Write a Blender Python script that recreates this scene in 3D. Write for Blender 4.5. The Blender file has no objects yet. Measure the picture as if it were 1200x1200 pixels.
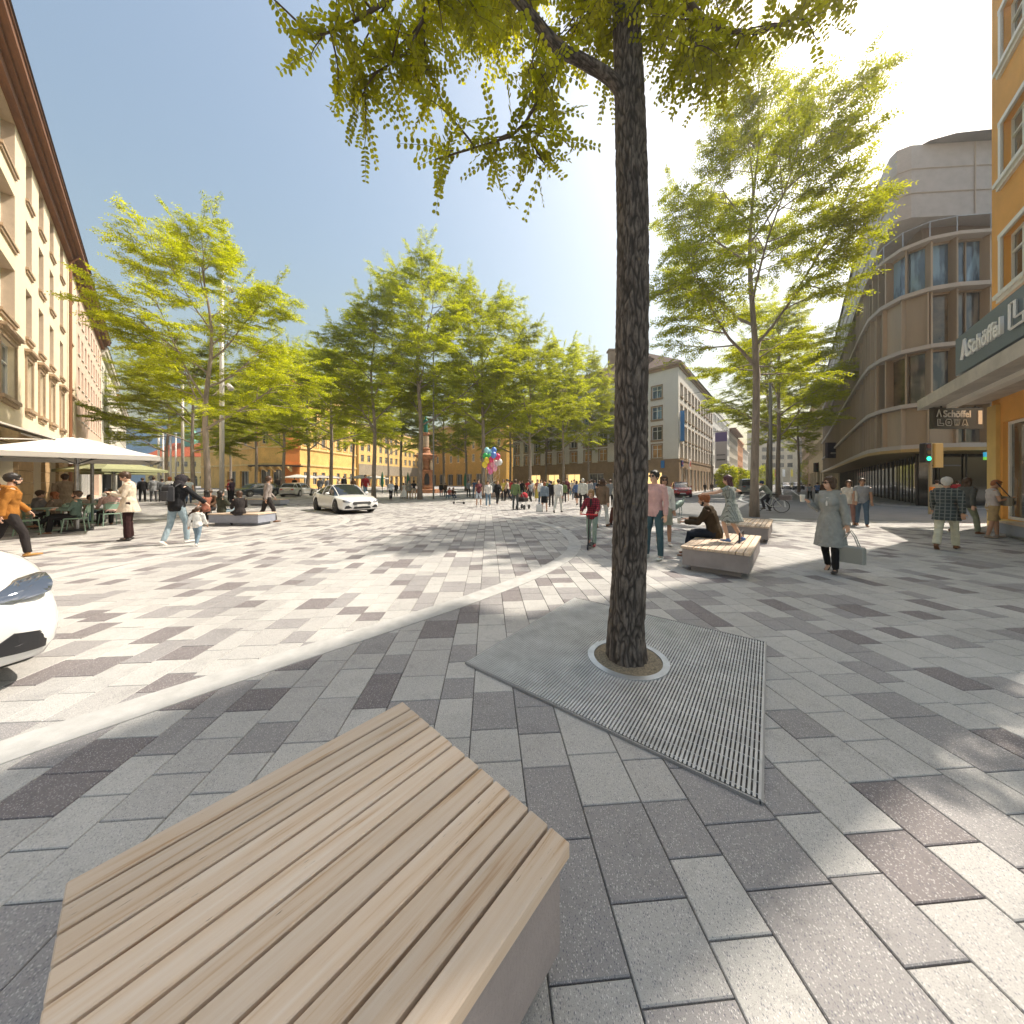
import bpy, math, random
import numpy as np
from mathutils import Vector, Matrix, noise
R = math.radians
sc = bpy.context.scene
COL = sc.collection
random.seed(7); rng = np.random.default_rng(7)

# ---------------------------------------------------------------- camera, sky, sun
F = 390.0; CX = 600.0; HY = 565.0; CH = 1.6
cam = bpy.data.cameras.new('camera'); camo = bpy.data.objects.new('camera', cam); COL.objects.link(camo)
camo.location = (0, 0, CH); camo.rotation_euler = (R(90), 0, 0)
cam.sensor_width = 36; cam.lens = 36 * F / 1200; cam.shift_y = -35 / 1200
cam.clip_start = 0.05; cam.clip_end = 6000
sc.camera = camo
SUN_EL, SUN_AZ = 54.0, 65.0            # azimuth from +Y towards +X
w = bpy.data.worlds.new('World'); sc.world = w; w.use_nodes = True
nt = w.node_tree
sky = nt.nodes.new('ShaderNodeTexSky'); sky.sky_type = 'NISHITA'; sky.sun_disc = False
sky.sun_elevation = R(SUN_EL); sky.sun_rotation = R(SUN_AZ); sky.dust_density = 3.0; sky.air_density = 2.0; sky.ozone_density = 0.15
nt.links.new(sky.outputs[0], nt.nodes['Background'].inputs[0]); nt.nodes['Background'].inputs[1].default_value = 0.12
sl = bpy.data.lights.new('sun', 'SUN'); sl.energy = 5.0; sl.angle = R(0.55); sl.color = (1, .90, .76)
so = bpy.data.objects.new('sun', sl); COL.objects.link(so)
sd = Vector((math.sin(R(SUN_AZ)) * math.cos(R(SUN_EL)), math.cos(R(SUN_AZ)) * math.cos(R(SUN_EL)), math.sin(R(SUN_EL))))
so.rotation_euler = sd.to_track_quat('Z', 'Y').to_euler(); so.location = (60, 40, 60)
sc.view_settings.view_transform = 'Standard'; sc.view_settings.look = 'None'; sc.view_settings.gamma = 1
sc.view_settings.exposure = 0.56
sc.cycles.max_bounces = 6; sc.cycles.transparent_max_bounces = 6; sc.cycles.use_denoising = True

def px(x, y, z=0.0):
    """ground/level point seen at photo pixel (x, y) lying at height z"""
    Y = F * (CH - z) / (y - HY); return Vector(((x - CX) / F * Y, Y, z))
def pd(x, y, Y):
    return Vector(((x - CX) / F * Y, Y, CH + (HY - y) / F * Y))

# ---------------------------------------------------------------- materials
MATS = {}
def mat(name, col, rough=.8, metal=0, var=0, vs=3.0, bump=0, bs=20.0, stretch=None, emit=0, spec=.5, coat=0, col2=None, detail=4):
    if name in MATS: return MATS[name]
    m = bpy.data.materials.new(name); m.use_nodes = True; n = m.node_tree.nodes; L = m.node_tree.links
    b = n['Principled BSDF']; b.inputs['Roughness'].default_value = rough; b.inputs['Metallic'].default_value = metal
    b.inputs['Base Color'].default_value = (*col, 1); b.inputs['Specular IOR Level'].default_value = spec
    if coat: b.inputs['Coat Weight'].default_value = coat; b.inputs['Coat Roughness'].default_value = .05
    if emit: b.inputs['Emission Color'].default_value = (*col, 1); b.inputs['Emission Strength'].default_value = emit
    if var or bump or col2:
        tc = n.new('ShaderNodeTexCoord'); mp = n.new('ShaderNodeMapping'); L.new(tc.outputs['Object'], mp.inputs[0])
        if stretch: mp.inputs['Scale'].default_value = stretch
    if var or col2:
        t = n.new('ShaderNodeTexNoise'); t.inputs['Scale'].default_value = vs; t.inputs['Detail'].default_value = detail; t.inputs['Roughness'].default_value = .62
        L.new(mp.outputs[0], t.inputs['Vector'])
        r = n.new('ShaderNodeValToRGB'); L.new(t.outputs[0], r.inputs[0])
        c2 = col2 or tuple(max(0, c * (1 - var)) for c in col); c1 = col if col2 else tuple(min(1, c * (1 + var * .6)) for c in col)
        r.color_ramp.elements[0].position = .32; r.color_ramp.elements[1].position = .68
        r.color_ramp.elements[0].color = (*c2, 1); r.color_ramp.elements[1].color = (*c1, 1)
        L.new(r.outputs[0], b.inputs['Base Color'])
    if bump:
        t2 = n.new('ShaderNodeTexNoise'); t2.inputs['Scale'].default_value = bs; t2.inputs['Detail'].default_value = 6
        L.new(mp.outputs[0], t2.inputs['Vector']); bp = n.new('ShaderNodeBump'); bp.inputs['Strength'].default_value = bump; bp.inputs['Distance'].default_value = .02
        L.new(t2.outputs[0], bp.inputs['Height']); L.new(bp.outputs[0], b.inputs['Normal'])
    MATS[name] = m; return m
def leafmat(name, c1, c2, trans=.5, hue=.5):
    m = bpy.data.materials.new(name); m.use_nodes = True; n = m.node_tree.nodes; L = m.node_tree.links
    n.remove(n['Principled BSDF']); out = n['Material Output']
    at = n.new('ShaderNodeAttribute'); at.attribute_name = 'tone'
    r = n.new('ShaderNodeValToRGB'); r.color_ramp.elements[0].color = (*c1, 1); r.color_ramp.elements[1].color = (*c2, 1); L.new(at.outputs['Fac'], r.inputs[0])
    d = n.new('ShaderNodeBsdfDiffuse'); t = n.new('ShaderNodeBsdfTranslucent'); g = n.new('ShaderNodeBsdfGlossy'); g.inputs['Roughness'].default_value = .45
    hs = n.new('ShaderNodeHueSaturation'); hs.inputs['Hue'].default_value = hue; hs.inputs['Saturation'].default_value = 1.1; hs.inputs['Value'].default_value = 2.7; oi = n.new('ShaderNodeObjectInfo'); vr = n.new('ShaderNodeMapRange'); vr.inputs[3].default_value = .82; vr.inputs[4].default_value = 1.18; L.new(oi.outputs['Random'], vr.inputs[0]); vm = n.new('ShaderNodeMixRGB'); vm.blend_type = 'MULTIPLY'; vm.inputs[0].default_value = 1; L.new(r.outputs[0], vm.inputs[1]); L.new(vr.outputs[0], vm.inputs[2]); r = vm; L.new(r.outputs[0], hs.inputs['Color'])
    L.new(r.outputs[0], d.inputs[0]); L.new(hs.outputs[0], t.inputs[0])
    x = n.new('ShaderNodeMixShader'); x.inputs[0].default_value = trans; L.new(d.outputs[0], x.inputs[1]); L.new(t.outputs[0], x.inputs[2])
    y = n.new('ShaderNodeMixShader'); y.inputs[0].default_value = .04; L.new(x.outputs[0], y.inputs[1]); L.new(g.outputs[0], y.inputs[2])
    L.new(y.outputs[0], out.inputs[0]); return m
def glassmat(name, col=(.03, .04, .05), rough=.06, c2=(.16,.15,.13)):
    if name in MATS: return MATS[name]
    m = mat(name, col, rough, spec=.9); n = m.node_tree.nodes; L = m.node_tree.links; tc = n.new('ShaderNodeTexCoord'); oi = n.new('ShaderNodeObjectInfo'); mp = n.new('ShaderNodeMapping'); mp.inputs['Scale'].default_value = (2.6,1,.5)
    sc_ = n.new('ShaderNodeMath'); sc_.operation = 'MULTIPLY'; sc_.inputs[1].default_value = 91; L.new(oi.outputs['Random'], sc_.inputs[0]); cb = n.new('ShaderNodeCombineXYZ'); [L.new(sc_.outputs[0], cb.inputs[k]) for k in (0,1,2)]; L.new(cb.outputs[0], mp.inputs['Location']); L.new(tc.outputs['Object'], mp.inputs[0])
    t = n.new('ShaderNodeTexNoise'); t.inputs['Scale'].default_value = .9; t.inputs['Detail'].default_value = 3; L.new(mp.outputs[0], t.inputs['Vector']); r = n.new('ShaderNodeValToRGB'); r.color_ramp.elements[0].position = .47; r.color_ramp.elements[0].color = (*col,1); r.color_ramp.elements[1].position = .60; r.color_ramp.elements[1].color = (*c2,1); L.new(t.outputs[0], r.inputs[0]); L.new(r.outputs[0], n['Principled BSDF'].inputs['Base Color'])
    return m
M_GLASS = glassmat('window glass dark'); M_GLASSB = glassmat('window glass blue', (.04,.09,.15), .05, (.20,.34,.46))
M_WFRAME = mat('white window frame', (.72, .71, .68), .5)
M_DARKM = mat('dark metal', (.05, .05, .055), .45, .6)
M_STEEL = mat('galvanised steel', (.45, .46, .48), .38, .9, var=.25, vs=8)

# ---------------------------------------------------------------- mesh helpers
class MB:
    def __init__(s): s.v = []; s.f = []; s.m = []; s.M = None
    def add(s, vs, fs, mi=0):
        o = len(s.v)
        if s.M is not None: vs = [s.M @ Vector(p) for p in vs]
        s.v += [tuple(p) for p in vs]; s.f += [tuple(i + o for i in f) for f in fs]; s.m += [mi] * len(fs); return s
    def box(s, x0, y0, z0, x1, y1, z1, mi=0):
        return s.add([(x0,y0,z0),(x1,y0,z0),(x1,y1,z0),(x0,y1,z0),(x0,y0,z1),(x1,y0,z1),(x1,y1,z1),(x0,y1,z1)],
                     [(0,3,2,1),(4,5,6,7),(0,1,5,4),(1,2,6,5),(2,3,7,6),(3,0,4,7)], mi)
    def bbox(s, x0, y0, z0, x1, y1, z1, b=.01, mi=0):
        """box with chamfered vertical and top edges"""
        def ring(x0,y0,x1,y1,z,c): return [(x0+c,y0,z),(x1-c,y0,z),(x1,y0+c,z),(x1,y1-c,z),(x1-c,y1,z),(x0+c,y1,z),(x0,y1-c,z),(x0,y0+c,z)]
        v = ring(x0,y0,x1,y1,z0,b) + ring(x0,y0,x1,y1,z1-b,b) + ring(x0+b,y0+b,x1-b,y1-b,z1,b*.5)
        f = [tuple(range(7,-1,-1)), tuple(range(16,24))]
        for k in (0, 8): f += [(k+i, k+(i+1)%8, k+8+(i+1)%8, k+8+i) for i in range(8)]
        return s.add(v, f, mi)
    def prism(s, poly, z0, z1, mi=0):
        n = len(poly); v = [(p[0],p[1],z0) for p in poly] + [(p[0],p[1],z1) for p in poly]
        return s.add(v, [tuple(range(n-1,-1,-1)), tuple(range(n,2*n))] + [(i,(i+1)%n,n+(i+1)%n,n+i) for i in range(n)], mi)
    def tube(s, pts, rad, n=8, mi=0, side=None, cap=True):
        """rad: list of r or (a, b); side: vector giving the direction of a"""
        pts = [Vector(p) for p in pts]; N = len(pts); vs = []
        if not isinstance(rad, (list, tuple)): rad = [rad] * N
        prev = None
        for i, p in enumerate(pts):
            t = (pts[min(i+1,N-1)] - pts[max(i-1,0)]);
            if t.length < 1e-9: t = Vector((0,0,1))
            t.normalize()
            ref = Vector(side) if side is not None else (prev if prev is not None else (Vector((1,0,0)) if abs(t.x) < .9 else Vector((0,1,0))))
            a = ref - t * ref.dot(t)
            if a.length < 1e-6: a = Vector((0,1,0)) - t * t.y
            a.normalize(); b = t.cross(a); prev = a
            ra, rb = rad[i] if isinstance(rad[i], (tuple, list)) else (rad[i], rad[i])
            for k in range(n):
                c = 2*math.pi*k/n; vs.append(p + a*(ra*math.cos(c)) + b*(rb*math.sin(c)))
        fs = []
        for i in range(N-1):
            for k in range(n): fs.append((i*n+k, i*n+(k+1)%n, (i+1)*n+(k+1)%n, (i+1)*n+k))
        if cap: fs.append(tuple(range(n-1,-1,-1))); fs.append(tuple((N-1)*n+k for k in range(n)))
        return s.add(vs, fs, mi)
    def lathe(s, prof, c=(0,0,0), n=20, mi=0, sx=1, sy=1):
        vs = []; fs = []
        for r, z in prof:
            for k in range(n): a = 2*math.pi*k/n; vs.append((c[0]+r*sx*math.cos(a), c[1]+r*sy*math.sin(a), c[2]+z))
        for i in range(len(prof)-1):
            for k in range(n): fs.append((i*n+k, i*n+(k+1)%n, (i+1)*n+(k+1)%n, (i+1)*n+k))
        fs.append(tuple(range(n-1,-1,-1))); fs.append(tuple((len(prof)-1)*n+k for k in range(n)))
        return s.add(vs, fs, mi)
    def ell(s, c, r, n=12, m=8, mi=0, M=None):
        prof = [(math.sin(math.pi*i/m), -math.cos(math.pi*i/m)) for i in range(m+1)]
        prof[0] = (.02,-1); prof[-1] = (.02,1); vs = []; fs = []
        for q, z in prof:
            for k in range(n):
                a = 2*math.pi*k/n; v = Vector((r[0]*q*math.cos(a), r[1]*q*math.sin(a), r[2]*z))
                if M is not None: v = M @ v
                vs.append(v + Vector(c))
        for i in range(m):
            for k in range(n): fs.append((i*n+k, i*n+(k+1)%n, (i+1)*n+(k+1)%n, (i+1)*n+k))
        fs.append(tuple(range(n-1,-1,-1))); fs.append(tuple(m*n+k for k in range(n)))
        return s.add(vs, fs, mi)
    def mesh(s, name, mats, smooth=False):
        me = bpy.data.meshes.new(name); me.from_pydata(s.v, [], s.f)
        for m in (mats if isinstance(mats, (list, tuple)) else [mats]): me.materials.append(m)
        if any(s.m): me.polygons.foreach_set('material_index', s.m)
        if smooth: me.polygons.foreach_set('use_smooth', [True]*len(s.f))
        me.update(); return me
    def build(s, name, mats, parent=None, smooth=False, **kw):
        return link(name, s.mesh(name, mats, smooth), parent, **kw)
def tag(o, label=None, cat=None, group=None, kind=None):
    if label: o['label'] = label
    if cat: o['category'] = cat
    if group: o['group'] = group
    if kind: o['kind'] = kind
    return o
def link(name, me, parent=None, loc=None, rz=0, mw=None, **t):
    o = bpy.data.objects.new(name, me); COL.objects.link(o)
    if parent is not None: o.parent = parent
    if mw is not None: o.matrix_local = mw
    elif loc is not None: o.location = loc; o.rotation_euler = (0,0,rz)
    return tag(o, **t)
def thing(name, label, cat, loc=(0,0,0), rz=0, group=None, s=None):
    o = bpy.data.objects.new(name, None); COL.objects.link(o); o.location = loc; o.rotation_euler = (0,0,rz)
    if s: o.scale = s if isinstance(s, tuple) else (s,s,s)
    return tag(o, label, cat, group)
def kids(o): return [c for c in bpy.data.objects if c.parent == o]
def copy_tree(o, parent=None, km=None):
    if km is None:
        km = {}
        for c in bpy.data.objects:
            if c.parent: km.setdefault(c.parent.name, []).append(c)
    c = o.copy(); COL.objects.link(c)
    if parent is not None: c.parent = parent
    for ch in km.get(o.name, []): copy_tree(ch, c, km)
    return c
def quads_mesh(name, V, k, m, tone=None, smooth=False):
    """V: (nfaces*k, 3) array, every k verts one face"""
    V = np.asarray(V, dtype=np.float32).reshape(-1,3); nv = len(V); nf = nv // k
    me = bpy.data.meshes.new(name); me.vertices.add(nv); me.vertices.foreach_set('co', V.ravel())
    me.loops.add(nv); me.loops.foreach_set('vertex_index', np.arange(nv, dtype=np.int32))
    me.polygons.add(nf); me.polygons.foreach_set('loop_start', np.arange(nf, dtype=np.int32)*k)
    me.update(calc_edges=True)
    if tone is not None:
        a = me.attributes.new('tone', 'FLOAT', 'FACE'); a.data.foreach_set('value', np.asarray(tone, dtype=np.float32))
    me.materials.append(m); return me
def fuse(mb, voxel, it=3, fac=.5):
    me = mb.mesh('tmp', M_WFRAME); o = bpy.data.objects.new('tmp', me); COL.objects.link(o)
    r = o.modifiers.new('r', 'REMESH'); r.mode = 'VOXEL'; r.voxel_size = voxel; r.use_smooth_shade = True
    if it: q = o.modifiers.new('s', 'SMOOTH'); q.factor = fac; q.iterations = it
    dg = bpy.context.evaluated_depsgraph_get(); out = bpy.data.meshes.new_from_object(o.evaluated_get(dg))
    bpy.data.objects.remove(o); bpy.data.meshes.remove(me); out.materials.clear(); return out
def wrinkle(me, amp, sc_, seed=0):
    n = len(me.vertices); co = np.empty(n*3, np.float32); me.vertices.foreach_get('co', co); co = co.reshape(-1,3)
    no = np.empty(n*3, np.float32); me.vertices.foreach_get('normal', no); no = no.reshape(-1,3)
    d = np.array([noise.noise(Vector((p[0]*sc_+seed, p[1]*sc_, p[2]*sc_*.55))) for p in co.tolist()], np.float32)
    d = np.abs(d) * 2 - .5
    me.vertices.foreach_set('co', (co + no * (d[:,None]*amp)).ravel()); me.update()
def text_mesh(s, size, depth, m, align='CENTER', bold=0):
    c = bpy.data.curves.new('txt', 'FONT'); c.body = s; c.size = size; c.extrude = depth; c.align_x = align; c.offset = bold
    o = bpy.data.objects.new('txt', c); COL.objects.link(o)
    dg = bpy.context.evaluated_depsgraph_get(); me = bpy.data.meshes.new_from_object(o.evaluated_get(dg))
    bpy.data.objects.remove(o); me.materials.clear(); me.materials.append(m); return me

# ---------------------------------------------------------------- ground
def pavermat(name, speck=True):
    m = bpy.data.materials.new(name); m.use_nodes = True; n = m.node_tree.nodes; L = m.node_tree.links; b = n['Principled BSDF']
    b.inputs['Roughness'].default_value = .72; b.inputs['Specular IOR Level'].default_value = .35
    tc = n.new('ShaderNodeTexCoord'); r = n.new('ShaderNodeValToRGB')
    if speck:
        at = n.new('ShaderNodeAttribute'); at.attribute_name = 'tone'; src = at.outputs['Fac']
    else:
        sn = n.new('ShaderNodeVectorMath'); sn.operation = 'SNAP'; sn.inputs[1].default_value = (.34, .42, 1); L.new(tc.outputs['Object'], sn.inputs[0])
        wn = n.new('ShaderNodeTexWhiteNoise'); L.new(sn.outputs[0], wn.inputs['Vector']); src = wn.outputs[0]
    L.new(src, r.inputs[0]); e = r.color_ramp.elements; r.color_ramp.interpolation = 'CONSTANT'
    cols = [(0, (.19,.17,.172)), (.12, (.28,.268,.268)), (.32, (.40,.388,.375)), (.55, (.46,.448,.43)), (.78, (.43,.42,.405))]
    e[0].position, e[0].color = 0, (*cols[0][1],1); e[1].position, e[1].color = cols[1][0], (*cols[1][1],1)
    for p, c in cols[2:]: q = e.new(p); q.color = (*c,1)
    big = n.new('ShaderNodeTexNoise'); big.inputs['Scale'].default_value = .55; big.inputs['Detail'].default_value = 7; L.new(tc.outputs['Object'], big.inputs['Vector'])
    mr = n.new('ShaderNodeMapRange'); mr.inputs[1].default_value = .3; mr.inputs[2].default_value = .7; mr.inputs[3].default_value = .84; mr.inputs[4].default_value = 1.1; L.new(big.outputs[0], mr.inputs[0])
    mx = n.new('ShaderNodeMixRGB'); mx.blend_type = 'MULTIPLY'; mx.inputs[0].default_value = 1; L.new(r.outputs[0], mx.inputs[1]); L.new(mr.outputs[0], mx.inputs[2])
    cur = mx.outputs[0]
    st = n.new('ShaderNodeTexNoise'); st.inputs['Scale'].default_value = 5.5; st.inputs['Detail'].default_value = 9; st.inputs['Roughness'].default_value = .7; st.inputs['Distortion'].default_value = .8; L.new(tc.outputs['Object'], st.inputs['Vector'])
    sm = n.new('ShaderNodeMapRange'); sm.inputs[1].default_value = .52; sm.inputs[2].default_value = .78; sm.inputs[3].default_value = 1.04; sm.inputs[4].default_value = .74; L.new(st.outputs[0], sm.inputs[0])
    sx = n.new('ShaderNodeMixRGB'); sx.blend_type = 'MULTIPLY'; sx.inputs[0].default_value = 1; L.new(cur, sx.inputs[1]); L.new(sm.outputs[0], sx.inputs[2]); cur = sx.outputs[0]
    if speck:
        for sc_, lo, hi, col, jit in ((185, .0, .25, (.74,.72,.70), 1), (190, .0, .27, (.05,.06,.11), 2), (120, 0, .15, (.66,.60,.58), 3), (420, 0, .32, (.10,.09,.10), 4)):
            mp = n.new('ShaderNodeMapping'); mp.inputs['Location'].default_value = (jit*7.3, jit*3.1, jit); mp.inputs['Rotation'].default_value = (0,0,.5*jit); mp.inputs['Scale'].default_value = (1.0,.55,1) if jit < 3 else (1,1,1)
            L.new(tc.outputs['Object'], mp.inputs[0])
            v = n.new('ShaderNodeTexVoronoi'); v.inputs['Scale'].default_value = sc_; L.new(mp.outputs[0], v.inputs['Vector'])
            # only a random share of the cells carry a stone chip
            s = n.new('ShaderNodeSeparateColor'); L.new(v.outputs['Color'], s.inputs[0])
            g = n.new('ShaderNodeMath'); g.operation = 'GREATER_THAN'; g.inputs[1].default_value = .66; L.new(s.outputs[0], g.inputs[0])
            l = n.new('ShaderNodeMapRange'); l.inputs[1].default_value = hi; l.inputs[2].default_value = hi + .12; l.inputs[3].default_value = 1; l.inputs[4].default_value = 0; L.new(v.outputs['Distance'], l.inputs[0])
            a = n.new('ShaderNodeMath'); a.operation = 'MULTIPLY'; L.new(g.outputs[0], a.inputs[0]); L.new(l.outputs[0], a.inputs[1])
            a2 = n.new('ShaderNodeMath'); a2.operation = 'MULTIPLY'; a2.inputs[1].default_value = .62; L.new(a.outputs[0], a2.inputs[0])
            q = n.new('ShaderNodeMixRGB'); L.new(a2.outputs[0], q.inputs[0]); L.new(cur, q.inputs[1]); q.inputs[2].default_value = (*col,1); cur = q.outputs[0]
        t2 = n.new('ShaderNodeTexNoise'); t2.inputs['Scale'].default_value = 220; t2.inputs['Detail'].default_value = 3; L.new(tc.outputs['Object'], t2.inputs['Vector'])
        bp = n.new('ShaderNodeBump'); bp.inputs['Strength'].default_value = .25; bp.inputs['Distance'].default_value = .004; L.new(t2.outputs[0], bp.inputs['Height']); L.new(bp.outputs[0], b.inputs['Normal'])
    L.new(cur, b.inputs['Base Color']); return m
M_PAV = pavermat('speckled concrete pavers'); M_FARPAV = pavermat('far pavers', False)
M_JOINT = mat('paver joints', (.13,.125,.115), .95, var=.3, vs=30)
TH = R(4.1)                                            # the paving columns run 4 degrees left of the view
def prot(u, v): return (u*math.cos(TH) - v*math.sin(TH), u*math.sin(TH) + v*math.cos(TH))
def in_band(x, y):
    return False
def build_paving():
    quads = []; tones = []; widths = [.30,.24,.36,.24,.30,.27]; u = -44.0; ci = 0; VMAX = 27.0
    lens = [.25,.25,.305,.38,.42,.25]
    while u < 46:
        wd = widths[ci % 6]; ci += 1; v = -1.0 - random.random()*.5
        while v < VMAX:
            l = random.choice(lens)
            ux, vy = prot(u + wd/2, v + l/2)
            if abs(ux) < 1.62*max(vy,.2) + 2.4:
                g = .0026
                sub = [(u, wd)]
                for (uu, ww) in sub:
                    quads.append((uu+g, v+g, uu+ww-g, v+l-g))
                    tones.append(random.random())
            v += l
        u += wd
    q = np.array(quads); c, s = math.cos(TH), math.sin(TH)
    n = len(q); z1 = rng.normal(0, .0006, n) + .012
    b = .0035
    def P(u, v, z): return np.stack([u*c - v*s, u*s + v*c, z], -1)
    x0,y0,x1,y1 = q.T; zs = z1; zl = z1 - .004
    top = [P(x0+b,y0+b,zs), P(x1-b,y0+b,zs), P(x1-b,y1-b,zs), P(x0+b,y1-b,zs)]
    o = [P(x0,y0,zl), P(x1,y0,zl), P(x1,y1,zl), P(x0,y1,zl)]
    near = (y0 < 9)
    faces = [np.stack(top, 1)]; t = [np.array(tones)]
    for i in range(4):
        j = (i+1) % 4; faces.append(np.stack([o[i], o[j], top[j], top[i]], 1)[near]); t.append(np.array(tones)[near])
    zb = zl*0 - .004; lo = [P(x0,y0,zb), P(x1,y0,zb), P(x1,y1,zb), P(x0,y1,zb)]
    for i in range(4):
        j = (i+1) % 4; faces.append(np.stack([lo[i], lo[j], o[j], o[i]], 1)[near]); t.append(np.array(tones)[near])
    me = quads_mesh('plaza_paving', np.concatenate(faces).reshape(-1,3), 4, M_PAV, np.concatenate(t))
    link('plaza_paving', me, kind='structure')
build_paving()
MB().add([(-900,-30,-.02),(900,-30,-.02),(900,1500,-.02),(-900,1500,-.02)], [(0,1,2,3)]).build('ground', mat('ground base', (.26,.25,.24), .9, var=.2, vs=.3), kind='structure')
jm = MB(); jm.add([(-46,-3,0),(46,-3,0),(46,28,0),(-46,28,0)], [(0,1,2,3)]); jm.build('paving_joint_bed', M_JOINT, kind='structure')
fp = MB(); fp.add([(-140,25.2,.006),(140,25.2,.006),(140,190,.006),(-140,190,.006)], [(0,1,2,3)]); fo = fp.build('far_paving', M_FARPAV, kind='structure')

def band(name, pix, wd, m, z=.019, smooth=True):
    P = [Vector(p) if len(p) == 3 else px(*p) for p in pix]
    if smooth:
        Q = []
        for i in range(len(P)-1):
            p0,p1,p2,p3 = P[max(i-1,0)],P[i],P[i+1],P[min(i+2,len(P)-1)]
            for k in range(10):
                t = k/10; Q.append(.5*((2*p1)+(p2-p0)*t+(2*p0-5*p1+4*p2-p3)*t*t+(-p0+3*p1-3*p2+p3)*t**3))
        P = Q + [P[-1]]
    mb = MB(); v = []
    for i, p in enumerate(P):
        t = P[min(i+1,len(P)-1)] - P[max(i-1,0)]; t.z = 0; t.normalize(); nn = Vector((-t.y,t.x,0))*wd/2
        a = p+nn; b = p-nn; v += [(a.x,a.y,z),(b.x,b.y,z),(a.x,a.y,z-.012),(b.x,b.y,z-.012)]
    f = []
    for i in range(len(P)-1):
        o = i*4; f += [(o,o+1,o+5,o+4),(o,o+4,o+6,o+2),(o+1,o+3,o+7,o+5)]
    return mb.add(v, f).build(name, m, kind='structure')
M_BAND = mat('smooth pale concrete band', (.44,.435,.425), .75, var=.16, vs=6, bump=.1, bs=60)
band('pale_kerb_band', [(-150,940),(0,885),(150,835),(300,785),(440,740),(560,700),(640,668),(672,645),(668,629),(645,616),(595,606),(520,598),(440,592),(340,588)], .30, M_BAND)
band('pale_kerb_band', [(290,590),(370,599),(402,606),(404,612),(378,620),(310,633),(210,650),(90,672),(-40,700)], .25, M_BAND, .0205)
# road with tram street at the right
M_ASPH = mat('grey asphalt', (.17,.17,.172), .85, var=.14, vs=1.2, bump=.15, bs=90)
P = [px(772,607), px(1215,614), Vector((30,13.2,0)), Vector((30,19.2,0)), Vector((25.2,19.8,0)), Vector((25,22.5,0)), Vector((31.8,31.3,0)), Vector((53.6,56.3,0)), Vector((180,206,0)), Vector((151,206,0)), Vector((35,60,0)), Vector((27.5,49.5,0)), Vector((22,46,0)), Vector((8.6,26,0)), Vector((7.0,19,0))]
rd = MB(); rd.add([(p.x,p.y,.024) for p in P], [tuple(range(len(P)))]); rd.build('road', M_ASPH, kind='structure')
M_LINE = mat('white road paint', (.75,.75,.73), .7, var=.12, vs=9)
for nm, pts, wd in (('road_marking', [(867,586),(873,578),(886,573),(898,570)], .25), ('road_marking', [(867,586),(880,590),(900,593)], .22), ('road_marking', [(905,609.5),(935,610.5)], .9), ('road_marking', [(800,583),(826,577.5)], .2)):
    band(nm, pts, wd, M_LINE, .03)
for i in range(4):
    y = 577.5 + i*3.1; a = px(922 - i*1.0, y); b = px(931 - i*.4, y)
    MB().box(a.x, a.y, .026, b.x, a.y + .5 + .1*i, .030).build('road_marking', M_LINE, kind='structure')
def rail(y0):
    pass
for off in (-1.6, -.17, 1.6, 3.03):                    # tram rails set in the street
    d = Vector((.628,.778,0)); nn = Vector((.778,-.628,0)); s0 = Vector((16,22,0)) + nn*off
    band('tram_rail', [tuple(s0), tuple(s0 + d*60), tuple(s0 + d*230)], .09, M_STEEL, .028, smooth=False)

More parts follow.
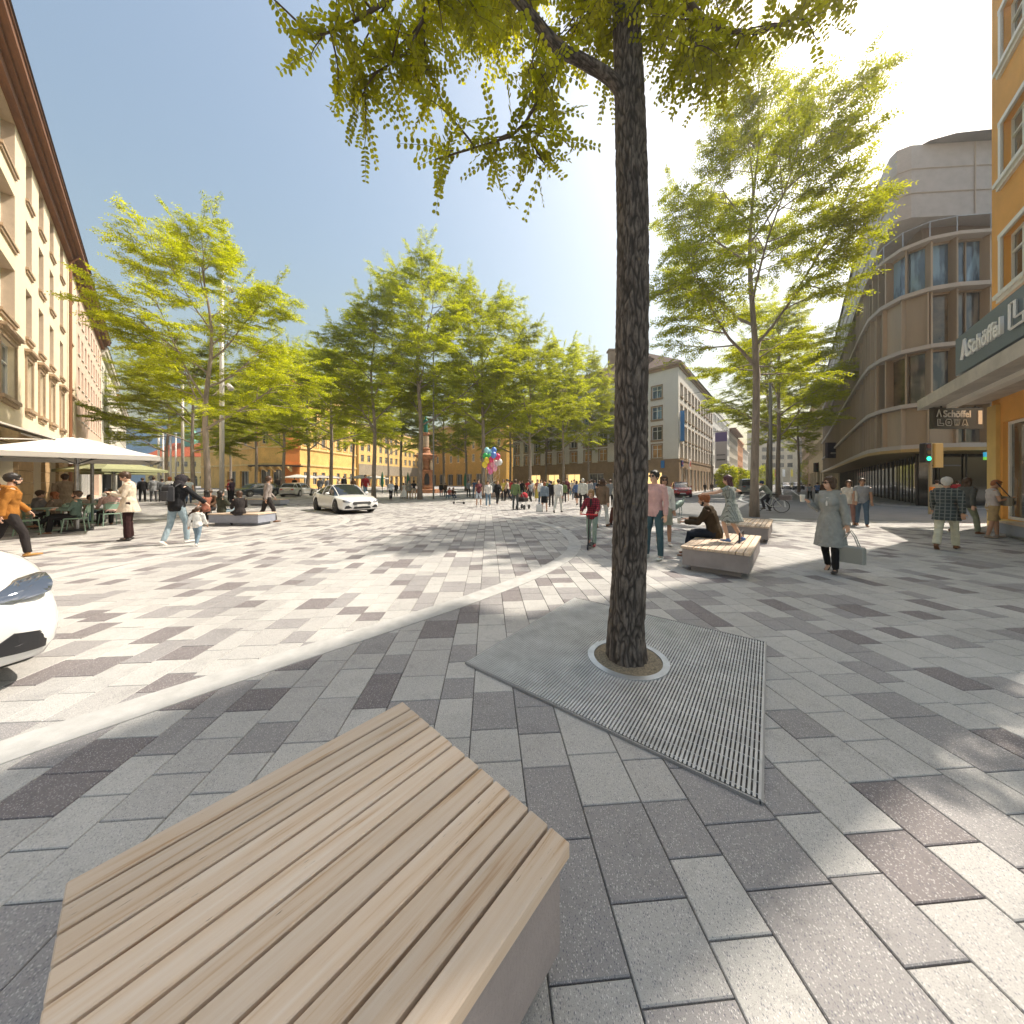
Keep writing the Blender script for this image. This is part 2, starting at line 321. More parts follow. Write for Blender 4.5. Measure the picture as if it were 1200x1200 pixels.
# ---------------------------------------------------------------- buildings
def Fm(x, y, dx, dy, z=0):
    """facade frame: local x along the facade, local y inward, z up"""
    d = Vector((dx, dy)).normalized(); return Matrix(((d.x,-d.y,0,x),(d.y,d.x,0,y),(0,0,1,z),(0,0,0,1)))
WIN = {}
def win_mesh(w, h, style, mats):
    """window frame set in a reveal, its pane; origin at lower left of the opening on the wall plane"""
    k = (round(w,2), round(h,2), style, mats[0].name, mats[1].name, mats[2].name)
    if k in WIN: return WIN[k]
    fr, sur, gl = mats; a = MB(); d = {'deep': .38, 'ribbon': .16, 'shop': .5}.get(style, .22); t = .07 if w < 2 else .09
    if style in ('deep', 'stone', 'ped', 'classic'):
        s = .16 if style != 'deep' else .13; pr = .05
        if style == 'deep': a.box(-.10, -.10, -.13, w+.10, .02, -.02, 1); a.box(-.04, -.06, -.26, w+.04, .02, -.134, 1)
        else:
            a.box(-s, -pr, -.0, 0, .02, h, 1); a.box(w, -pr, 0, w+s, .02, h, 1); a.box(-s, -pr-.01, h, w+s, .02, h+s, 1)
            a.box(-s-.06, -pr-.10, -.16, w+s+.06, .02, -.02, 1); a.box(-s, -pr-.04, -.30, w+s, .02, -.165, 1)
        if style == 'ped':
            a.box(-s-.05, -pr-.06, h+s, w+s+.05, .02, h+s+.12, 1); a.box(-s-.12, -pr-.16, h+s+.122, w+s+.12, .02, h+s+.24, 1)
        if style == 'classic':
            a.box(-s-.1, -pr-.16, h+s+.2, w+s+.1, .02, h+s+.34, 1); a.add([(-s-.1,-pr-.1,h+s+.342),(w+s+.1,-pr-.1,h+s+.342),(w/2,-pr-.1,h+s+.75),(-s-.1,.02,h+s+.342),(w+s+.1,.02,h+s+.342),(w/2,.02,h+s+.75)], [(0,1,2),(3,5,4),(0,2,5,3),(1,4,5,2),(0,3,4,1)], 1)
    elif style == 'plain': a.box(-.05, -.07, -.09, w+.05, .02, -.02, 1)
    y0, y1 = d-.05, d+.02
    a.box(0, y0, 0, t, y1, h); a.box(w-t, y0, 0, w, y1, h); a.box(t, y0, 0, w-t, y1, t); a.box(t, y0, h-t, w-t, y1, h)
    n = 1 if w < .8 else 2 if w < 1.9 else max(2, int(w/1.2))
    for i in range(1, n): x = w*i/n; a.box(x-.045, y0-.01, t, x+.045, y1, h-t)
    if style != 'shop' and style != 'ribbon': a.box(t, y0-.013, h*.66-.03, w-t, y1, h*.66+.03)
    p = MB(); p.add([(t*.5,d,t*.5),(w-t*.5,d,t*.5),(w-t*.5,d,h-t*.5),(t*.5,d,h-t*.5)], [(0,1,2,3)])
    r = (a.mesh('window', [fr, sur]), p.mesh('pane', gl), d); WIN[k] = r; return r
def facade(root, M, W, H, ops, wall, mats, wmi=0, z0=0, gl2=None, litp=0):
    """ops: (u, z, w, h, style). Adds the wall with real openings to `wall` and a window per opening."""
    us = sorted({0.0, W} | {round(o[0],3) for o in ops} | {round(o[0]+o[2],3) for o in ops}); zs = sorted({z0, H} | {round(o[1],3) for o in ops} | {round(o[1]+o[3],3) for o in ops})
    us = [u for u in us if 0 <= u <= W]; wall.M = M; occ = [(round(o[0],3), round(o[1],3), round(o[0]+o[2],3), round(o[1]+o[3],3)) for o in ops]
    for zi in range(len(zs)-1):
        zc = (zs[zi]+zs[zi+1])/2; row = [o for o in occ if o[1] < zc < o[3]]; st = None
        for ui in range(len(us)-1):
            uc = (us[ui]+us[ui+1])/2; hole = any(o[0] < uc < o[2] for o in row)
            if not hole and st is None: st = us[ui]
            if st is not None and (hole or ui == len(us)-2):
                e = us[ui] if hole else us[ui+1]; wall.add([(st,0,zs[zi]),(e,0,zs[zi]),(e,0,zs[zi+1]),(st,0,zs[zi+1])], [(0,1,2,3)], wmi); st = None
    for o in ops:
        u, z, w_, h, style = o[:5]; g = o[5] if len(o) > 5 else None
        ms = mats if g is None else (mats[0], mats[1], g)
        fm, pm, d = win_mesh(w_, h, style, ms)
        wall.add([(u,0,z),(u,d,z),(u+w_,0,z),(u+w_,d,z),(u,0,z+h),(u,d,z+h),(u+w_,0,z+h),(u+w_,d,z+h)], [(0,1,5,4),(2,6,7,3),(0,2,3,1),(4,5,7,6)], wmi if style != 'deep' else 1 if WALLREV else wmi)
        f = link('window', fm, root, mw=M @ Matrix.Translation((u,0,z))); q = link('pane', pm, f)
    wall.M = None
WALLREV = True
M_SIGNW = mat('white lettering', (.8,.8,.78), .5)
M_LIT = mat('lit shop interior', (1.0,.72,.30), .6, emit=.9)
M_CREAM = mat('cream plaster', (.84,.71,.52), .9, var=.07, vs=1.4, bump=.15, bs=40)
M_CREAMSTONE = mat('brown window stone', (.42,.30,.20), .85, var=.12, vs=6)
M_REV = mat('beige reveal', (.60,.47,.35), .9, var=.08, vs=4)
M_TAN = mat('tan sandstone blocks', (.46,.30,.15), .85, var=.22, vs=1.6, bump=.3, bs=8)
M_SOFFIT = mat('brown timber soffit', (.20,.085,.035), .7, var=.25, vs=2, stretch=(1,8,1))
M_TILE = mat('brown roof tiles', (.14,.085,.06), .85, var=.35, vs=9, bump=.3, bs=30)
M_SLATE = mat('dark slate roof', (.05,.05,.055), .7, var=.3, vs=8)
M_BWIN = (M_WFRAME, M_CREAMSTONE, M_GLASS)

LD = (-.733, .68); L0 = Vector((-20, 13.2, 0))
def Lp(t, off=0): return (L0.x + LD[0]*t + .68*off, L0.y + LD[1]*t + .733*off)
def left_block(name, label, t0, t1, H, wallm, rev, mats, opsfn, depth=12, eave=.65, soff=M_SOFFIT, roofm=M_TILE, extra=None):
    root = thing(name, label, 'building', (*Lp(t0), 0), math.atan2(LD[1], LD[0])); W = t1 - t0; wall = MB()
    facade(root, Matrix.Identity(4), W, H, opsfn(W), wall, mats)
    wall.add([(0,0,0),(0,depth,0),(0,depth,H),(0,0,H)], [(0,1,2,3)]); wall.add([(W,0,0),(W,0,H),(W,depth,H),(W,depth,0)], [(0,1,2,3)]); wall.add([(0,depth,0),(W,depth,0),(W,depth,H),(0,depth,H)], [(0,1,2,3)])
    wall.build('wall', [wallm, rev], root)
    if eave:
        e = MB(); e.box(0, -.25, H-.35, W, .02, H-.003); e.box(0, -.42, H-.0, W, .4, H+.16); e.box(0, -eave, H+.163, W, depth+.4, H+.42); e.box(0, -eave-.05, H+.423, W, .1, H+.52)
        e.build('cornice', soff, root)
    r = MB(); r.add([(0,-eave-.1,H+.53),(W,-eave-.1,H+.53),(W,depth/2,H+3.2),(0,depth/2,H+3.2),(0,depth+.4,H+.53),(W,depth+.4,H+.53)], [(0,1,2,3),(3,2,5,4),(0,3,4),(1,5,2)]); rf = r.build('roof', roofm, root)
    if extra: extra(root, W)
    return root
def ops_cream(W):
    o = []; rows = [(14.45,2.05,'deep'), (11.35,2.15,'deep'), (8.2,2.2,'deep'), (4.95,2.25,'ped')]
    for uc in (3.5, 7.0, 10.5): 
        for z,h,s in rows: o.append((uc-.6, z, 1.2, h, s))
    for z,h,s in rows: o.append((12.9, z, 2.1, h, s)) 
    for uc in (17.3, 19.8, 22.4, 25.4, 28.7):
        for z,h,s in rows: o.append((uc-.55, z, 1.1, h, s))
    for uc in (3, 8, 13.5, 18.5, 22.2, 26.4): o.append((uc-1.2, .12, 2.4, 3.0, 'shop'))
    return o
def cream_extra(root, W):
    g = MB()
    us = [0, 1.8, 4.2, 6.8, 9.2, 12.3, 14.7, 17.3, 19.7, 21.0, 23.4, 25.2, 27.6, W]
    for i in range(0, len(us)-1, 2):
        for k in range(6): g.box(us[i]+.02, -.13 + .012*(k % 2), .02+k*.52, us[i+1]-.02, -.003, .52+k*.52)
    g.box(0, -.16, 3.14, W, -.003, 3.75); g.build('stone_pier', M_TAN, root)
    d = MB(); d.tube([(27.4,-.14,0),(27.4,-.14,16.4),(27.4,-.5,16.9)], .07, 8); d.build('downpipe', mat('brown pipe', (.25,.11,.05), .5), root)
    for u0, u1 in ((7.5,12), (14.6,19.5), (20.6,25), (26,30.2)):
        a = MB(); a.add([(u0,-.2,3.65),(u1,-.2,3.65),(u1,-1.9,2.95),(u0,-1.9,2.95),(u0,-.2,3.60),(u1,-.2,3.60),(u1,-1.9,2.90),(u0,-1.9,2.90)], [(0,1,2,3),(4,7,6,5),(3,2,6,7),(0,3,7,4),(1,5,6,2)])
        for k in range(3): u = u0 + (u1-u0)*(k+.02)/2.05; a.tube([(u,-.2,2.8),(u,-1.85,2.9)], .02, 6)
        a.build('awning', mat('pale striped awning', (.72,.70,.66), .8, var=.1, vs=3), root)
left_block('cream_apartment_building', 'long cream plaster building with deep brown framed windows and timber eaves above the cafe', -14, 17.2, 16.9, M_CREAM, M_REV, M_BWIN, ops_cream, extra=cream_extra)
M_PINK = mat('pale pink plaster', (.74,.55,.44), .9, var=.06, vs=2)
M_PALE = mat('warm white plaster', (.76,.72,.64), .9, var=.06, vs=1)
def grid(W, u0, du, w_, rows, style, gl=None):
    o = []; u = u0
    while u + w_ < W - .3:
        for z,h in rows: o.append((u, z, w_, h, style) + ((gl,) if gl else ()))
        u += du
    return o
left_block('pink_apartment_building', 'pale pink plaster building between the cream one and the white blocks, rows of narrow windows', 17.23, 35, 16.7, M_PINK, M_PINK, (M_WFRAME, M_PALE, M_GLASS), lambda W: grid(W, .8, 1.95, 1.0, [(14.0,1.5),(11.5,1.5),(9,1.5),(6.5,1.5)], 'plain') + [(1.2,.2,14,4.6,'shop')], soff=M_SOFFIT)
left_block('white_office_building', 'white office block with regular dark windows, beyond the pink building', 35.03, 58, 16.2, M_PALE, M_PALE, (M_DARKM, M_PALE, M_GLASS), lambda W: grid(W, .8, 2.4, 1.6, [(13.2,1.6),(10.3,1.6),(7.4,1.6),(4.5,1.6)], 'plain') + [(1,.2,20,3.2,'shop')], eave=.4, soff=M_PALE)
left_block('white_office_building', 'farther white block with balconies at the end of the left row', 58.03, 84, 14.8, M_PALE, M_PALE, (M_DARKM, M_PALE, M_GLASS), lambda W: grid(W, .9, 3.0, 2.0, [(11.6,1.5),(8.6,1.5),(5.6,1.5)], 'plain') + [(1,.2,23,3.0,'shop')], eave=.4, soff=M_PALE, roofm=mat('red roof tiles', (.50,.11,.04), .8, var=.2, vs=3))
# yellow arcaded building with red roof at the end of the left street
def arcade():
    root = thing('arcaded_yellow_building', 'low yellow building with arches and a red roof at the end of the left street', 'building', (-141,128,0), R(4)); w = MB(); W = 26
    M_Y = mat('light yellow plaster', (.72,.56,.24), .9, var=.08, vs=.6)
    facade(root, Matrix.Identity(4), W, 11.5, grid(W, 1.4, 3.1, 1.4, [(7.6,2.0)], 'plain') + [(1+3.1*i, .1, 2.3, 3.0, 'shop') for i in range(8)], w, (M_WFRAME, M_Y, M_GLASS))
    w.add([(0,0,0),(0,14,0),(0,14,11.5),(0,0,11.5)], [(0,1,2,3)]); w.add([(W,0,0),(W,0,11.5),(W,14,11.5),(W,14,0)], [(0,1,2,3)])
    w.build('wall', [M_Y, M_Y], root)
    for i in range(8):
        a = MB(); c = 1+3.1*i+1.15; a.add([(c-1.15,-.02,3.1)]+[(c-1.15*math.cos(math.pi*k/10),-.02,3.1+1.15*math.sin(math.pi*k/10)) for k in range(11)], [tuple(range(12))][:1]); a.build('arch', M_GLASS, root)
    MB().box(0,-.3,5.2,W,-.02,5.5).build('cornice', M_PALE, root)
    r = MB(); r.add([(-.6,-.6,11.5),(W+.6,-.6,11.5),(W-4,7,17.5),(4,7,17.5),(-.6,14.6,11.5),(W+.6,14.6,11.5)], [(0,1,2,3),(3,2,5,4),(0,3,4),(1,5,2)]); r.build('roof', MATS['red roof tiles'], root)
    t = MB(); t.box(9.5,5,15.5,12.5,8,20.5); t.lathe([(2.3,20.5),(2.2,21.5),(1.2,22.6),(.9,24),(.2,25.6)], (11,6.5,0), 12); t.build('roof_turret', mat('green copper', (.16,.42,.33), .6, .2, var=.2, vs=2), root)
arcade()
# ornate orange corner building
M_ORANGE = mat('orange plaster', (.70,.24,.06), .9, var=.1, vs=1.1); M_OCHRE = mat('ochre yellow plaster', (.84,.56,.20), .9, var=.1, vs=1.0); M_OCHREL = mat('pale ochre trim', (.80,.58,.26), .85, var=.08, vs=2)
def orange_corner():
    root = thing('corner_building', 'ornate orange and ochre corner building with a curved canopy over glass shop fronts', 'building')
    H = 25; w = MB(); mats = (M_WFRAME, M_OCHREL, M_GLASS); pts = [(-86,92),(-61.5,80),(-59.2,77.6),(-52.8,77.2),(-50.5,79.2),(-48.6,103.5)]
    rows = [(20.5,2.4),(15.8,3.0),(10.6,3.2),(6.0,2.9)]
    for i in range(5):
        a, b = pts[i], pts[i+1]; W = math.dist(a, b); M = Fm(*a, b[0]-a[0], b[1]-a[1])
        if i in (1, 3): ops = []
        elif i == 2: ops = [(u,z,1.45,h,'classic') for u in (1.0,4.0) for z,h in rows[:3]] + [(.4,.15,2.6,4.4,'shop'),(3.4,.15,2.6,4.4,'shop')]
        else: ops = grid(W, 1.4, 3.3, 1.5, rows[:3], 'classic') + grid(W, 1.4, 3.3, 1.5, [(1.0,3.1)], 'plain')
        if i == 0: ops = [(u+1.6, z, 1.5, h, 'classic') for u in range(0, 24, 4) for z, h in rows[:3]] + [(14,.15,4,4.2,'shop'),(20,.15,4,4.2,'shop')]
        facade(root, M, W, H, ops, w, mats, wmi=1 if i in (1,3) else 0)
        tr = MB(); tr.M = M
        for z in (5.6, 9.6, 14.7, 19.6, 24.3): tr.box(0, -.28, z, W, -.003, z+.42)
        tr.box(0, -.9, H, W, 1, H+.45)
        if i not in (1,3):
            u = .15
            while u < W-.5: tr.box(u, -.12, 10.03, u+.42, -.004, 14.69); tr.box(u, -.12, 15.13, u+.42, -.004, 19.59); u += 3.3
        else:
            for k in range(9): tr.box(.1,-.1,.3+k*.6,W-.1,-.004,.75+k*.6)
        tr.build('trim', M_OCHREL if i != 3 else M_ORANGE, root)
    w.build('wall', [M_OCHRE if False else mat('orange yellow plaster', (.86,.54,.18), .9, var=.18, vs=.5), M_ORANGE], root)
    c = MB(); c.prism([(-62.5,78.8),(-60,75.6),(-52.2,75.2),(-49.2,77.8),(-49.6,79),(-60,78.5)], 5.2, 5.5); c.build('canopy', M_DARKM, root)
    for k in range(6):
        b = MB(); x = -61+k*1.9; b.add([(x,77.4,5.2),(x+.4,77.4,5.2),(x+.4,75.7,5.2),(x,75.7,5.2),(x,77.4,4.0),(x+.4,77.4,4.0)], [(0,1,2,3),(0,3,4),(1,5,2),(3,2,5,4)]); b.build('canopy_bracket', M_OCHREL, root)
    r = MB(); r.add([(p[0],p[1],H+.45) for p in pts] + [(-70,100,H+7),(-58,92,H+7),(-57,100,H+7)], [(0,1,7,6),(1,2,7),(2,3,7),(3,4,7),(4,5,8,7)]); r.build('roof', M_SLATE, root)
orange_corner()
def simple_block(name, label, a, b, H, wm, ops, mats, depth=14, roof=None, rh=3.5, eave=.5, trim=None, wmi2=None):
    root = thing(name, label, 'building', (a[0], a[1], 0), math.atan2(b[1]-a[1], b[0]-a[0])); W = math.dist(a, b); w = MB()
    facade(root, Matrix.Identity(4), W, H, ops(W) if callable(ops) else ops, w, mats)
    w.add([(0,0,0),(0,depth,0),(0,depth,H),(0,0,H)], [(0,1,2,3)]); w.add([(W,0,0),(W,0,H),(W,depth,H),(W,depth,0)], [(0,1,2,3)])
    w.add([(0,depth,0),(W,depth,0),(W,depth,H),(0,depth,H)], [(0,3,2,1)]); w.add([(0,0,H),(W,0,H),(W,depth,H),(0,depth,H)], [(0,1,2,3)])
    w.build('wall', [wm, wm], root)
    if eave: e = MB(); e.box(-.02,-eave,H+.004,W+.02,.3,H+.4); e.box(0,-.15,H-.5,W,-.003,H-.003); e.build('cornice', trim or wm, root)
    if roof:
        r = MB(); i = min(W*.4, depth*.5); r.add([(-.1,-eave,H+.41),(W+.1,-eave,H+.41),(W-i,depth/2,H+rh),(i,depth/2,H+rh),(-.1,depth,H+.41),(W+.1,depth,H+.41)], [(0,1,2,3),(3,2,5,4),(0,3,4),(1,5,2)]); r.build('roof', roof, root)
    return root
yb = simple_block('yellow_office_building', 'long plain yellow building with small regular windows behind the car and trees', (-47.9,104), (-37.5,146), 19, M_OCHRE, lambda W: grid(W, 1.0, 3.1, 1.5, [(15.2,2.1),(11.6,2.2),(8.1,2.2)], 'plain') + [(1+3.1*i,.3,2.0,3.4,'shop') for i in range(13)], (M_WFRAME, M_OCHREL, M_GLASS), roof=M_TILE)
MB().box(0,-.12,0,42,-.003,.28).build('plinth', M_TAN, yb); 
g = MB(); g.box(0,-.14,3.9,43.2,-.003,7.4); g.build('plinth', mat('grey brown stone', (.36,.30,.22), .9, var=.15, vs=1), yb)
simple_block('ochre_corner_building', 'deep ochre building with a rusticated brown ground floor behind the fountain', (-37,147), (-2,118), 24, mat('deep ochre plaster', (.52,.29,.05), .9, var=.15, vs=.4), lambda W: grid(W, 1.6, 4.4, 1.3, [(19,2.6),(14.6,2.6),(9.6,2.8)], 'stone') + [(2+5.6*i,.2,3.4,4.6,'shop') for i in range(7)], (M_WFRAME, M_OCHREL, M_GLASS), roof=M_TILE)
# grey-white corner building with brown stone base
M_GREYW = mat('grey white render', (.72,.68,.63), .9, var=.06, vs=.7, bump=.1, bs=30)
M_BRN = mat('brown sandstone', (.33,.225,.14), .85, var=.22, vs=.9, bump=.3, bs=6)
def white_corner():
    root = thing('corner_office_building', 'pale grey five storey corner building with brown stone shop level and tiled roof', 'building')
    H = 18.6; w = MB(); a, c, e = (0.2,75), (24,48), (43.6,72.3); W1 = math.dist(a,c); W2 = math.dist(c,e); M1 = Fm(*a, c[0]-a[0], c[1]-a[1]); M2 = Fm(*c, e[0]-c[0], e[1]-c[1])
    WARM = mat('warm lit pane', (.55,.30,.12), .1, spec=.9, var=.5, vs=.7)
    rows = [(14.3,1.8,M_GLASSB),(11.1,1.9,M_GLASSB),(8.0,2.0,M_GLASS),(5.25,2.0,WARM)]
    ops = []; u = W1 - 3.9
    while u > .5:
        for z,h,gm in rows: ops.append((u, z, 1.5, h, 'stone', gm))
        u -= 3.15
    u = W1 - 5.6
    while u > 1: ops.append((u,.2,3.2,2.9,'shop',M_LIT if int(u*1.7)%3 != 1 else M_GLASS)); u -= 5.0
    facade(root, M1, W1, H, ops, w, (M_WFRAME, M_BRN, M_GLASS))
    ops = [(1.3+2.75*i, z, 1.25, h, 'stone') for i in range(11) for z,h,_ in rows] + [(1.2+3.0*i,.2,1.7,3.4,'shop') for i in range(10)]
    facade(root, M2, W2, H, ops, w, (M_WFRAME, M_BRN, M_GLASS))
    d2 = Vector((e[0]-c[0], e[1]-c[1])).normalized(); q = (e[0]-d2.y*13, e[1]+d2.x*13); qa = (a[0]+13*.747, a[1]+13*.665)
    w.add([(*e,0),(*q,0),(*q,H),(*e,H)], [(0,1,2,3)]); w.add([(*a,0),(*a,H),(*qa,H),(*qa,0)], [(0,1,2,3)])
    w.build('wall', [M_GREYW, M_GREYW], root)
    for M, W, first in ((M1,W1,1),(M2,W2,0)):
        s = MB(); s.M = M; shop = (3.1 if first else 3.6)
        s.box(0,-.14,shop+.03,W+(.14 if first else 0),-.003,4.75); s.box(0,-.22,4.752,W+(.22 if first else 0),-.003,5.0)
        x = .0
        if first:
            u = W - 5.6; edges = [W+.14]
            while u > 1: s.box(u+3.25,-.14,0,edges[-1],-.003,shop+.027); edges.append(u-.05); u -= 5.0
            s.box(0,-.14,0,edges[-1],-.003,shop+.027)
        else:
            s.box(0,-.14,0,1.15,-.003,shop+.027)
            for i in range(10): s.box(1.2+3.0*i+1.75,-.14,0,1.15+3.0*(i+1),-.003,shop+.027)
        s.build('stone_shop_front', M_BRN, root)
        e_ = MB(); e_.M = M; e_.box(-.0,-.5,H+.003,W+.5*first,.5,H+.3); e_.box(0,-.18,H-.35,W+.18*first,-.003,H-.004); e_.build('cornice', M_BRN, root)
    r = MB(); h = H+.31; n1 = Vector((-.75,-.66)); 
    o = lambda p, k: p
    A=(a[0]-.55,a[1]-.2,h); C=(24,47.2,h); E=(44.4,71.9,h); A2=(a[0]+8,a[1]+4.5,h+5); C2=(23.4,57.5,h+5); E2=(38,76,h+5); A3=(qa[0],qa[1],h); C3=(22.5,67,h); E3=(q[0],q[1],h)
    r.add([A,C,E,A2,C2,E2,A3,C3,E3], [(0,1,4,3),(1,2,5,4),(3,4,7,6),(4,5,8,7),(0,3,6),(2,8,5)]); rf = r.build('roof', M_TILE, root)
    for f in (.84,.58,.34):
        x = a[0]+(c[0]-a[0])*f; y = a[1]+(c[1]-a[1])*f; d = MB(); d.M = Fm(x, y, c[0]-a[0], c[1]-a[1]); d.box(-.9,1.3,h+.3,.9,4,h+2.3,0); d.box(-1.1,1.1,h+2.303,1.1,4.2,h+2.5,1); d.box(-.6,1.26,h+.8,.6,1.297,h+2.0,2); d.build('dormer', [M_TILE, M_TILE, M_GLASS], rf)
    ch = MB(); ch.box(17.6,60,h+2,18.9,61.2,h+6.4); ch.box(17.4,59.8,h+6.403,19.1,61.4,h+6.7); ch.build('chimney', M_BRN, rf)
    # signs hung on the side facade and over the shops
    def flag_sign(name, M, u, z, w_, h, d, body, letter=None, lm=None, sz=.6, label='', cat='sign'):
        t = thing(name, label, cat); t.matrix_world = M @ Matrix.Translation((u,-d,z)); b = MB(); b.box(0,-.06,0,w_,.06,h); b.build('sign_panel', body, t); b = MB(); b.box(w_*.3,.063,h*.4,w_*.4,d-.15,h*.45); b.build('bracket', M_DARKM, t)
        if letter: me = text_mesh(letter, sz, .01, lm, bold=.012); link('lettering', me, t, mw=Matrix.Translation((w_/2,-.075,h*.22)) @ Matrix.Rotation(R(90),4,'X'))
    BL = mat('blue sign', (.02,.20,.52), .4); RD = mat('red paint', (.62,.03,.03), .4); W_ = mat('white sign face', (.80,.80,.80), .4)
    P = lambda u, z, w_, h, dd, *k, **kk: flag_sign('projecting_sign', M2, u, z, w_, h, dd, *k, **kk)
    t = thing('hanging_banner', 'tall narrow blue banner on the side of the grey corner building', 'banner'); t.matrix_world = M2 @ Matrix.Translation((.9,0,0))
    b = MB(); b.box(0,-.6,7.6,.06,-.05,12.0,0); b.build('banner_cloth', BL, t); b = MB(); b.tube([(.03,0,12.05),(.03,-.7,12.05)], .03, 6); b.tube([(.03,0,7.55),(.03,-.7,7.55)], .03, 6); b.build('bracket', M_DARKM, t)
    t = thing('wall_sign', 'small square dark blue sign on the brown corner stone', 'sign'); t.matrix_world = M2 @ Matrix.Translation((.9,-.18,3.9)); b = MB(); b.box(0,-.1,0,.9,-.01,.9); b.build('sign_panel', mat('navy sign', (.02,.05,.25), .4), t); b = MB(); b.box(.3,-.12,.3,.6,-.103,.6); b.build('emblem', RD, t)
    t = thing('wall_sign', 'white sign with a red pharmacy letter A above the street side windows', 'sign'); t.matrix_world = M2 @ Matrix.Translation((4.1,-.55,3.7)); b = MB(); b.box(0,-.1,0,1.1,-.01,1.5); b.build('sign_panel', W_, t)
    link('lettering', text_mesh('A', 1.35, .015, RD, bold=.04), t, mw=Matrix.Translation((.55,-.11,.25)) @ Matrix.Rotation(R(90),4,'X'))
    t = thing('wall_sign', 'small upright light blue sign left of the building corner', 'sign'); t.matrix_world = M1 @ Matrix.Translation((W1-2.4,-.2,3.7)); b = MB(); b.box(0,-.12,0,.5,-.01,1.1); b.build('sign_panel', BL, t)
white_corner()
SD = (.628,.778); 
def Sp(x, t): return (x[0]+SD[0]*t, x[1]+SD[1]*t)
c0 = (43.8,72.6)
bm = simple_block('modern_office_building', 'modern white office block with flush dark windows, right behind the grey corner building', c0, Sp(c0,30), 18.3, mat('cool white render', (.74,.73,.69), .85, var=.04, vs=1), lambda W: grid(W, 1.0, 2.35, 1.5, [(15.2,1.7),(12.1,1.7),(9.0,1.7),(5.9,1.7)], 'plain') + [(1,.2,27,3.3,'shop')], (M_DARKM, M_PALE, M_GLASS), eave=.15)
c1 = Sp(c0,30.1)
simple_block('beige_apartment_building', 'beige street block with projecting roof and dark window pairs', c1, Sp(c1,24), 16.8, mat('beige render', (.62,.57,.47), .9, var=.06, vs=.8), lambda W: grid(W, 1.0, 2.9, 1.8, [(13.6,1.6),(10.5,1.6),(7.4,1.6),(4.6,1.6)], 'plain'), (M_DARKM, M_PALE, M_GLASS), eave=1.6, trim=M_SOFFIT)
c2 = Sp(c1,24.1)
simple_block('salmon_house', 'salmon orange house on the left side of the tram street', c2, Sp(c2,20), 16.0, mat('salmon plaster', (.70,.34,.16), .9, var=.08, vs=.6), lambda W: grid(W, 1.2, 2.9, 1.4, [(12.6,1.9),(9.2,1.9),(5.8,1.9)], 'plain'), (M_WFRAME, M_PALE, M_GLASS), roof=M_TILE)
c3 = Sp(c2,20.2)
simple_block('white_town_house', 'narrow white town house beyond the salmon one', c3, Sp(c3,26), 14.5, M_PALE, lambda W: grid(W, 1.2, 3.0, 1.5, [(11,1.8),(7.8,1.8),(4.6,1.8)], 'plain'), (M_DARKM, M_PALE, M_GLASS), roof=M_TILE)
# banner on the modern building
t = thing('hanging_banner', 'tall pale banner with violet head hanging at the start of the modern white block', 'banner'); t.matrix_world = Fm(c0[0]+.2, c0[1]+.3, *SD)
b = MB(); b.box(.2,-2.6,4.6,.3,-.4,12.6,0); b.box(.198,-2.605,10.4,.302,-.395,12.4,1); b.box(.198,-2.3,6.3,.302,-.7,6.6,2); b.box(.198,-2.3,7.4,.302,-.7,7.6,2); b.build('banner_cloth', [mat('pale banner cloth', (.55,.50,.50), .8), mat('violet cloth', (.12,.08,.25), .8), M_DARKM], t)
b = MB(); b.tube([(.25,0,12.7),(.25,-2.7,12.7)], .05, 6); b.build('bracket', M_DARKM, t)
# far end of the street
simple_block('beige_tower', 'beige tower with a planted roof terrace at the far end of the tram street', (141,190), (160,186), 33, mat('beige tower render', (.55,.48,.36), .9, var=.1, vs=.3), lambda W: grid(W, 1.5, 4.2, 2.6, [(28,2.4),(23.5,2.4),(19,2.4),(14.5,2.4),(10,2.4)], 'plain'), (M_DARKM, M_PALE, M_GLASS), eave=0)
ht = simple_block('brown_hotel_tower', 'brown hotel tower with long horizontal window bands behind the glass entrance', (176,232), (201,222), 45, mat('brown cladding', (.23,.15,.12), .8, var=.08, vs=.3), lambda W: [(1.5, 6+3.6*i, 22, 1.7, 'ribbon') for i in range(11)], (M_WFRAME, M_PALE, M_GLASS), eave=0)
for i in range(11): MB().box(1.3,-.5,7.9+3.6*i,23.7,-.003,8.5+3.6*i).build('balcony_band', mat('pale brown bands', (.42,.34,.28), .8), ht)
hs = simple_block('brown_hotel_wing', 'windowless brown end wall of the hotel carrying a teal letter sign', (201.1,221.9), (222,222), 43, MATS['brown cladding'], [], (M_WFRAME, M_PALE, M_GLASS), eave=0)
t = thing('hotel_sign', 'teal square sign with white letters AC on the brown hotel wall', 'sign', (206.5,221.4,24)); MB().box(0,-.3,0,7,-.01,5.4).build('sign_panel', mat('teal sign', (.01,.22,.24), .4), t); link('lettering', text_mesh('AC', 4.2, .05, M_SIGNW), t, mw=Matrix.Translation((3.5,-.36,1.2)) @ Matrix.Rotation(R(90),4,'X'))
ge = simple_block('glass_entrance_hall', 'low glass hall with thin white posts at the far end of the street', (150,200), (192,212), 12.5, mat('pale green glass wall', (.16,.22,.17), .15, spec=.8, var=.3, vs=.3), [], (M_WFRAME, M_PALE, M_GLASS), depth=8, eave=1.5, trim=M_PALE)
for k in range(9): MB().tube([(2+k*4.6,-1.2,0),(2+k*4.6,-1.2,12.4)], .22, 8).build('post', M_WFRAME, ge)
flagc = [(.7,.04,.04),(.8,.8,.8),(.75,.6,.05),(.05,.2,.6),(.1,.45,.12),(.8,.25,.05)]
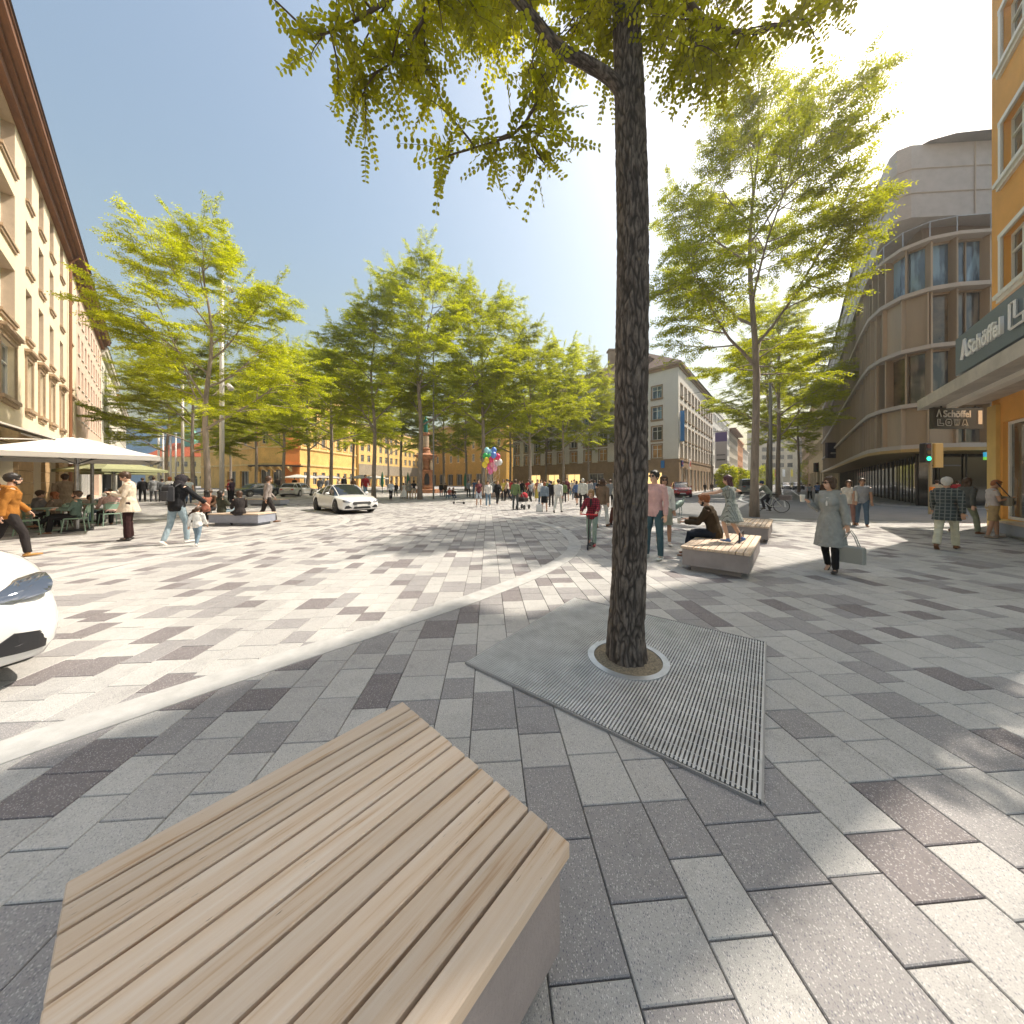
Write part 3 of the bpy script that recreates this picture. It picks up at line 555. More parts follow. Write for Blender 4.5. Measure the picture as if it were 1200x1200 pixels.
for k in range(9):
    f = thing('flag_pole', ['red','white','yellow','blue','green','orange','red','white','yellow'][k] + ' flag on a thin white pole, ' + ['first','second','third','fourth','middle','sixth','seventh','eighth','last'][k] + ' from the left before the glass hall', 'flag', (146+k*4.4,185,0), 0, 'flags in front of the glass hall')
    MB().tube([(0,0,0),(0,0,9)], [.09,.05], 6).build('pole', M_WFRAME, f); q = MB(); q.add([(0.06,0,8.8),(1.6,.3,8.6),(1.5,.1,4.6),(.06,0,4.8),(0.06,.03,8.8),(1.6,.33,8.6),(1.5,.13,4.6),(.06,.03,4.8)], [(0,3,2,1),(4,5,6,7),(0,1,5,4),(2,3,7,6)]); q.build('flag_cloth', mat('flag cloth %d' % (k%6), flagc[k%6], .8), f)
# stone buildings on the right side of the street, beyond the metal facade
m0 = (150,185)
M_YST = mat('yellow limestone', (.50,.38,.20), .9, var=.12, vs=.8)
simple_block('limestone_building', 'yellow limestone building with tall pilasters beyond the metal clad store', (93.5,104.7), (66.8,71.4), 22, M_YST, lambda W: grid(W, 1.2, 3.4, 1.7, [(17,2.6),(12.8,2.6),(8.6,2.6)], 'stone') + [(2+5*i,.2,3.4,4.0,'shop') for i in range(8)], (M_DARKM, M_YST, M_GLASS), roof=M_TILE)
simple_block('limestone_building', 'last limestone building on the right, next to the street trees', (122,140), (93.8,105), 20, mat('warm limestone', (.46,.32,.19), .9, var=.12, vs=.8), lambda W: grid(W, 1.2, 3.6, 1.7, [(15.5,2.4),(11.5,2.4),(7.6,2.4)], 'stone') + [(2+5*i,.2,3.4,4.0,'shop') for i in range(8)], (M_DARKM, M_YST, M_GLASS), roof=M_TILE)

# metal clad department store with rounded corner
M_PANEL = mat('bronze grey metal panels', (.30,.235,.165), .5, .15, var=.18, vs=.8, stretch=(1,1,.12))
M_PANEL2 = mat('lighter bronze panels', (.40,.32,.235), .5, .15, var=.15, vs=.9, stretch=(1,1,.12))
M_EDGE = mat('pale concrete edge', (.42,.38,.34), .7); M_MESHM = mat('grey mesh cladding', (.40,.375,.365), .6, .1, var=.1, vs=2)
def metal_store():
    root = thing('metal_clad_store', 'department store with rounded bronze panel facade, glass bays and a dark recessed entrance', 'building')
    base = [(66.5,71),(53.9,56.2),(32.2,31.1),(28.2,26.4),(26.4,24.2),(25.5,22.6),(25.3,21.4),(25.8,20.6),(26.8,20.2),(28.5,20.0),(44,20.0)]
    Q = []
    for i in range(len(base)-1):
        a, b = Vector(base[i]), Vector(base[i+1]); n = max(1, round((b-a).length/(1.9 if i > 7 or i < 3 else 1.1)))
        for k in range(n): Q.append(a + (b-a)*k/n)
    Q.append(Vector(base[-1])); n = len(Q)
    nrm = []
    for i in range(n):
        t = (Q[min(i+1,n-1)] - Q[max(i-1,0)]).normalized(); nrm.append(Vector((t.y*-1, t.x))*1)   # inward (left of travel)
    def off(i, o): return Q[i] - nrm[i]*o
    def ring(z0, z1, o0, o1, m, name, mi=0):
        b = MB()
        for i in range(n-1):
            a, c, d, e = off(i,o0), off(i+1,o0), off(i,o1), off(i+1,o1)
            b.add([(*a,z0),(*c,z0),(*c,z1),(*a,z1),(*d,z0),(*e,z0),(*e,z1),(*d,z1)], [(0,1,2,3),(4,7,6,5),(3,2,6,7),(0,4,5,1)], mi)
        b.build(name, m, root)
    S = [(3.95,6.3),(6.55,9.8),(10.05,13.3),(13.55,16.4)]
    for z in (3.7, 6.302, 9.802, 13.302): ring(z, z+.245, .38, -.6, M_EDGE, 'floor_edge')
    ring(16.4, 16.6, .38, -.6, M_EDGE, 'floor_edge')
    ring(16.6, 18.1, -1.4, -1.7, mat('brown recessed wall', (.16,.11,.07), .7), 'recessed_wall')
    rl = MB()
    for i in range(0, n): p = off(i,.2); rl.tube([(*p,16.6),(*p,17.6)], .02, 5)
    rl.tube([(*off(i,.2),17.6) for i in range(n)], .025, 5); rl.build('railing', M_STEEL, root)
    U2 = [Vector(p) for p in ((66.5,71),(53.9,56.2),(43,43.6),(32.2,31.1),(28.6,26.7),(25.6,23.2),(24.5,21.6),(24.4,21.1),(24.9,20.75),(28.5,20.5),(32.5,20.3),(37,20.15),(44,20.0))]
    def o2(i, o): t_ = (U2[min(i+1,12)] - U2[max(i-1,0)]).normalized(); return U2[i] - Vector((-t_.y, t_.x))*o
    ub = MB()
    for i in range(12): a, c = U2[i], U2[i+1]; ub.add([(*a,18.1),(*c,18.1),(*c,22.6),(*a,22.6)], [(0,1,2,3)])
    ub.add([(*u,18.1) for u in U2] + [(64,42,18.1)], [(i+1,i,13) for i in range(12)]); ub.add([(*u,22.6) for u in U2] + [(64,42,22.6)], [(i,i+1,13) for i in range(12)]); ub.build('upper_cladding', M_MESHM, root)
    sm = MB()
    for i in (1,2,3,4,5,9,10,11): p = o2(i,.03); sm.tube([(*p,18.15),(*p,22.55)], .035, 4)
    for z in (19.6,21.1): sm.tube([(*o2(i,.03),z) for i in range(13)], .03, 4)
    sm.build('cladding_seam', M_EDGE, root)
    # flat roof, dark ground floor set back
    rf = MB(); pass
    rf.add([(*off(i,.2),22.6) for i in range(n)] + [(60,60,22.6)], [(i,i+1,n) for i in range(n-1)]); rf.build('roof', M_DARKM, root)
    gf = MB()
    for i in range(n-1):
        a, c = off(i,-2.4), off(i+1,-2.4); gf.add([(*a,0),(*c,0),(*c,3.7),(*a,3.7)], [(0,1,2,3)])
    gf.build('ground_floor_glass', mat('black shop glass', (.018,.016,.014), .08, spec=.8, var=.6, vs=.4), root)
    ml = MB()
    for i in range(0,n): p = off(i,-2.3); MB().tube([(*p,0),(*p,3.7)], .05, 4).build('shop_mullion', M_DARKM, root)
    pass; ring(3.5,3.697,.38,-2.5,mat('gold soffit',(.40,.27,.10),.6),'soffit')
    # storeys: bays of glass or panels with fins
    for si, (z0, z1) in enumerate(S):
        pan = MB(); core = MB()
        for i in range(n-1):
            a, c = Q[i], Q[i+1]; mid = (a+c)/2; xs = CX + F*mid.x/mid.y; t = (c-a); L = t.length; t.normalize(); M = Fm(a.x, a.y, t.x, t.y, z0)
            h = z1-z0
            if si == 0: glass = xs > 1110
            elif si == 1: glass = (1036 < xs < 1082) or xs > 1090
            elif si == 2: glass = xs > 1088
            else: glass = xs > 1020
            if xs < 1015: glass = False
            if glass:
                bay = MB(); bay.box(.04,.28,.05,L-.04,.32,h-.05); gcol = M_GLASSB if si == 3 else mat('amber reflecting glass', (.12,.085,.04), .06, spec=1, var=.75, vs=.9) if (i+si) % 3 == 0 else M_GLASS
                g = bay.build('window', gcol, root, mw=M)
                fr = MB(); fr.box(0,-.16,0,.09,.3,h); fr.box(.10,.18,0,L,.34,.1); fr.box(.10,.18,h-.12,L,.34,h)
                if L > 1.4: fr.box(L/2-.03,.2,.1,L/2+.03,.31,h-.12)
                fr.build('frame', M_PANEL2 if (i % 2) else M_PANEL, g)
            else:
                k = 2 if L > 1.4 else 1
                for j in range(k):
                    pan.M = M; pan.box(L*j/k+.02,-.04,.02,L*(j+1)/k-.02,.1,h-.02, (i*k+j) % 2)
                pan.box(L-.03,-.24,.0,L+.03,.1,h, 1)
        pan.M = None; pan.build('panel_wall', [M_PANEL, M_PANEL2], root)
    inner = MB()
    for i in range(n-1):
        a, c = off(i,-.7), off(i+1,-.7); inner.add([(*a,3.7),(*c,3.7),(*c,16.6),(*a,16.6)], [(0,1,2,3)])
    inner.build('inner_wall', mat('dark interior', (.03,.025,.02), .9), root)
    t = thing('projecting_sign', 'dark navy box sign at the far end of the metal clad store', 'sign'); t.matrix_world = Fm(45.5,47.2,1,0); MB().box(-.9,-.2,5.0,2.0,.2,7.2).build('sign_panel', mat('dark navy panel', (.02,.02,.05), .3), t)
    MB().box(-.5,-.22,5.6,1.4,-.203,5.8).build('lettering', M_SIGNW, t); MB().tube([(2.0,0,6.1),(3.4,0,6.1)], .06, 6).build('bracket', M_DARKM, t)
    for nm, x, c in (('blue and green', 27.6, (.03,.3,.5)), ('blue', 30.5, (.03,.3,.6))):
        t = thing('shop_sign', nm + ' lit strip sign inside the dark store entrance', 'sign', (x,19.4,2.9)); MB().box(0,0,.18,1.2,.1,.45).build('sign_panel', mat('lit blue %s' % nm, c, .4, emit=.6), t); MB().box(0,0,0,1.2,.1,.175).build('sign_stripe', mat('lit green', (.15,.5,.05), .4, emit=.6), t)
        MB().tube([(.6,.05,.45),(.6,.05,.8)], .02, 6).build('hanger', M_DARKM, t)
metal_store()

# orange-ochre outdoor shop building with big canopy
def shop_building():
    dv = Vector((-.628,-.778)); C = Vector((17.3,12.0)); W = 6.6; WC = 8.8; H = 27
    root = thing('orange_shop_building', 'orange plaster building with white framed windows above the outdoor clothing shop', 'building')
    M = Fm(C.x, C.y, dv.x, dv.y)      # local x towards the camera, y inward (to the right)
    M_OR = mat('warm orange plaster', (.80,.40,.10), .9, var=.12, vs=.8, bump=.15, bs=30)
    w = MB(); ops = [(.75, z, 1.5, 1.9, 'stone') for z in (8.1,12.0,15.9,19.8,23.7)] + [(3.9, z, 1.5, 1.9, 'stone') for z in (8.1,12.0,15.9,19.8,23.7)] + [(.75,.35,5.6,3.3,'ribbon')]
    facade(root, M, W, H, ops, w, (M_WFRAME, M_WFRAME, M_GLASS))
    w.M = M; D = 2.75  # unseen wedge plan, shaped so sun passes its near end onto the paving
    w.add([(0,0,0),(0,D,0),(0,D,H),(0,0,H)], [(0,1,2,3)]); w.add([(W,0,0),(W,0,H),(0,D,H),(0,D,0)], [(0,1,2,3)]); w.add([(0,0,H),(W,0,H),(0,D,H)], [(0,1,2)])
    w.add([(W+.003,0,0),(WC,0,0),(WC,0,4.35),(W+.003,0,4.35)], [(0,1,2,3)]); w.M = None
    w.build('wall', [M_OR, M_OR], root)
    cn = MB(); cn.M = M; cn.box(-.5,-.55,H+.003,W,.2,H+.4); cn.build('cornice', M_PALE, root)
    # shop front piers and sill
    p = MB(); p.M = M; p.box(-.02,-.1,0,.62,-.003,4.3); p.box(.63,-.14,0,6.5,-.003,.34); p.build('pier', mat('yellow pier', (.66,.46,.16), .8, var=.08, vs=2), root)
    MB()
    cp = MB(); cp.M = M; cp.box(-.2,-1.7,4.50,WC,-.003,4.82, 0); cp.box(-.2,-1.7,4.44,WC,-1.45,4.498, 0); cp.box(.3,-1.1,4.36,WC,-.85,4.497,1)
    cp.build('canopy', [mat('weathered canopy concrete', (.50,.46,.40), .8, var=.25, vs=1.2, bump=.2, bs=20), M_PALE], root)
    # big box sign on the canopy
    sg = thing('shop_sign', 'long slate grey box sign with white outline lettering on top of the canopy', 'sign'); sg.matrix_world = M
    MB().box(3.2,-1.62,4.95,WC,-1.35,6.1).build('sign_panel', mat('slate grey sign', (.13,.17,.20), .5), sg)
    tx = text_mesh('Schöffel', .60, .03, M_SIGNW, 'LEFT', .012); lf = link('lettering', tx, sg, mw=Matrix.Translation((4.28,-1.65,5.3)) @ Matrix.Rotation(R(90),4,'X'))
    pk = MB(); pk.tube([(3.82,-1.65,5.3),(4.02,-1.65,5.85),(4.2,-1.65,5.3)], .045, 4); pk.tube([(3.92,-1.65,5.42),(4.2,-1.65,5.42)], .03, 4); pk.build('emblem', M_SIGNW, sg)
    def outline_word(M_, s, parent, x, y, z, wd=.5, gap=.13):
        SH = {'L': [[(0,0),(1,0),(1,.34),(.38,.34),(.38,1),(0,1)]], 'O': [[(.2,0),(.8,0),(1,.25),(1,.75),(.8,1),(.2,1),(0,.75),(0,.25)], [(.36,.36),(.64,.36),(.64,.64),(.36,.64)]], 'W': [[(0,1),(.2,0),(.42,0),(.5,.5),(.58,0),(.8,0),(1,1),(.74,1),(.66,.45),(.6,1),(.4,1),(.34,.45),(.26,1)]], 'A': [[(0,0),(.36,1),(.64,1),(1,0),(.72,0),(.64,.24),(.36,.24),(.28,0)]]}
        b = MB()
        for k, ch in enumerate(s):
            for lp in SH[ch]:
                pts = [(x+k*(wd+gap)+p[0]*wd, y, z+p[1]*wd*1.0) for p in lp]; pts.append(pts[0]); pts.append(pts[1]); b.tube(pts, .028*wd/.5, 4)
        b.build('lettering', M_SIGNW, parent)
    outline_word(M, 'LOWA', sg, 6.55, -1.66, 5.25, .60, .08)
    hs_ = thing('hanging_sign', 'small dark sign with white lettering hanging under the canopy end', 'sign'); hs_.matrix_world = Fm(17.0,12.75,1,.05) @ Matrix.Translation((0,0,.42))
    MB().box(-1.0,-.06,3.22,1.05,.06,4.02).build('sign_panel', mat('black brown sign', (.045,.04,.03), .4), hs_); link('lettering', text_mesh('Schöffel', .36, .012, M_SIGNW, 'LEFT', .006), hs_, mw=Matrix.Translation((-.62,-.075,3.66)) @ Matrix.Rotation(R(90),4,'X'))
    pk = MB(); pk.tube([(-.88,-.075,3.66),(-.79,-.075,3.93),(-.70,-.075,3.66)], .02, 4); pk.build('emblem', M_SIGNW, hs_); outline_word(None, 'LOWA', hs_, -.85, -.08, 3.33, .24, .09)
    MB().box(.82,-.075,3.4,.98,-.062,3.92).build('side_tab', M_SIGNW, hs_)
    [MB().tube([(q_,0,4.02),(q_,0,4.12)], .025, 6).build('hanger', M_DARKM, hs_) for q_ in (-.6,.8)]
    # posters inside the shop window
    ps = thing('window_poster', 'white poster with a dark box and red marks behind the shop window', 'poster'); ps.matrix_world = M; MB().box(1.5,.40,1.9,2.3,.42,3.5).build('poster_sheet', mat('poster paper', (.75,.75,.72), .7), ps)
    q = MB(); q.box(1.6,.385,2.9,2.0,.398,3.3); q.box(1.7,.385,2.5,1.85,.398,2.8); q.build('poster_mark', M_DARKM, ps); MB().box(1.6,.385,2.0,2.2,.398,2.25).build('poster_mark', mat('red paint', (.62,.03,.03), .4), ps)
shop_building()
# mountain far behind the left street and to the right
mt = MB(); 
def ridge(x0, x1, y, hs, name):
    b = MB(); n = 60; v = []
    for i in range(n+1):
        x = x0+(x1-x0)*i/n; h = hs*(.55+.35*noise.noise(Vector((i*.13,3,1)))+.25*noise.noise(Vector((i*.4,9,1)))) * min(1, 4*min(i, n-i)/n)
        v += [(x,y-hs*1.2,-2),(x+20*noise.noise(Vector((i*.7,5,2))),y-hs*.4,h*.55),(x,y,h)]
    b.add(v, [(i*3+k,(i+1)*3+k,(i+1)*3+k+1,i*3+k+1) for i in range(n) for k in (0,1)]); b.build(name, mat('haze blue forested mountain', (.035,.10,.19), .95, var=.5, vs=.012), kind='structure', smooth=True)  # blue of the distant air is put into the forest colour
ridge(-2300,-300,1400,440,'mountain')

# ---------------------------------------------------------------- trees
M_BARK = mat('grey tree bark', (.30,.25,.21), .9, var=.3, vs=7, stretch=(1,1,.3), bump=.4, bs=30)
M_LEAF = leafmat('bright locust foliage', (.13,.16,.014), (.33,.34,.035), .52, .495)
M_LEAF2 = leafmat('olive locust foliage', (.11,.13,.014), (.27,.28,.035), .52)
def leafpairs(P, D, U, L, K, wl, ll, hexa=False, droop=.25):
    """fronds: P base, D direction, U up normal, L length; K leaflet pairs each. returns verts (n*K*2, k, 3)"""
    S = np.cross(D, U); S /= np.linalg.norm(S, axis=1, keepdims=True)+1e-9; out = []
    for k in range(K):
        f = (k+.6)/K; B = P + D*(L*f)[:,None] + np.array([0,0,-1.])*(L*droop*f*f)[:,None]
        sz = (1.0 - .45*abs(f-.45))
        for sgn in (1,-1):
            dr = S*sgn*.85 + D*.45 + np.array([0,0,-.12]); dr = dr + rng.normal(0,.13,dr.shape); dr /= np.linalg.norm(dr, axis=1, keepdims=True)
            W = np.cross(dr, U); W /= np.linalg.norm(W, axis=1, keepdims=True)+1e-9; W = W*wl*sz + U*rng.normal(0,.35,(len(P),1))*wl
            ln = ll*sz*rng.uniform(.85,1.15,(len(P),1)); st = dr*ln*.06
            if hexa: v = [B+st, B+dr*ln*.25+W*.85, B+dr*ln*.62+W, B+dr*ln*.93+W*.5, B+dr*ln, B+dr*ln*.93-W*.5, B+dr*ln*.62-W, B+dr*ln*.25-W*.85]
            else: v = [B, B+dr*ln*.5+W, B+dr*ln, B+dr*ln*.5-W]
            out.append(np.stack(v, 1))
    return np.concatenate(out, 0)
def rdir(az, el): return Vector((math.cos(az)*math.cos(el), math.sin(az)*math.cos(el), math.sin(el)))
def make_tree(seed, H=16.0, clear=5.2, rad=5.0, nl=11, fr_len=.30, dens=1.0, K=3, lean=0, leafm=None, sparse=0):
    rs = random.Random(seed); tr = MB(); fr = []
    pts = [Vector((0,0,-.1))]; r0 = .17
    for i in range(1, 12):
        z = H*.82*i/11; pts.append(Vector((math.sin(i*.9+seed)*.10*(i/5), math.cos(i*.7+seed)*.10*(i/5), z)))
    rr = [r0*(1.25 if i == 0 else 1)*(1-.82*(i/11)**1.3) for i in range(12)]; tr.tube(pts, rr, 10)
    def at(z):
        f = max(0, min(10.99, z/(H*.82)*11)); i = int(f); return pts[i].lerp(pts[i+1], f-i)
    def branch(p, d, L, r, lv):
        n = 6 if lv < 3 else 4; q = [p]; dd = d.copy()
        for i in range(n):
            dd = (dd + Vector((rs.uniform(-.16,.16), rs.uniform(-.16,.16), rs.uniform(-.10,.12) + (.05 if lv == 1 else -.03)))).normalized(); q.append(q[-1] + dd*(L/n))
        if lv < 4: tr.tube(q, [r*(1-.75*i/n) for i in range(n+1)], 6 if lv == 1 else 4 if lv == 2 else 3, cap=False)
        if lv == 3:
            m = max(5, int(L/.036*dens))
            for j in range(m):
                f = (j+rs.random())/m; k = min(n-1, int(f*n)); b = q[k].lerp(q[k+1], f*n-k); t = (q[k+1]-q[k]).normalized(); az = rs.choice((-1,1))*rs.uniform(.5,1.3)
                s = Vector((t.x*math.cos(az)-t.y*math.sin(az), t.x*math.sin(az)+t.y*math.cos(az), t.z*.4+rs.uniform(-.25,.25))).normalized()
                fr.append((b, s, fr_len*rs.uniform(.7,1.25), rs.random()))
            fr.append((q[-1], dd, fr_len*1.2, rs.random()))
            return
        m = {1: 10, 2: 7}[lv] if L > 1.5 else 5
        for j in range(m):
            f = .22 + .78*(j+rs.random()*.7)/m; f = min(f, .98); k = min(n-1, int(f*n)); b = q[k].lerp(q[k+1], f*n-k); t = (q[k+1]-q[k]).normalized()
            sd_ = 1 if j % 2 else -1; az = math.atan2(t.y,t.x) + sd_*rs.uniform(.4,1.05); el = rs.uniform(-.12,.55) if lv == 1 else rs.uniform(-.25,.35)
            branch(b, rdir(az, el), L*(.50 if lv == 1 else .55)*(1.15-.5*f)*rs.uniform(.8,1.15), r*.45, lv+1)
        branch(q[-1], dd, L*.33, r*.3, 3)
    for i in range(nl):
        f = (i+.3)/nl; z = clear*.82 + (H*.82-clear*.82)*f; az = i*2.4 + rs.uniform(-.4,.4); e = .30 + .75*f + rs.uniform(-.1,.15)
        env = rad*(1.0 - .62*f**1.5)*rs.uniform(.85,1.12); L = env*1.12
        branch(at(z), rdir(az, e), L, r0*(.42-.25*f), 1)
    for k in range(3): branch(at(H*.80), rdir(k*2.1+seed, 1.15), H*.17, .03, 2)
    P = np.array([f[0] for f in fr]); D = np.array([f[1] for f in fr]); L = np.array([f[2] for f in fr]); tn = np.array([f[3] for f in fr])
    U = np.tile([0,0,1.], (len(fr),1)) + rng.normal(0,.38,(len(fr),3)); U /= np.linalg.norm(U, axis=1, keepdims=True)
    V = leafpairs(P, D, U, L, K, fr_len*.085, fr_len*.40, droop=.15)
    tone = np.tile(tn, K*2)*.8 + rng.random(len(V))*.2
    return tr.mesh('trunk', M_BARK, True), quads_mesh('crown', V.reshape(-1,3), 4, leafm or M_LEAF, tone)
PROTO = [make_tree(1, nl=12, fr_len=.30), make_tree(5, nl=12, fr_len=.30), make_tree(9, nl=11, fr_len=.32, leafm=M_LEAF2), make_tree(23, nl=17, rad=6.2, fr_len=.30, K=4, clear=4.6, dens=1.0)]
print('tree faces', [len(p[1].polygons) for p in PROTO])
def tree(x, by, top, hw, proto, label, rz=0, Y=None, group='young locust trees on the square', clear=None):
    Y = Y or F*CH/(by-HY); X = (x-CX)/F*Y; Ht = CH + (HY-top)/F*Y; rad = hw/F*Y
    t = thing('locust_tree', label, 'tree', (X,Y,0), rz, group); sx = rad/5.6; t.scale = (sx, sx, Ht/16.4)
    tm, cm = PROTO[proto]; link('trunk', tm, t); link('crown', cm, t)
tree(243,604,236,112,0,'leaning-crowned locust tree beside the tall pale lamp pole on the left',R(20))
tree(226,584,380,75,2,'slim tree directly behind the big left tree, right of the hooded woman',R(100),Y=30)
tree(196,575,400,60,1,'tree behind the hooded woman, in front of the red roofed building',R(200),Y=44)
tree(884,606,56,142,0,'big pale green locust tree behind the low bench at the right',R(65))
tree(912,574,320,78,1,'tree behind the cyclist, darker green crown under the big right tree',R(10),Y=34)
tree(936,573,395,45,2,'small dark crowned tree at the mouth of the tram street',R(60),Y=52)
tree(900,572,370,60,2,'slim trunk tree behind the cyclist nearer the tower',R(250),Y=44)
for i, (x, Y, top, hw, pr, lb) in enumerate([
    (492,31,270,95,1,'tallest tree of the square grove, left of the slim lamp pole by the fountain'),
    (566,34,318,82,0,'tree holding the balloons in front of its trunk'),
    (438,32,330,80,0,'tree right behind the white coupe car, leaning trunk'),
    (621,38,366,66,1,'tree above the middle of the crowd'),
    (388,38,386,72,2,'tree behind the roof of the white coupe car'),
    (361,46,392,62,1,'tree behind the silver estate car'),
    (660,46,384,56,0,'tree in front of the grey corner building, left of the big trunk'),
    (690,50,396,46,1,'tree close to the big trunk, in front of the stone shop level'),
    (332,52,388,58,0,'tree in front of the orange corner building'),
    (300,60,398,50,2,'tree at the canopy of the orange corner building'),
    (414,60,400,50,2,'tree in front of the join of orange and yellow buildings'),
    (470,64,410,52,2,'tree left of the fountain in front of the yellow building'),
    (520,66,420,50,2,'tree right behind the fountain column'),
    (546,60,410,50,2,'tree in front of the deep ochre building'),
    (598,62,412,50,2,'tree before the left end of the grey corner building'),
    (640,66,420,44,2,'small far tree over the shop windows'),
    (575,76,430,42,0,'far tree behind the balloons'),
    (455,84,430,40,0,'far tree before the yellow building windows'),
    (718,58,428,34,1,'tree half hidden behind the big bark trunk'),
    (270,70,420,40,2,'tree behind the tall pale lamp pole')]):
    tree(x, 0, top, hw, pr, lb, R(67*i), Y=Y)
# off-frame trees, added so their crowns dapple the paving at the right
# bushes in the side street
def bush(name, label, x, Y, r, h, n=900, m=None):
    t = thing(name, label, 'shrub', ((x-CX)/F*Y, Y, 0), 0, 'shrubs along the tram street'); P = rng.normal(0,1,(n,3)); P /= np.linalg.norm(P,axis=1,keepdims=True); P *= rng.uniform(.5,1,(n,1))**.5
    P = P*np.array([r,r,h/2]) + np.array([0,0,h*.55]); D = rng.normal(0,1,(n,3)); D /= np.linalg.norm(D,axis=1,keepdims=True); U = rng.normal(0,1,(n,3)); U /= np.linalg.norm(U,axis=1,keepdims=True)
    V = leafpairs(P, D, U, np.full(n,.4), 2, .09, .28); link('foliage', quads_mesh('foliage', V.reshape(-1,3), 4, m or M_LEAF, rng.random(len(V))), t); MB().tube([(0,0,0),(0,0,h*.6)], [.08,.03], 6).build('stem', M_BARK, t)
for i,(x,Y,r,h,lb) in enumerate([(851,58,1.6,4.4,'dark bush behind the girl on the bench, nearest of the street bushes'),(866,66,1.7,4.2,'second street bush above the grey van'),(878,74,1.6,4,'street bush left of the big right tree trunk'),(897,90,2.2,6,'yellow green bush below the beige tower'),(948,110,3,9,'yellow green street tree behind the traffic lights')]): bush('street_bush', lb, x, Y, r, h)

# ---------------------------------------------------------------- the big foreground tree
def barkmat():
    m = mat('rugged dark bark', (.155,.125,.105), .92); n = m.node_tree.nodes; L = m.node_tree.links; b = n['Principled BSDF']
    tc = n.new('ShaderNodeTexCoord'); mp = n.new('ShaderNodeMapping'); mp.inputs['Scale'].default_value = (1,1,.28); L.new(tc.outputs['Object'], mp.inputs[0])
    t = n.new('ShaderNodeTexNoise'); t.inputs['Scale'].default_value = 38; t.inputs['Detail'].default_value = 8; t.inputs['Roughness'].default_value = .7; L.new(mp.outputs[0], t.inputs['Vector'])
    r = n.new('ShaderNodeValToRGB'); r.color_ramp.elements[0].position = .35; r.color_ramp.elements[1].position = .7; r.color_ramp.elements[0].color = (.05,.04,.034,1); r.color_ramp.elements[1].color = (.24,.20,.17,1); L.new(t.outputs[0], r.inputs[0])
    v = n.new('ShaderNodeTexNoise'); v.inputs['Scale'].default_value = 9; v.inputs['Detail'].default_value = 5; L.new(tc.outputs['Object'], v.inputs['Vector'])
    g = n.new('ShaderNodeMapRange'); g.inputs[1].default_value = .66; g.inputs[2].default_value = .74; g.inputs[4].default_value = .6; L.new(v.outputs[0], g.inputs[0])
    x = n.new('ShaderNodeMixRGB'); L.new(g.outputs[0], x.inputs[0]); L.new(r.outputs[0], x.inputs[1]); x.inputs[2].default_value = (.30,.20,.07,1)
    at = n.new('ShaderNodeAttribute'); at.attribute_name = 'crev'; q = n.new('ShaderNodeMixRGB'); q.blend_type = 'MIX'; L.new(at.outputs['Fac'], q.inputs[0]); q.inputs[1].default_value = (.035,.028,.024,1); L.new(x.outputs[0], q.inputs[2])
    L.new(q.outputs[0], b.inputs['Base Color'])
    bp = n.new('ShaderNodeBump'); bp.inputs['Strength'].default_value = .8; bp.inputs['Distance'].default_value = .006; L.new(t.outputs[0], bp.inputs['Height']); L.new(bp.outputs[0], b.inputs['Normal'])
    return m
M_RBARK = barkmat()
def bark_tube(pts, rad, n, step, amp, name, parent):
    """tube resampled finely and displaced into vertical bark ridges"""
    pts = [Vector(p) for p in pts]; S = [0]
    for i in range(len(pts)-1): S.append(S[-1] + (pts[i+1]-pts[i]).length)
    N = int(S[-1]/step); v = []; crev = []; prev = Vector((1,0,0))
    def cr(A, f, i):
        p0,p1,p2,p3 = A[max(i-1,0)],A[i],A[i+1],A[min(i+2,len(A)-1)]; return .5*((2*p1)+(p2-p0)*f+(2*p0-5*p1+4*p2-p3)*f*f+(-p0+3*p1-3*p2+p3)*f**3)
    Q = []; RR = []
    for k in range(N+1):
        s = S[-1]*k/N; i = max(j for j in range(len(S)-1) if S[j] <= s + 1e-9); f = (s-S[i])/(S[i+1]-S[i]); Q.append(cr(pts, f, i)); RR.append(rad[i]*(1-f)+rad[i+1]*f)
    for k in range(N+1):
        t = (Q[min(k+1,N)]-Q[max(k-1,0)]).normalized(); a = prev - t*prev.dot(t); a.normalize(); prev = a; b = t.cross(a); s = S[-1]*k/N; r = RR[k]
        for j in range(n):
            th = 2*math.pi*j/n; c, sn = math.cos(th), math.sin(th)
            q = Vector((c*r*32, sn*r*32, s*6.0)); wv = noise.noise(Vector((c*2,sn*2,s*3.3)))*1.5
            e = noise.noise(q*1.15 + Vector((wv,wv,0))); rid = min(1, abs(e)*3.4); e2 = noise.noise(Vector((c*r*55,sn*r*55,s*16)))
            lump = noise.noise(Vector((c*1.3,sn*1.3,s*.9)))*.05
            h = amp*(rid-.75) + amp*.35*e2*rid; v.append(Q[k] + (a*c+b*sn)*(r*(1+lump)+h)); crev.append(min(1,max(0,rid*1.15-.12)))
    f = [(k*n+j, k*n+(j+1)%n, (k+1)*n+(j+1)%n, (k+1)*n+j) for k in range(N) for j in range(n)]
    m = MB(); m.add(v, f); me = m.mesh(name, M_RBARK, True); at = me.attributes.new('crev', 'FLOAT', 'POINT'); at.data.foreach_set('value', crev); return link(name, me, parent)
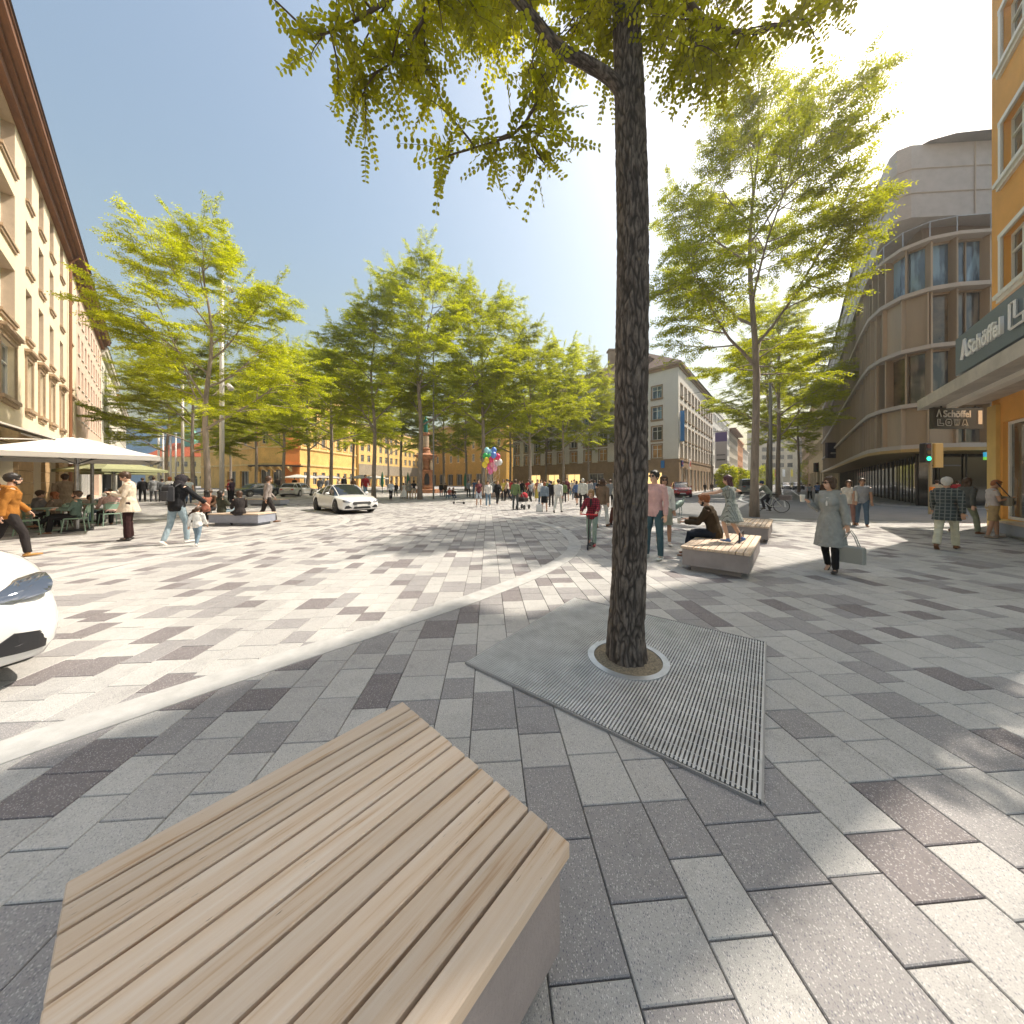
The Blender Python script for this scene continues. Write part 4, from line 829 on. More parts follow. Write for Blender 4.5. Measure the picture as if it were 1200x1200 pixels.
def big_tree():
    T = Vector((1.03,2.97,0)); root = thing('foreground_tree', 'big locust tree with rugged dark trunk growing out of the square metal grate', 'tree', tuple(T), 0)
    L = lambda p: Vector(p) - T
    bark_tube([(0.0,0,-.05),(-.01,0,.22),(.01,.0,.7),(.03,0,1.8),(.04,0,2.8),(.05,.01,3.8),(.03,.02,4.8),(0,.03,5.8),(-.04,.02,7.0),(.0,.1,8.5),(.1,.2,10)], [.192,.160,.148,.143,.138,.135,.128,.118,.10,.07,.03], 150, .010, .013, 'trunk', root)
    wood = MB(); fr = []
    def limb(pp, r0, r1, twigs=True, n=8):
        Q = [L(pd(*p)) for p in pp]
        if twigs == 'bark': bark_tube([tuple(q) for q in Q], [r0+(r1-r0)*i/(len(Q)-1) for i in range(len(Q))], 60, .014, .006, 'limb', root)
        else: wood.tube(Q, [r0+(r1-r0)*i/(len(Q)-1) for i in range(len(Q))], n)
        return Q
    rs = random.Random(4)
    def fronds_on(Q, per, ln=.30, spread=1.0):
        for i in range(len(Q)-1):
            a, b = Q[i], Q[i+1]; t = (b-a); m = max(1, int(t.length*per)); t.normalize()
            for j in range(m):
                p = a.lerp(b, (j+rs.random())/m); d = Vector((rs.gauss(0,1),rs.gauss(0,1),rs.gauss(-.18,.38))); d = (d.normalized()*spread + t*.55).normalized(); fr.append((p, d, ln*rs.uniform(.65,1.15), rs.random()))
    def twig(p, d, L_, r, depth=0):
        q = [p]; dd = d.normalized()
        for i in range(5): dd = (dd + Vector((rs.uniform(-.22,.22),rs.uniform(-.22,.22),rs.uniform(-.22,.06)))).normalized(); q.append(q[-1]+dd*L_/5)
        wood.tube(q, [r*(1-.15*i) for i in range(6)], 5, cap=False); fronds_on(q, 28 if depth else 20)
        if depth < 1 and L_ > .45:
            for i in range(2, 6):
                s = Vector((rs.gauss(0,1),rs.gauss(0,1),rs.gauss(-.1,.5))).normalized(); twig(q[i], (s+dd*.6), L_*.5, r*.5, depth+1)
    def grow(Q, k, L_, r=.009, dirb=None):
        for i in range(k):
            f = (i+.6)/k*(len(Q)-1); j = min(len(Q)-2, int(f)); p = Q[j].lerp(Q[j+1], f-j); d = Vector((rs.gauss(0,1),rs.gauss(0,.8),rs.gauss(-.1,.5)));
            if dirb is not None: d += Vector(dirb)*1.2
            twig(p, d, L_*rs.uniform(.6,1.2), r)
    # main limb to the upper left, the others leave the frame above
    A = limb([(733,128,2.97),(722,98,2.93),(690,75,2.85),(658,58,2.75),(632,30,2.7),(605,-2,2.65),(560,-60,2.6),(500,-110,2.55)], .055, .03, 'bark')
    B = limb([(660,60,2.76),(648,85,2.7),(632,115,2.65),(615,145,2.6),(598,160,2.55),(560,172,2.5),(510,187,2.45)], .018, .006); grow(B, 9, .40, dirb=(-.2,0,-.15)); fronds_on(B[3:], 22)
    C = limb([(614,143,2.6),(625,170,2.62),(640,196,2.6)], .009, .004); fronds_on(C, 24); grow(C, 3, .30, .006, (.5,0,-.3))
    D = limb([(560,-60,2.6),(500,-30,2.5),(455,0,2.45),(420,22,2.4),(395,35,2.4),(360,45,2.4)], .022, .007); grow(D, 9, .42, dirb=(-.3,0,-.2)); fronds_on(D[3:], 20)
    E = limb([(520,-90,2.6),(502,-20,2.7),(495,25,2.7),(478,60,2.65),(450,80,2.6),(420,95,2.6)], .016, .005); grow(E, 9, .40, dirb=(-.1,0,-.25)); fronds_on(E[3:], 22)
    E2 = limb([(498,0,2.7),(497,45,2.75),(500,90,2.8)], .008, .004); fronds_on(E2, 26); grow(E2, 3, .3, .006, (0,0,-.5))
    G = limb([(740,-60,2.98),(765,-40,2.9),(800,-5,2.8),(822,20,2.75),(850,36,2.7),(885,38,2.7),(920,28,2.7),(945,10,2.7)], .035, .008); grow(G, 16, .42, dirb=(0,.1,-.25)); fronds_on(G[2:], 16)
    H_ = limb([(840,32,2.72),(830,55,2.75),(820,85,2.8)], .009, .004); fronds_on(H_, 24); grow(H_, 2, .25, .006, (-.2,0,-.4))
    K_ = limb([(740,-40,3.0),(700,-25,3.1),(680,10,3.15),(668,50,3.2)], .016, .005); grow(K_, 8, .40, dirb=(-.1,.2,-.2)); fronds_on(K_, 16)
    I_ = limb([(738,-80,2.98),(770,-30,3.2),(785,30,3.4),(790,75,3.5)], .014, .005); grow(I_, 6, .36, dirb=(.2,.2,-.25)); fronds_on(I_, 16)
    J_ = limb([(600,-4,2.65),(580,-10,2.9),(560,0,3.1)], .010, .005); grow(J_, 5, .36, dirb=(0,0,-.2))
    J2 = limb([(640,30,2.7),(620,6,3.0),(590,-4,3.2)], .010, .005); grow(J2, 4, .34, dirb=(0,0,-.1))
    # crown above the frame
    for i in range(20):
        z = 6.2 + i*.28; az = i*2.4; r = 2.9*(1-.45*((z-6)/5.6)**2)*rs.uniform(.8,1.1); p = Vector((.02,.05,z)); q = [p]
        for k in range(1,6): q.append(p + rdir(az + k*.06, .25+.05*k)*(r*k/5))
        if any((HY-F*((v.z-CH)/max(.3,(v.y+T.y)))) > 0 and v.y+T.y > .3 and k_ > 2 for k_, v in enumerate(q)): continue
        wood.tube(q, [.035*(1-.15*k) for k in range(6)], 6); grow(q, 8, .7); fronds_on(q[2:], 10)
    wood.build('branch', mat('thin dark branches', (.12,.085,.065), .85, var=.25, vs=20), root, smooth=True)
    P = np.array([f[0] for f in fr]); Dn = np.array([f[1] for f in fr]); Ln = np.array([f[2] for f in fr]); tn = np.array([f[3] for f in fr])
    U = np.tile([0,0,1.],(len(fr),1)) + rng.normal(0,.55,(len(fr),3)); U -= Dn*(U*Dn).sum(1,keepdims=True); U /= np.linalg.norm(U,axis=1,keepdims=True)
    V = leafpairs(P, Dn, U, Ln, 8, .0145, .044, hexa=True, droop=.2)
    print('big tree fronds', len(fr)); link('crown', quads_mesh('crown', V.reshape(-1,3), 8, leafmat('olive locust leaflets', (.10,.10,.008), (.26,.25,.02), .6, .5), np.tile(tn,16)*.7+rng.random(len(V))*.3), root)
    # stems of the compound leaves
    st = np.stack([P, P+Dn*(Ln*.5)[:,None]+np.array([0,0,-1.])*(Ln*.05)[:,None], P+Dn*Ln[:,None]+np.array([0,0,-1.])*(Ln*.2)[:,None]],1); S = np.cross(Dn,U)*.0018
    q1 = np.stack([st[:,0]-S, st[:,0]+S, st[:,1]+S, st[:,1]-S],1); q2 = np.stack([st[:,1]-S, st[:,1]+S, st[:,2]+S*.4, st[:,2]-S*.4],1)
    link('leaf_stalks', quads_mesh('leaf_stalks', np.concatenate([q1,q2]).reshape(-1,3), 4, mat('green stalk', (.14,.13,.03), .7)), root)
big_tree()
def dapple_tree(x, y, z0, H, rad, seed, label):  # unseen tree, added for the broken shade its crown throws
    t = thing('unseen_tree', label, 'tree', (x,y,0), R(seed*31)); tm, cm = PROTO[3]; t.scale = (rad/7.2, rad/7.2, H/16.4); link('trunk', tm, t); link('crown', cm, t)
dapple_tree(9.9,2.2,0,14.2,2.8,3,'unseen tree added to dapple the paving, on the right beyond the shop')
dapple_tree(13.2,3.9,0,13.8,2.3,7,'unseen tree added to dapple the paving, nearer to the bench on the right')

dapple_tree(8.2,0.8,0,13.8,2.8,11,'third unseen tree added for dappled shade, closest to the big foreground bench')
dapple_tree(11.7,2.9,0,14.5,3.0,5,'fourth unseen tree added for dappled shade, between the two nearest ones')
# ---------------------------------------------------------------- tree grate
def grate():
    c = Vector((1.045,3.085,0)); a = math.atan2(1.6,1.24); root = thing('tree_grate', 'square slatted steel tree grate lying in the paving round the big trunk', 'tree grate', (c.x,c.y,.0135), a)
    h = 1.035; g = MB(); 
    for s in (-1,1): g.box(-h,s*h-.005,0,h,s*h+.005,.017); g.box(s*h-.005,-h+.013,0,s*h+.005,h-.013,.0168)
    g.build('frame', mat('grate edge steel', (.30,.30,.30), .6, .3), root); b = MB(); n = 92; R0 = .335; cc = (-.02,-.065)
    cx, cy = (Vector((1.03,2.97)) - c.to_2d()).rotated(-a) if False else ((1.03-c.x)*math.cos(a)+(2.97-c.y)*math.sin(a), -(1.03-c.x)*math.sin(a)+(2.97-c.y)*math.cos(a))
    for i in range(n):
        y = -h + 2*h*(i+.5)/n; d = y - cy; segs = [(-h+.013, h-.013)]
        if abs(d) < R0: q = math.sqrt(R0*R0-d*d); segs = [(-h+.013,cx-q),(cx+q,h-.013)]
        for x0,x1 in segs: b.box(x0,y-.0066,.006,x1,y+.0066,.016)
    k = 24
    for i in range(k):
        x = -h + 2*h*(i+.5)/k; d = x-cx; segs = [(-h+.013,h-.013)]
        if abs(d) < R0: q = math.sqrt(R0*R0-d*d); segs = [(-h+.013,cy-q),(cy+q,h-.013)]
        for y0,y1 in segs: b.box(x-.003,y0,.002,x+.003,y1,.0125)
    b.build('slats', mat('brushed steel slats', (.50,.50,.50), .55, .1, var=.22, vs=5), root)
    r = MB(); r.lathe([(R0-.045,.0),(R0-.045,.024),(R0+.01,.024),(R0+.01,.0)], (cx,cy,0), 64); r.f = [f for f in r.f if len(f) == 4]; r.build('ring', mat('pale steel ring', (.55,.57,.60), .4, .6, var=.15, vs=9), root)
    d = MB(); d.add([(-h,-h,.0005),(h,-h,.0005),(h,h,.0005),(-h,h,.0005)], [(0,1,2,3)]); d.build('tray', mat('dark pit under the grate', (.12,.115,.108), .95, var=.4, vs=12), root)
    s = MB(); rr = []; nr = 40; 
    v = [(1.03,2.97,.05)]; f = []
    for k2 in range(1,9):
        for j in range(nr):
            t = 2*math.pi*j/nr; q = (R0-.046)*k2/8; v.append((1.03+q*math.cos(t),2.97+q*math.sin(t),.050-.020*(k2/8)**2+.010*noise.noise(Vector((q*20*math.cos(t),q*20*math.sin(t),4)))))
    f = [(0,1+j,1+(j+1)%nr) for j in range(nr)] + [(1+(k2-1)*nr+j,1+k2*nr+j,1+k2*nr+(j+1)%nr,1+(k2-1)*nr+(j+1)%nr) for k2 in range(1,8) for j in range(nr)]
    s.add(v, f).build('gravel_soil', mat('sandy tree pit gravel', (.30,.25,.18), .95, var=.5, vs=60, bump=.8, bs=140), smooth=True, kind='stuff')
grate()

# ---------------------------------------------------------------- benches
def woodmat():
    m = mat('weathered pale timber', (.5,.4,.3), .62); n = m.node_tree.nodes; L = m.node_tree.links; b = n['Principled BSDF']
    tc = n.new('ShaderNodeTexCoord'); at = n.new('ShaderNodeAttribute'); at.attribute_name = 'tone'
    cb = n.new('ShaderNodeCombineXYZ'); L.new(at.outputs['Fac'], cb.inputs[2]); ml = n.new('ShaderNodeVectorMath'); ml.operation = 'SCALE'; ml.inputs['Scale'].default_value = 37; L.new(cb.outputs[0], ml.inputs[0])
    ad = n.new('ShaderNodeVectorMath'); ad.operation = 'ADD'; L.new(tc.outputs['Object'], ad.inputs[0]); L.new(ml.outputs[0], ad.inputs[1])
    mp = n.new('ShaderNodeMapping'); mp.inputs['Scale'].default_value = (.8,17,8); L.new(ad.outputs[0], mp.inputs[0])
    t = n.new('ShaderNodeTexNoise'); t.inputs['Scale'].default_value = 2.2; t.inputs['Detail'].default_value = 8; t.inputs['Roughness'].default_value = .62; t.inputs['Distortion'].default_value = .35; L.new(mp.outputs[0], t.inputs['Vector'])
    r = n.new('ShaderNodeValToRGB'); e = r.color_ramp.elements; e[0].position = .30; e[0].color = (.45,.27,.14,1); e[1].position = .43; e[1].color = (.64,.49,.36,1); q = e.new(.70); q.color = (.70,.59,.49,1); L.new(t.outputs[0], r.inputs[0])
    hs = n.new('ShaderNodeMapRange'); hs.inputs[3].default_value = .78; hs.inputs[4].default_value = 1.1; L.new(at.outputs['Fac'], hs.inputs[0])
    mx = n.new('ShaderNodeMixRGB'); mx.blend_type = 'MULTIPLY'; mx.inputs[0].default_value = 1; L.new(r.outputs[0], mx.inputs[1]); L.new(hs.outputs[0], mx.inputs[2])
    mp2 = n.new('ShaderNodeMapping'); mp2.inputs['Scale'].default_value = (9,95,20); L.new(ad.outputs[0], mp2.inputs[0])
    t2 = n.new('ShaderNodeTexNoise'); t2.inputs['Scale'].default_value = 2.6; t2.inputs['Detail'].default_value = 3; L.new(mp2.outputs[0], t2.inputs['Vector'])
    t3 = n.new('ShaderNodeTexNoise'); t3.inputs['Scale'].default_value = 4.5; L.new(ad.outputs[0], t3.inputs['Vector'])
    g2 = n.new('ShaderNodeMapRange'); g2.inputs[1].default_value = .69; g2.inputs[2].default_value = .74; L.new(t2.outputs[0], g2.inputs[0]); g3 = n.new('ShaderNodeMapRange'); g3.inputs[1].default_value = .52; g3.inputs[2].default_value = .62; L.new(t3.outputs[0], g3.inputs[0])
    g = n.new('ShaderNodeMath'); g.operation = 'MULTIPLY'; L.new(g2.outputs[0], g.inputs[0]); L.new(g3.outputs[0], g.inputs[1])
    x = n.new('ShaderNodeMixRGB'); L.new(g.outputs[0], x.inputs[0]); L.new(mx.outputs[0], x.inputs[1]); x.inputs[2].default_value = (.09,.06,.045,1); L.new(x.outputs[0], b.inputs['Base Color'])
    bp = n.new('ShaderNodeBump'); bp.inputs['Strength'].default_value = .35; bp.inputs['Distance'].default_value = .003; L.new(t.outputs[0], bp.inputs['Height']); L.new(bp.outputs[0], b.inputs['Normal']); return m
M_WOOD = woodmat()
M_CONC = mat('grey brown cast concrete', (.30,.265,.26), .8, var=.12, vs=5, bump=.25, bs=90)
M_BGREY = mat('blue grey cast concrete', (.30,.32,.38), .8, var=.1, vs=5)
def bench(x, y, ang, L_, W_, label, conc=None, group='wood topped concrete benches', H=.45):
    """local x = board direction"""
    root = thing('bench', label, 'bench', (x,y,.015), ang, group); H -= .015; b = MB(); b.bbox(.02,.02,.10,L_-.02,W_-.02,H-.045,.008); b.box(.14,.14,0,L_-.14,W_-.14,.099); b.build('base', conc or M_CONC, root)
    n = 12 if H < .44 and L_ < 1.2 else 10; g = .0105; bw = (W_ - g*(n-1))/n; v = MB(); tones = []
    for i in range(n):
        o = len(v.f); v.bbox(0, i*(bw+g), H-.044, L_, i*(bw+g)+bw, H, .0035); tones += [random.random()]*(len(v.f)-o)
    me = v.mesh('seat_boards', M_WOOD); at = me.attributes.new('tone','FLOAT','FACE'); at.data.foreach_set('value', tones); link('seat_boards', me, root); return root
# foreground bench: corners solved from the photograph
Bc = Vector((-1.28,.96)); Cd = Vector((.707,.785)).normalized()
ang = math.atan2(.785,.707); per = Vector((math.cos(ang-math.pi/2), math.sin(ang-math.pi/2)))
org = Vector((-.573,1.745)) + per*1.02 - Vector((math.cos(ang),math.sin(ang)))*1.06
bench(org.x, org.y, ang, 1.06, 1.02, 'large square slatted timber bench top in the foreground, nearest to the viewer')
a2 = math.atan2(1.78,1.5)
p = Vector((3.83,5.34)); mb_ = bench(p.x, p.y, a2, 2.33, 1.03, 'pale timber bench with a girl standing on it and a seated man')
p = px(901.5,617.5,.45); bench(p.x, p.y, a2, 2.2, 1.0, 'bench standing behind the girl at the foot of the big right tree')
p = px(243,602,.45); bench(p.x, p.y, R(-2), 1.9, .9, 'blue grey bench at the left with women sitting on it', M_BGREY)
p = px(289,585,.45); bench(p.x, p.y, R(-4), 2.4, .9, 'small far bench behind the walking man at the left', M_BGREY)
bench(14.45,9.95, math.atan2(-.778,-.628), 3.0, .66, 'bench at the right edge of the picture beside the man with a bag', M_BGREY)
p = px(556,578,.45); bench(p.x, p.y, R(-4), 5.4, 1.2, 'long pale stone and timber bench behind the folding scooter', mat('pale pink stone', (.62,.48,.40), .8))
MB().tube([(.95,.25,.43),(1.0,.25,.62),(1.55,.25,.62),(1.6,.25,.43)], .014, 6).build('armrest', M_DARKM, mb_)

# ---------------------------------------------------------------- people
SKIN = [mat('light skin', (.62,.38,.27), .55), mat('tanned skin', (.46,.26,.17), .55)]
HAIR = {'black': mat('black hair', (.018,.013,.011), .45), 'brown': mat('brown hair', (.07,.035,.018), .5, var=.3, vs=40), 'blond': mat('fair hair', (.34,.20,.08), .5, var=.3, vs=40), 'grey': mat('grey hair', (.50,.49,.47), .6), 'red': mat('auburn hair', (.30,.10,.03), .5, var=.3, vs=40), 'plum': mat('dark plum hair', (.07,.018,.03), .45)}
CM = {}
def cloth(c, k=''):
    key = (c, k)
    if key not in CM: CM[key] = mat('cloth %s %s' % (k, len(CM)), c, .88, var=.16, vs=9, bump=.25, bs=120, spec=.2)
    return CM[key]
def plaidm(name, a, b, sc_=9):
    if name in MATS: return MATS[name]
    m = mat(name, a, .88); n = m.node_tree.nodes; L = m.node_tree.links; tc = n.new('ShaderNodeTexCoord'); mp = n.new('ShaderNodeMapping'); mp.inputs['Scale'].default_value = (sc_,0,sc_); L.new(tc.outputs['Object'], mp.inputs[0])
    ck = n.new('ShaderNodeTexBrick'); ck.offset = 0; ck.inputs['Scale'].default_value = 1; ck.inputs['Mortar Size'].default_value = .1; ck.inputs['Brick Width'].default_value = .9; ck.inputs['Row Height'].default_value = .9; ck.inputs['Color1'].default_value = (*a,1); ck.inputs['Color2'].default_value = (*[x*.75 for x in a],1); ck.inputs['Mortar'].default_value = (*b,1)
    sw = n.new('ShaderNodeSeparateXYZ'); cb = n.new('ShaderNodeCombineXYZ'); L.new(mp.outputs[0], sw.inputs[0]); L.new(sw.outputs[0], cb.inputs[0]); L.new(sw.outputs[2], cb.inputs[1]); L.new(cb.outputs[0], ck.inputs['Vector']); L.new(ck.outputs[0], n['Principled BSDF'].inputs['Base Color']); return m
POSES = {
 'stand': dict(aL=((-.16,.02,-1),(-.06,.22,-1)), aR=((.16,.02,-1),(.06,.22,-1)), lL=((-.06,.03,-1),(-.02,-.05,-1)), lR=((.06,.0,-1),(.03,-.06,-1))),
 'walk': dict(lean=4, aL=((-.14,.42,-1),(-.02,.8,-1)), aR=((.16,-.40,-1),(.08,-.10,-1)), lL=((-.02,-.22,-1),(-.01,-.62,-1)), lR=((.02,.42,-1),(.02,.12,-1))),
 'walk2': dict(lean=4, aR=((.14,.38,-1),(.02,.75,-1)), aL=((-.16,-.35,-1),(-.08,-.05,-1)), lR=((.02,-.18,-1),(.01,-.55,-1)), lL=((-.02,.38,-1),(-.02,.10,-1))),
 'phone': dict(head=(28,0), aL=((-.15,.25,-1),(.45,.95,.35)), aR=((.15,.25,-1),(-.45,.95,.35)), lL=((-.06,.03,-1),(-.02,-.04,-1)), lR=((.08,.05,-1),(.06,-.06,-1))),
 'sit': dict(seat=1, lean=6, aL=((-.15,.45,-1),(.15,1,-.25)), aR=((.15,.45,-1),(-.15,1,-.25)), lL=((-.12,1,-.05),(-.02,.0,-1)), lR=((.12,1,-.05),(.02,.1,-1))),
 'sitx': dict(seat=1, lean=-4, aL=((-.15,.5,-1),(.2,1,.1)), aR=((.2,.6,-.8),(-.1,1,.05)), lL=((-.05,1,-.05),(.0,.15,-1)), lR=((-.02,1,.12),(-.25,.75,-.6))),
 'cup': dict(aL=((-.15,.02,-1),(-.06,.2,-1)), aR=((.18,.15,-1),(.1,1,.5)), lL=((-.06,.03,-1),(-.02,-.05,-1)), lR=((.08,.1,-1),(.05,.0,-1))),
 'talk': dict(aL=((-.2,.2,-1),(.1,.9,.1)), aR=((.16,.1,-1),(.0,.6,-.8)), lL=((-.1,.03,-1),(-.05,-.05,-1)), lR=((.08,.06,-1),(.03,-.03,-1))),
 'bike': dict(seat=1, lean=34, head=(-20,0), aL=((-.1,.75,-.8),(.02,.9,-.5)), aR=((.1,.75,-.8),(-.02,.9,-.5)), lL=((-.04,.75,-.7),(-.02,-.25,-1)), lR=((.04,.35,-1),(.02,-.35,-1))),
}
GEO = {}
def person_geo(pose, outfit, H, near, seed, sex):
    """returns dict part -> mesh in a frame with feet (or seat) reference; all solids fused by voxels"""
    P = dict(POSES[pose]) if isinstance(pose, str) else dict(pose)
    vox = .0095 if near else .019; k = H/1.75; fem = sex == 'f'
    rx = lambda v, a: Vector((v.x, v.y*math.cos(a)-v.z*math.sin(a), v.y*math.sin(a)+v.z*math.cos(a)))
    lean = -R(P.get('lean', 0)); S = lambda p: rx(Vector(p), lean)
    sw = .165 if fem else .190; hw = .095 if fem else .09
    pel = Vector((0,0,0)); waist = S((0,.0,.13)); chest = S((0,.0,.33)); neck = S((0,-.01,.49)); hp, hyaw = P.get('head', (0,0))
    hd = S((0,.02,.655)); 
    if hp: hd = neck + rx(S((0,.03,.165)), -R(hp)*.6)
    HM = Matrix.Rotation(R(hyaw), 3, 'Z') @ Matrix.Rotation(lean - R(hp), 3, 'X')
    sh = {s: S((s*sw, -.01, .44)) for s in (-1,1)}; arm = {}
    for s, key in ((-1,'aL'),(1,'aR')):
        u, f = [Vector(q).normalized() for q in P[key]]; e = sh[s]+u*.285; w_ = e+f*.245; arm[s] = (sh[s], e, w_, f, u)
    leg = {}
    for s, key in ((-1,'lL'),(1,'lR')):
        t, c = [Vector(q).normalized() for q in P[key]]; h = Vector((s*hw,0,-.04)); kn = h+t*.43; an = kn+c*.41; leg[s] = (h, kn, an, c)
    def torso(m, g=0, top=True, z0=-.08, flare=1.0):
        W = [(0,0,z0),(0,0,-.02),(0,0,.06),(0,0,.15),(0,.005,.27),(0,.005,.37),(0,-.005,.44),(0,-.01,.49)]
        rr = [(.14,.10),(.165 if not fem else .172,.118),(.152,.108),(.135 if not fem else .118,.098),(.158 if not fem else .14,.115),(.172 if not fem else .15,.112),(.150,.085),(.075,.06)]
        m.tube([S(p) if p[2] > 0 else Vector(p) for p in W], [(a*flare+g,b*flare+g) for a,b in rr], 16, side=(1,0,0))
        if fem:
            for s in (-1,1): m.ell(S((s*.065,.085,.31)), (.06+g,.06+g,.06+g), 10, 6)
        m.tube([sh[-1]+Vector((0,0,.0)), S((0,-.01,.455)), sh[1]], [.052+g,.062+g,.052+g], 10)
    def arms(m, g=0, frac=1.0, r0=.047, r2=.027):
        for s in (-1,1):
            a, e, w_, f, u = arm[s]; pts = [a + (a-e).normalized()*.01, a.lerp(e,.5), e, e.lerp(w_,.5), w_]; rr = [r0*1.05, r0*.93, r0*.78, r0*.74, r2]
            if frac < 1: n = 3 if frac >= .5 else 2; pts = pts[:n]; rr = rr[:n]
            m.tube(pts, [q+g for q in rr], 10)
    def legs(m, g=0, frac=1.0, rt=.083, rk=.052, ra=.036, z=True):
        for s in (-1,1):
            h, kn, an, c = leg[s][:4]; pts = [h+Vector((0,0,.05)), h, h.lerp(kn,.5), kn, kn.lerp(an,.35), an]; rr = [rt*.95, rt, rt*.82, rk, rk*1.0, ra]
            if frac < 1: pts = pts[:4]; rr = rr[:4]; pts[3] = h.lerp(kn,.95)
            m.tube(pts, [q+g for q in rr], 12)
        m.ell((0,-.01,-.03), (.155+g,.108+g,.10+g), 14, 8)
    out = {}
    b = MB(); torso(b); arms(b); legs(b)
    b.tube([neck-Vector((0,0,.05)), neck+(hd-neck)*.35, neck+(hd-neck)*.7], [.058,.052,.052], 10)
    b.ell(hd+HM@Vector((0,-.012,.022)), (.076,.094,.096), 16, 12, M=HM); b.ell(hd+HM@Vector((0,.018,-.048)), (.058,.068,.068), 14, 10, M=HM); b.ell(hd+HM@Vector((0,.050,-.085)), (.030,.026,.024), 8, 6, M=HM)
    b.tube([hd+HM@Vector((0,.082,.012)), hd+HM@Vector((0,.104,-.026)), hd+HM@Vector((0,.086,-.036))], [.008,.014,.010], 6)
    for s in (-1,1): b.ell(hd+HM@Vector((s*.077,-.008,-.012)), (.009,.018,.030), 6, 6, M=HM); b.ell(hd+HM@Vector((s*.030,.076,.030)), (.024,.012,.010), 6, 6, M=HM)
    b.ell(hd+HM@Vector((0,.083,-.058)), (.022,.010,.010), 6, 6, M=HM)
    for s in (-1,1):
        a, e, w_, f, u = arm[s]; n_ = Vector((0,0,-1)) if abs(f.z) < .8 else Vector((0,1,0)); sd_ = f.cross(n_).normalized(); nn = sd_.cross(f).normalized()
        pl = w_ + f*.05; b.tube([w_-f*.01, w_+f*.03, w_+f*.085], [(.026,.019),(.040,.016),(.038,.013)], 8, side=sd_)
        if near:
            for q, (o, l) in enumerate(((-.030,.062),(-.011,.074),(.009,.070),(.028,.055))):
                r_ = .0088; p0 = w_+f*.075+sd_*o; b.tube([p0, p0+f*l*.5+nn*.006, p0+f*l*.8+nn*.022, p0+f*l*.92+nn*.038], [r_,r_,r_*.92,r_*.8], 6)
            tp = w_+f*.025+sd_*.03; b.tube([tp, tp+(f*.5+sd_*.8).normalized()*.035+nn*.01, tp+f*.055+sd_*.028+nn*.025], [.012,.010,.009], 6)
        else: b.tube([w_+f*.08, w_+f*.14+nn*.012], [(.034,.012),(.026,.010)], 6, side=sd_)
        h, kn, an, c = leg[s][:4]; ft = P.get('foot', Vector((0,1,0))); fd = Vector((s*.12,1,0)).normalized() if abs(c.y) < .85 else Vector((s*.05,.3,-.9)).normalized()
        if c.y < -.35 and not P.get('seat'): fd = Vector((0,.8,-.6)).normalized()
        leg[s] = (h, kn, an, c, fd); b.tube([an, an-Vector((0,0,.04)), an-Vector((0,0,.055))+fd*.12], [.035,.036,.025], 8)
    out['body'] = fuse(b, vox, 2)
    top, bot, shoe = outfit.get('top'), outfit.get('bottom'), outfit.get('shoe')
    g = .012
    if top:
        m = MB(); kind = top
        if kind in ('tee','blouse','shirt','jacket','blazer','coat','dress','hoodie'):
            gg = {'tee':.012,'dress':.010,'blouse':.014,'shirt':.014,'jacket':.024,'hoodie':.024,'blazer':.022,'coat':.028}[kind]
            torso(m, gg, z0=-.12 if kind in ('tee','blouse','shirt') else -.14)
            arms(m, gg*.9, frac=.45 if kind in ('tee','dress') else 1.0, r2=.031)
            if kind in ('blazer','coat','dress') and not P.get('seat'):
                L_ = {'blazer':-.24,'coat':-.48,'dress':-.40}[kind]; fl = {'blazer':.03,'coat':.06,'dress':.10}[kind]
                m.tube([(0,0,.06),(0,0,-.05),(0,.0,L_*.6),(0,0,L_)], [(.150+gg,.118+gg),(.176+gg,.135+gg),(.178+gg+fl*.5,.148+gg+fl*.6),(.178+gg+fl,.16+gg+fl)], 18, side=(1,0,0))
            if kind == 'hoodie': m.tube([neck+Vector((-.09,-.03,.0)), neck+Vector((0,-.085,.02)), neck+Vector((.09,-.03,0))], [.03,.045,.03], 8)
            if kind in ('shirt','blazer','jacket','coat'): m.tube([neck+Vector((0,-.005,-.02)), neck+Vector((0,0,.022))], [.082,.068], 12)
            me = fuse(m, vox, 2); wrinkle(me, .0075 if near else .006, 13, seed); out['top'] = me
    if bot:
        m = MB()
        if bot in ('trousers','jeans'): legs(m, g if bot == 'jeans' else g*1.35, ra=.042 if bot == 'jeans' else .05); m.tube([(0,0,-.06),(0,0,.07)], [(.163,.118),(.155,.112)], 16, side=(1,0,0))
        elif bot == 'shorts': legs(m, g*1.6, frac=.6, rk=.07); m.tube([(0,0,-.06),(0,0,.07)], [(.168,.122),(.158,.115)], 16, side=(1,0,0))
        elif bot == 'skirt': m.tube([(0,0,.10),(0,0,-.06),(0,.01,-.30),(0,.015,-.44)], [(.135,.11),(.188,.14),(.20,.17),(.21,.18)], 18, side=(1,0,0))
        elif bot == 'gown': m.tube([(0,0,.10),(0,0,-.06),(0,-.03,-.45),(0,-.08,-.88)], [(.135,.11),(.19,.15),(.32,.34),(.46,.52)], 20, side=(1,0,0))
        elif bot == 'long skirt': m.tube([(0,0,.10),(0,0,-.06),(0,.01,-.45),(0,.015,-.76)], [(.135,.11),(.188,.14),(.21,.18),(.25,.22)], 18, side=(1,0,0))
        me = fuse(m, vox, 2); wrinkle(me, .0055, 15, seed+3); out['bottom'] = me
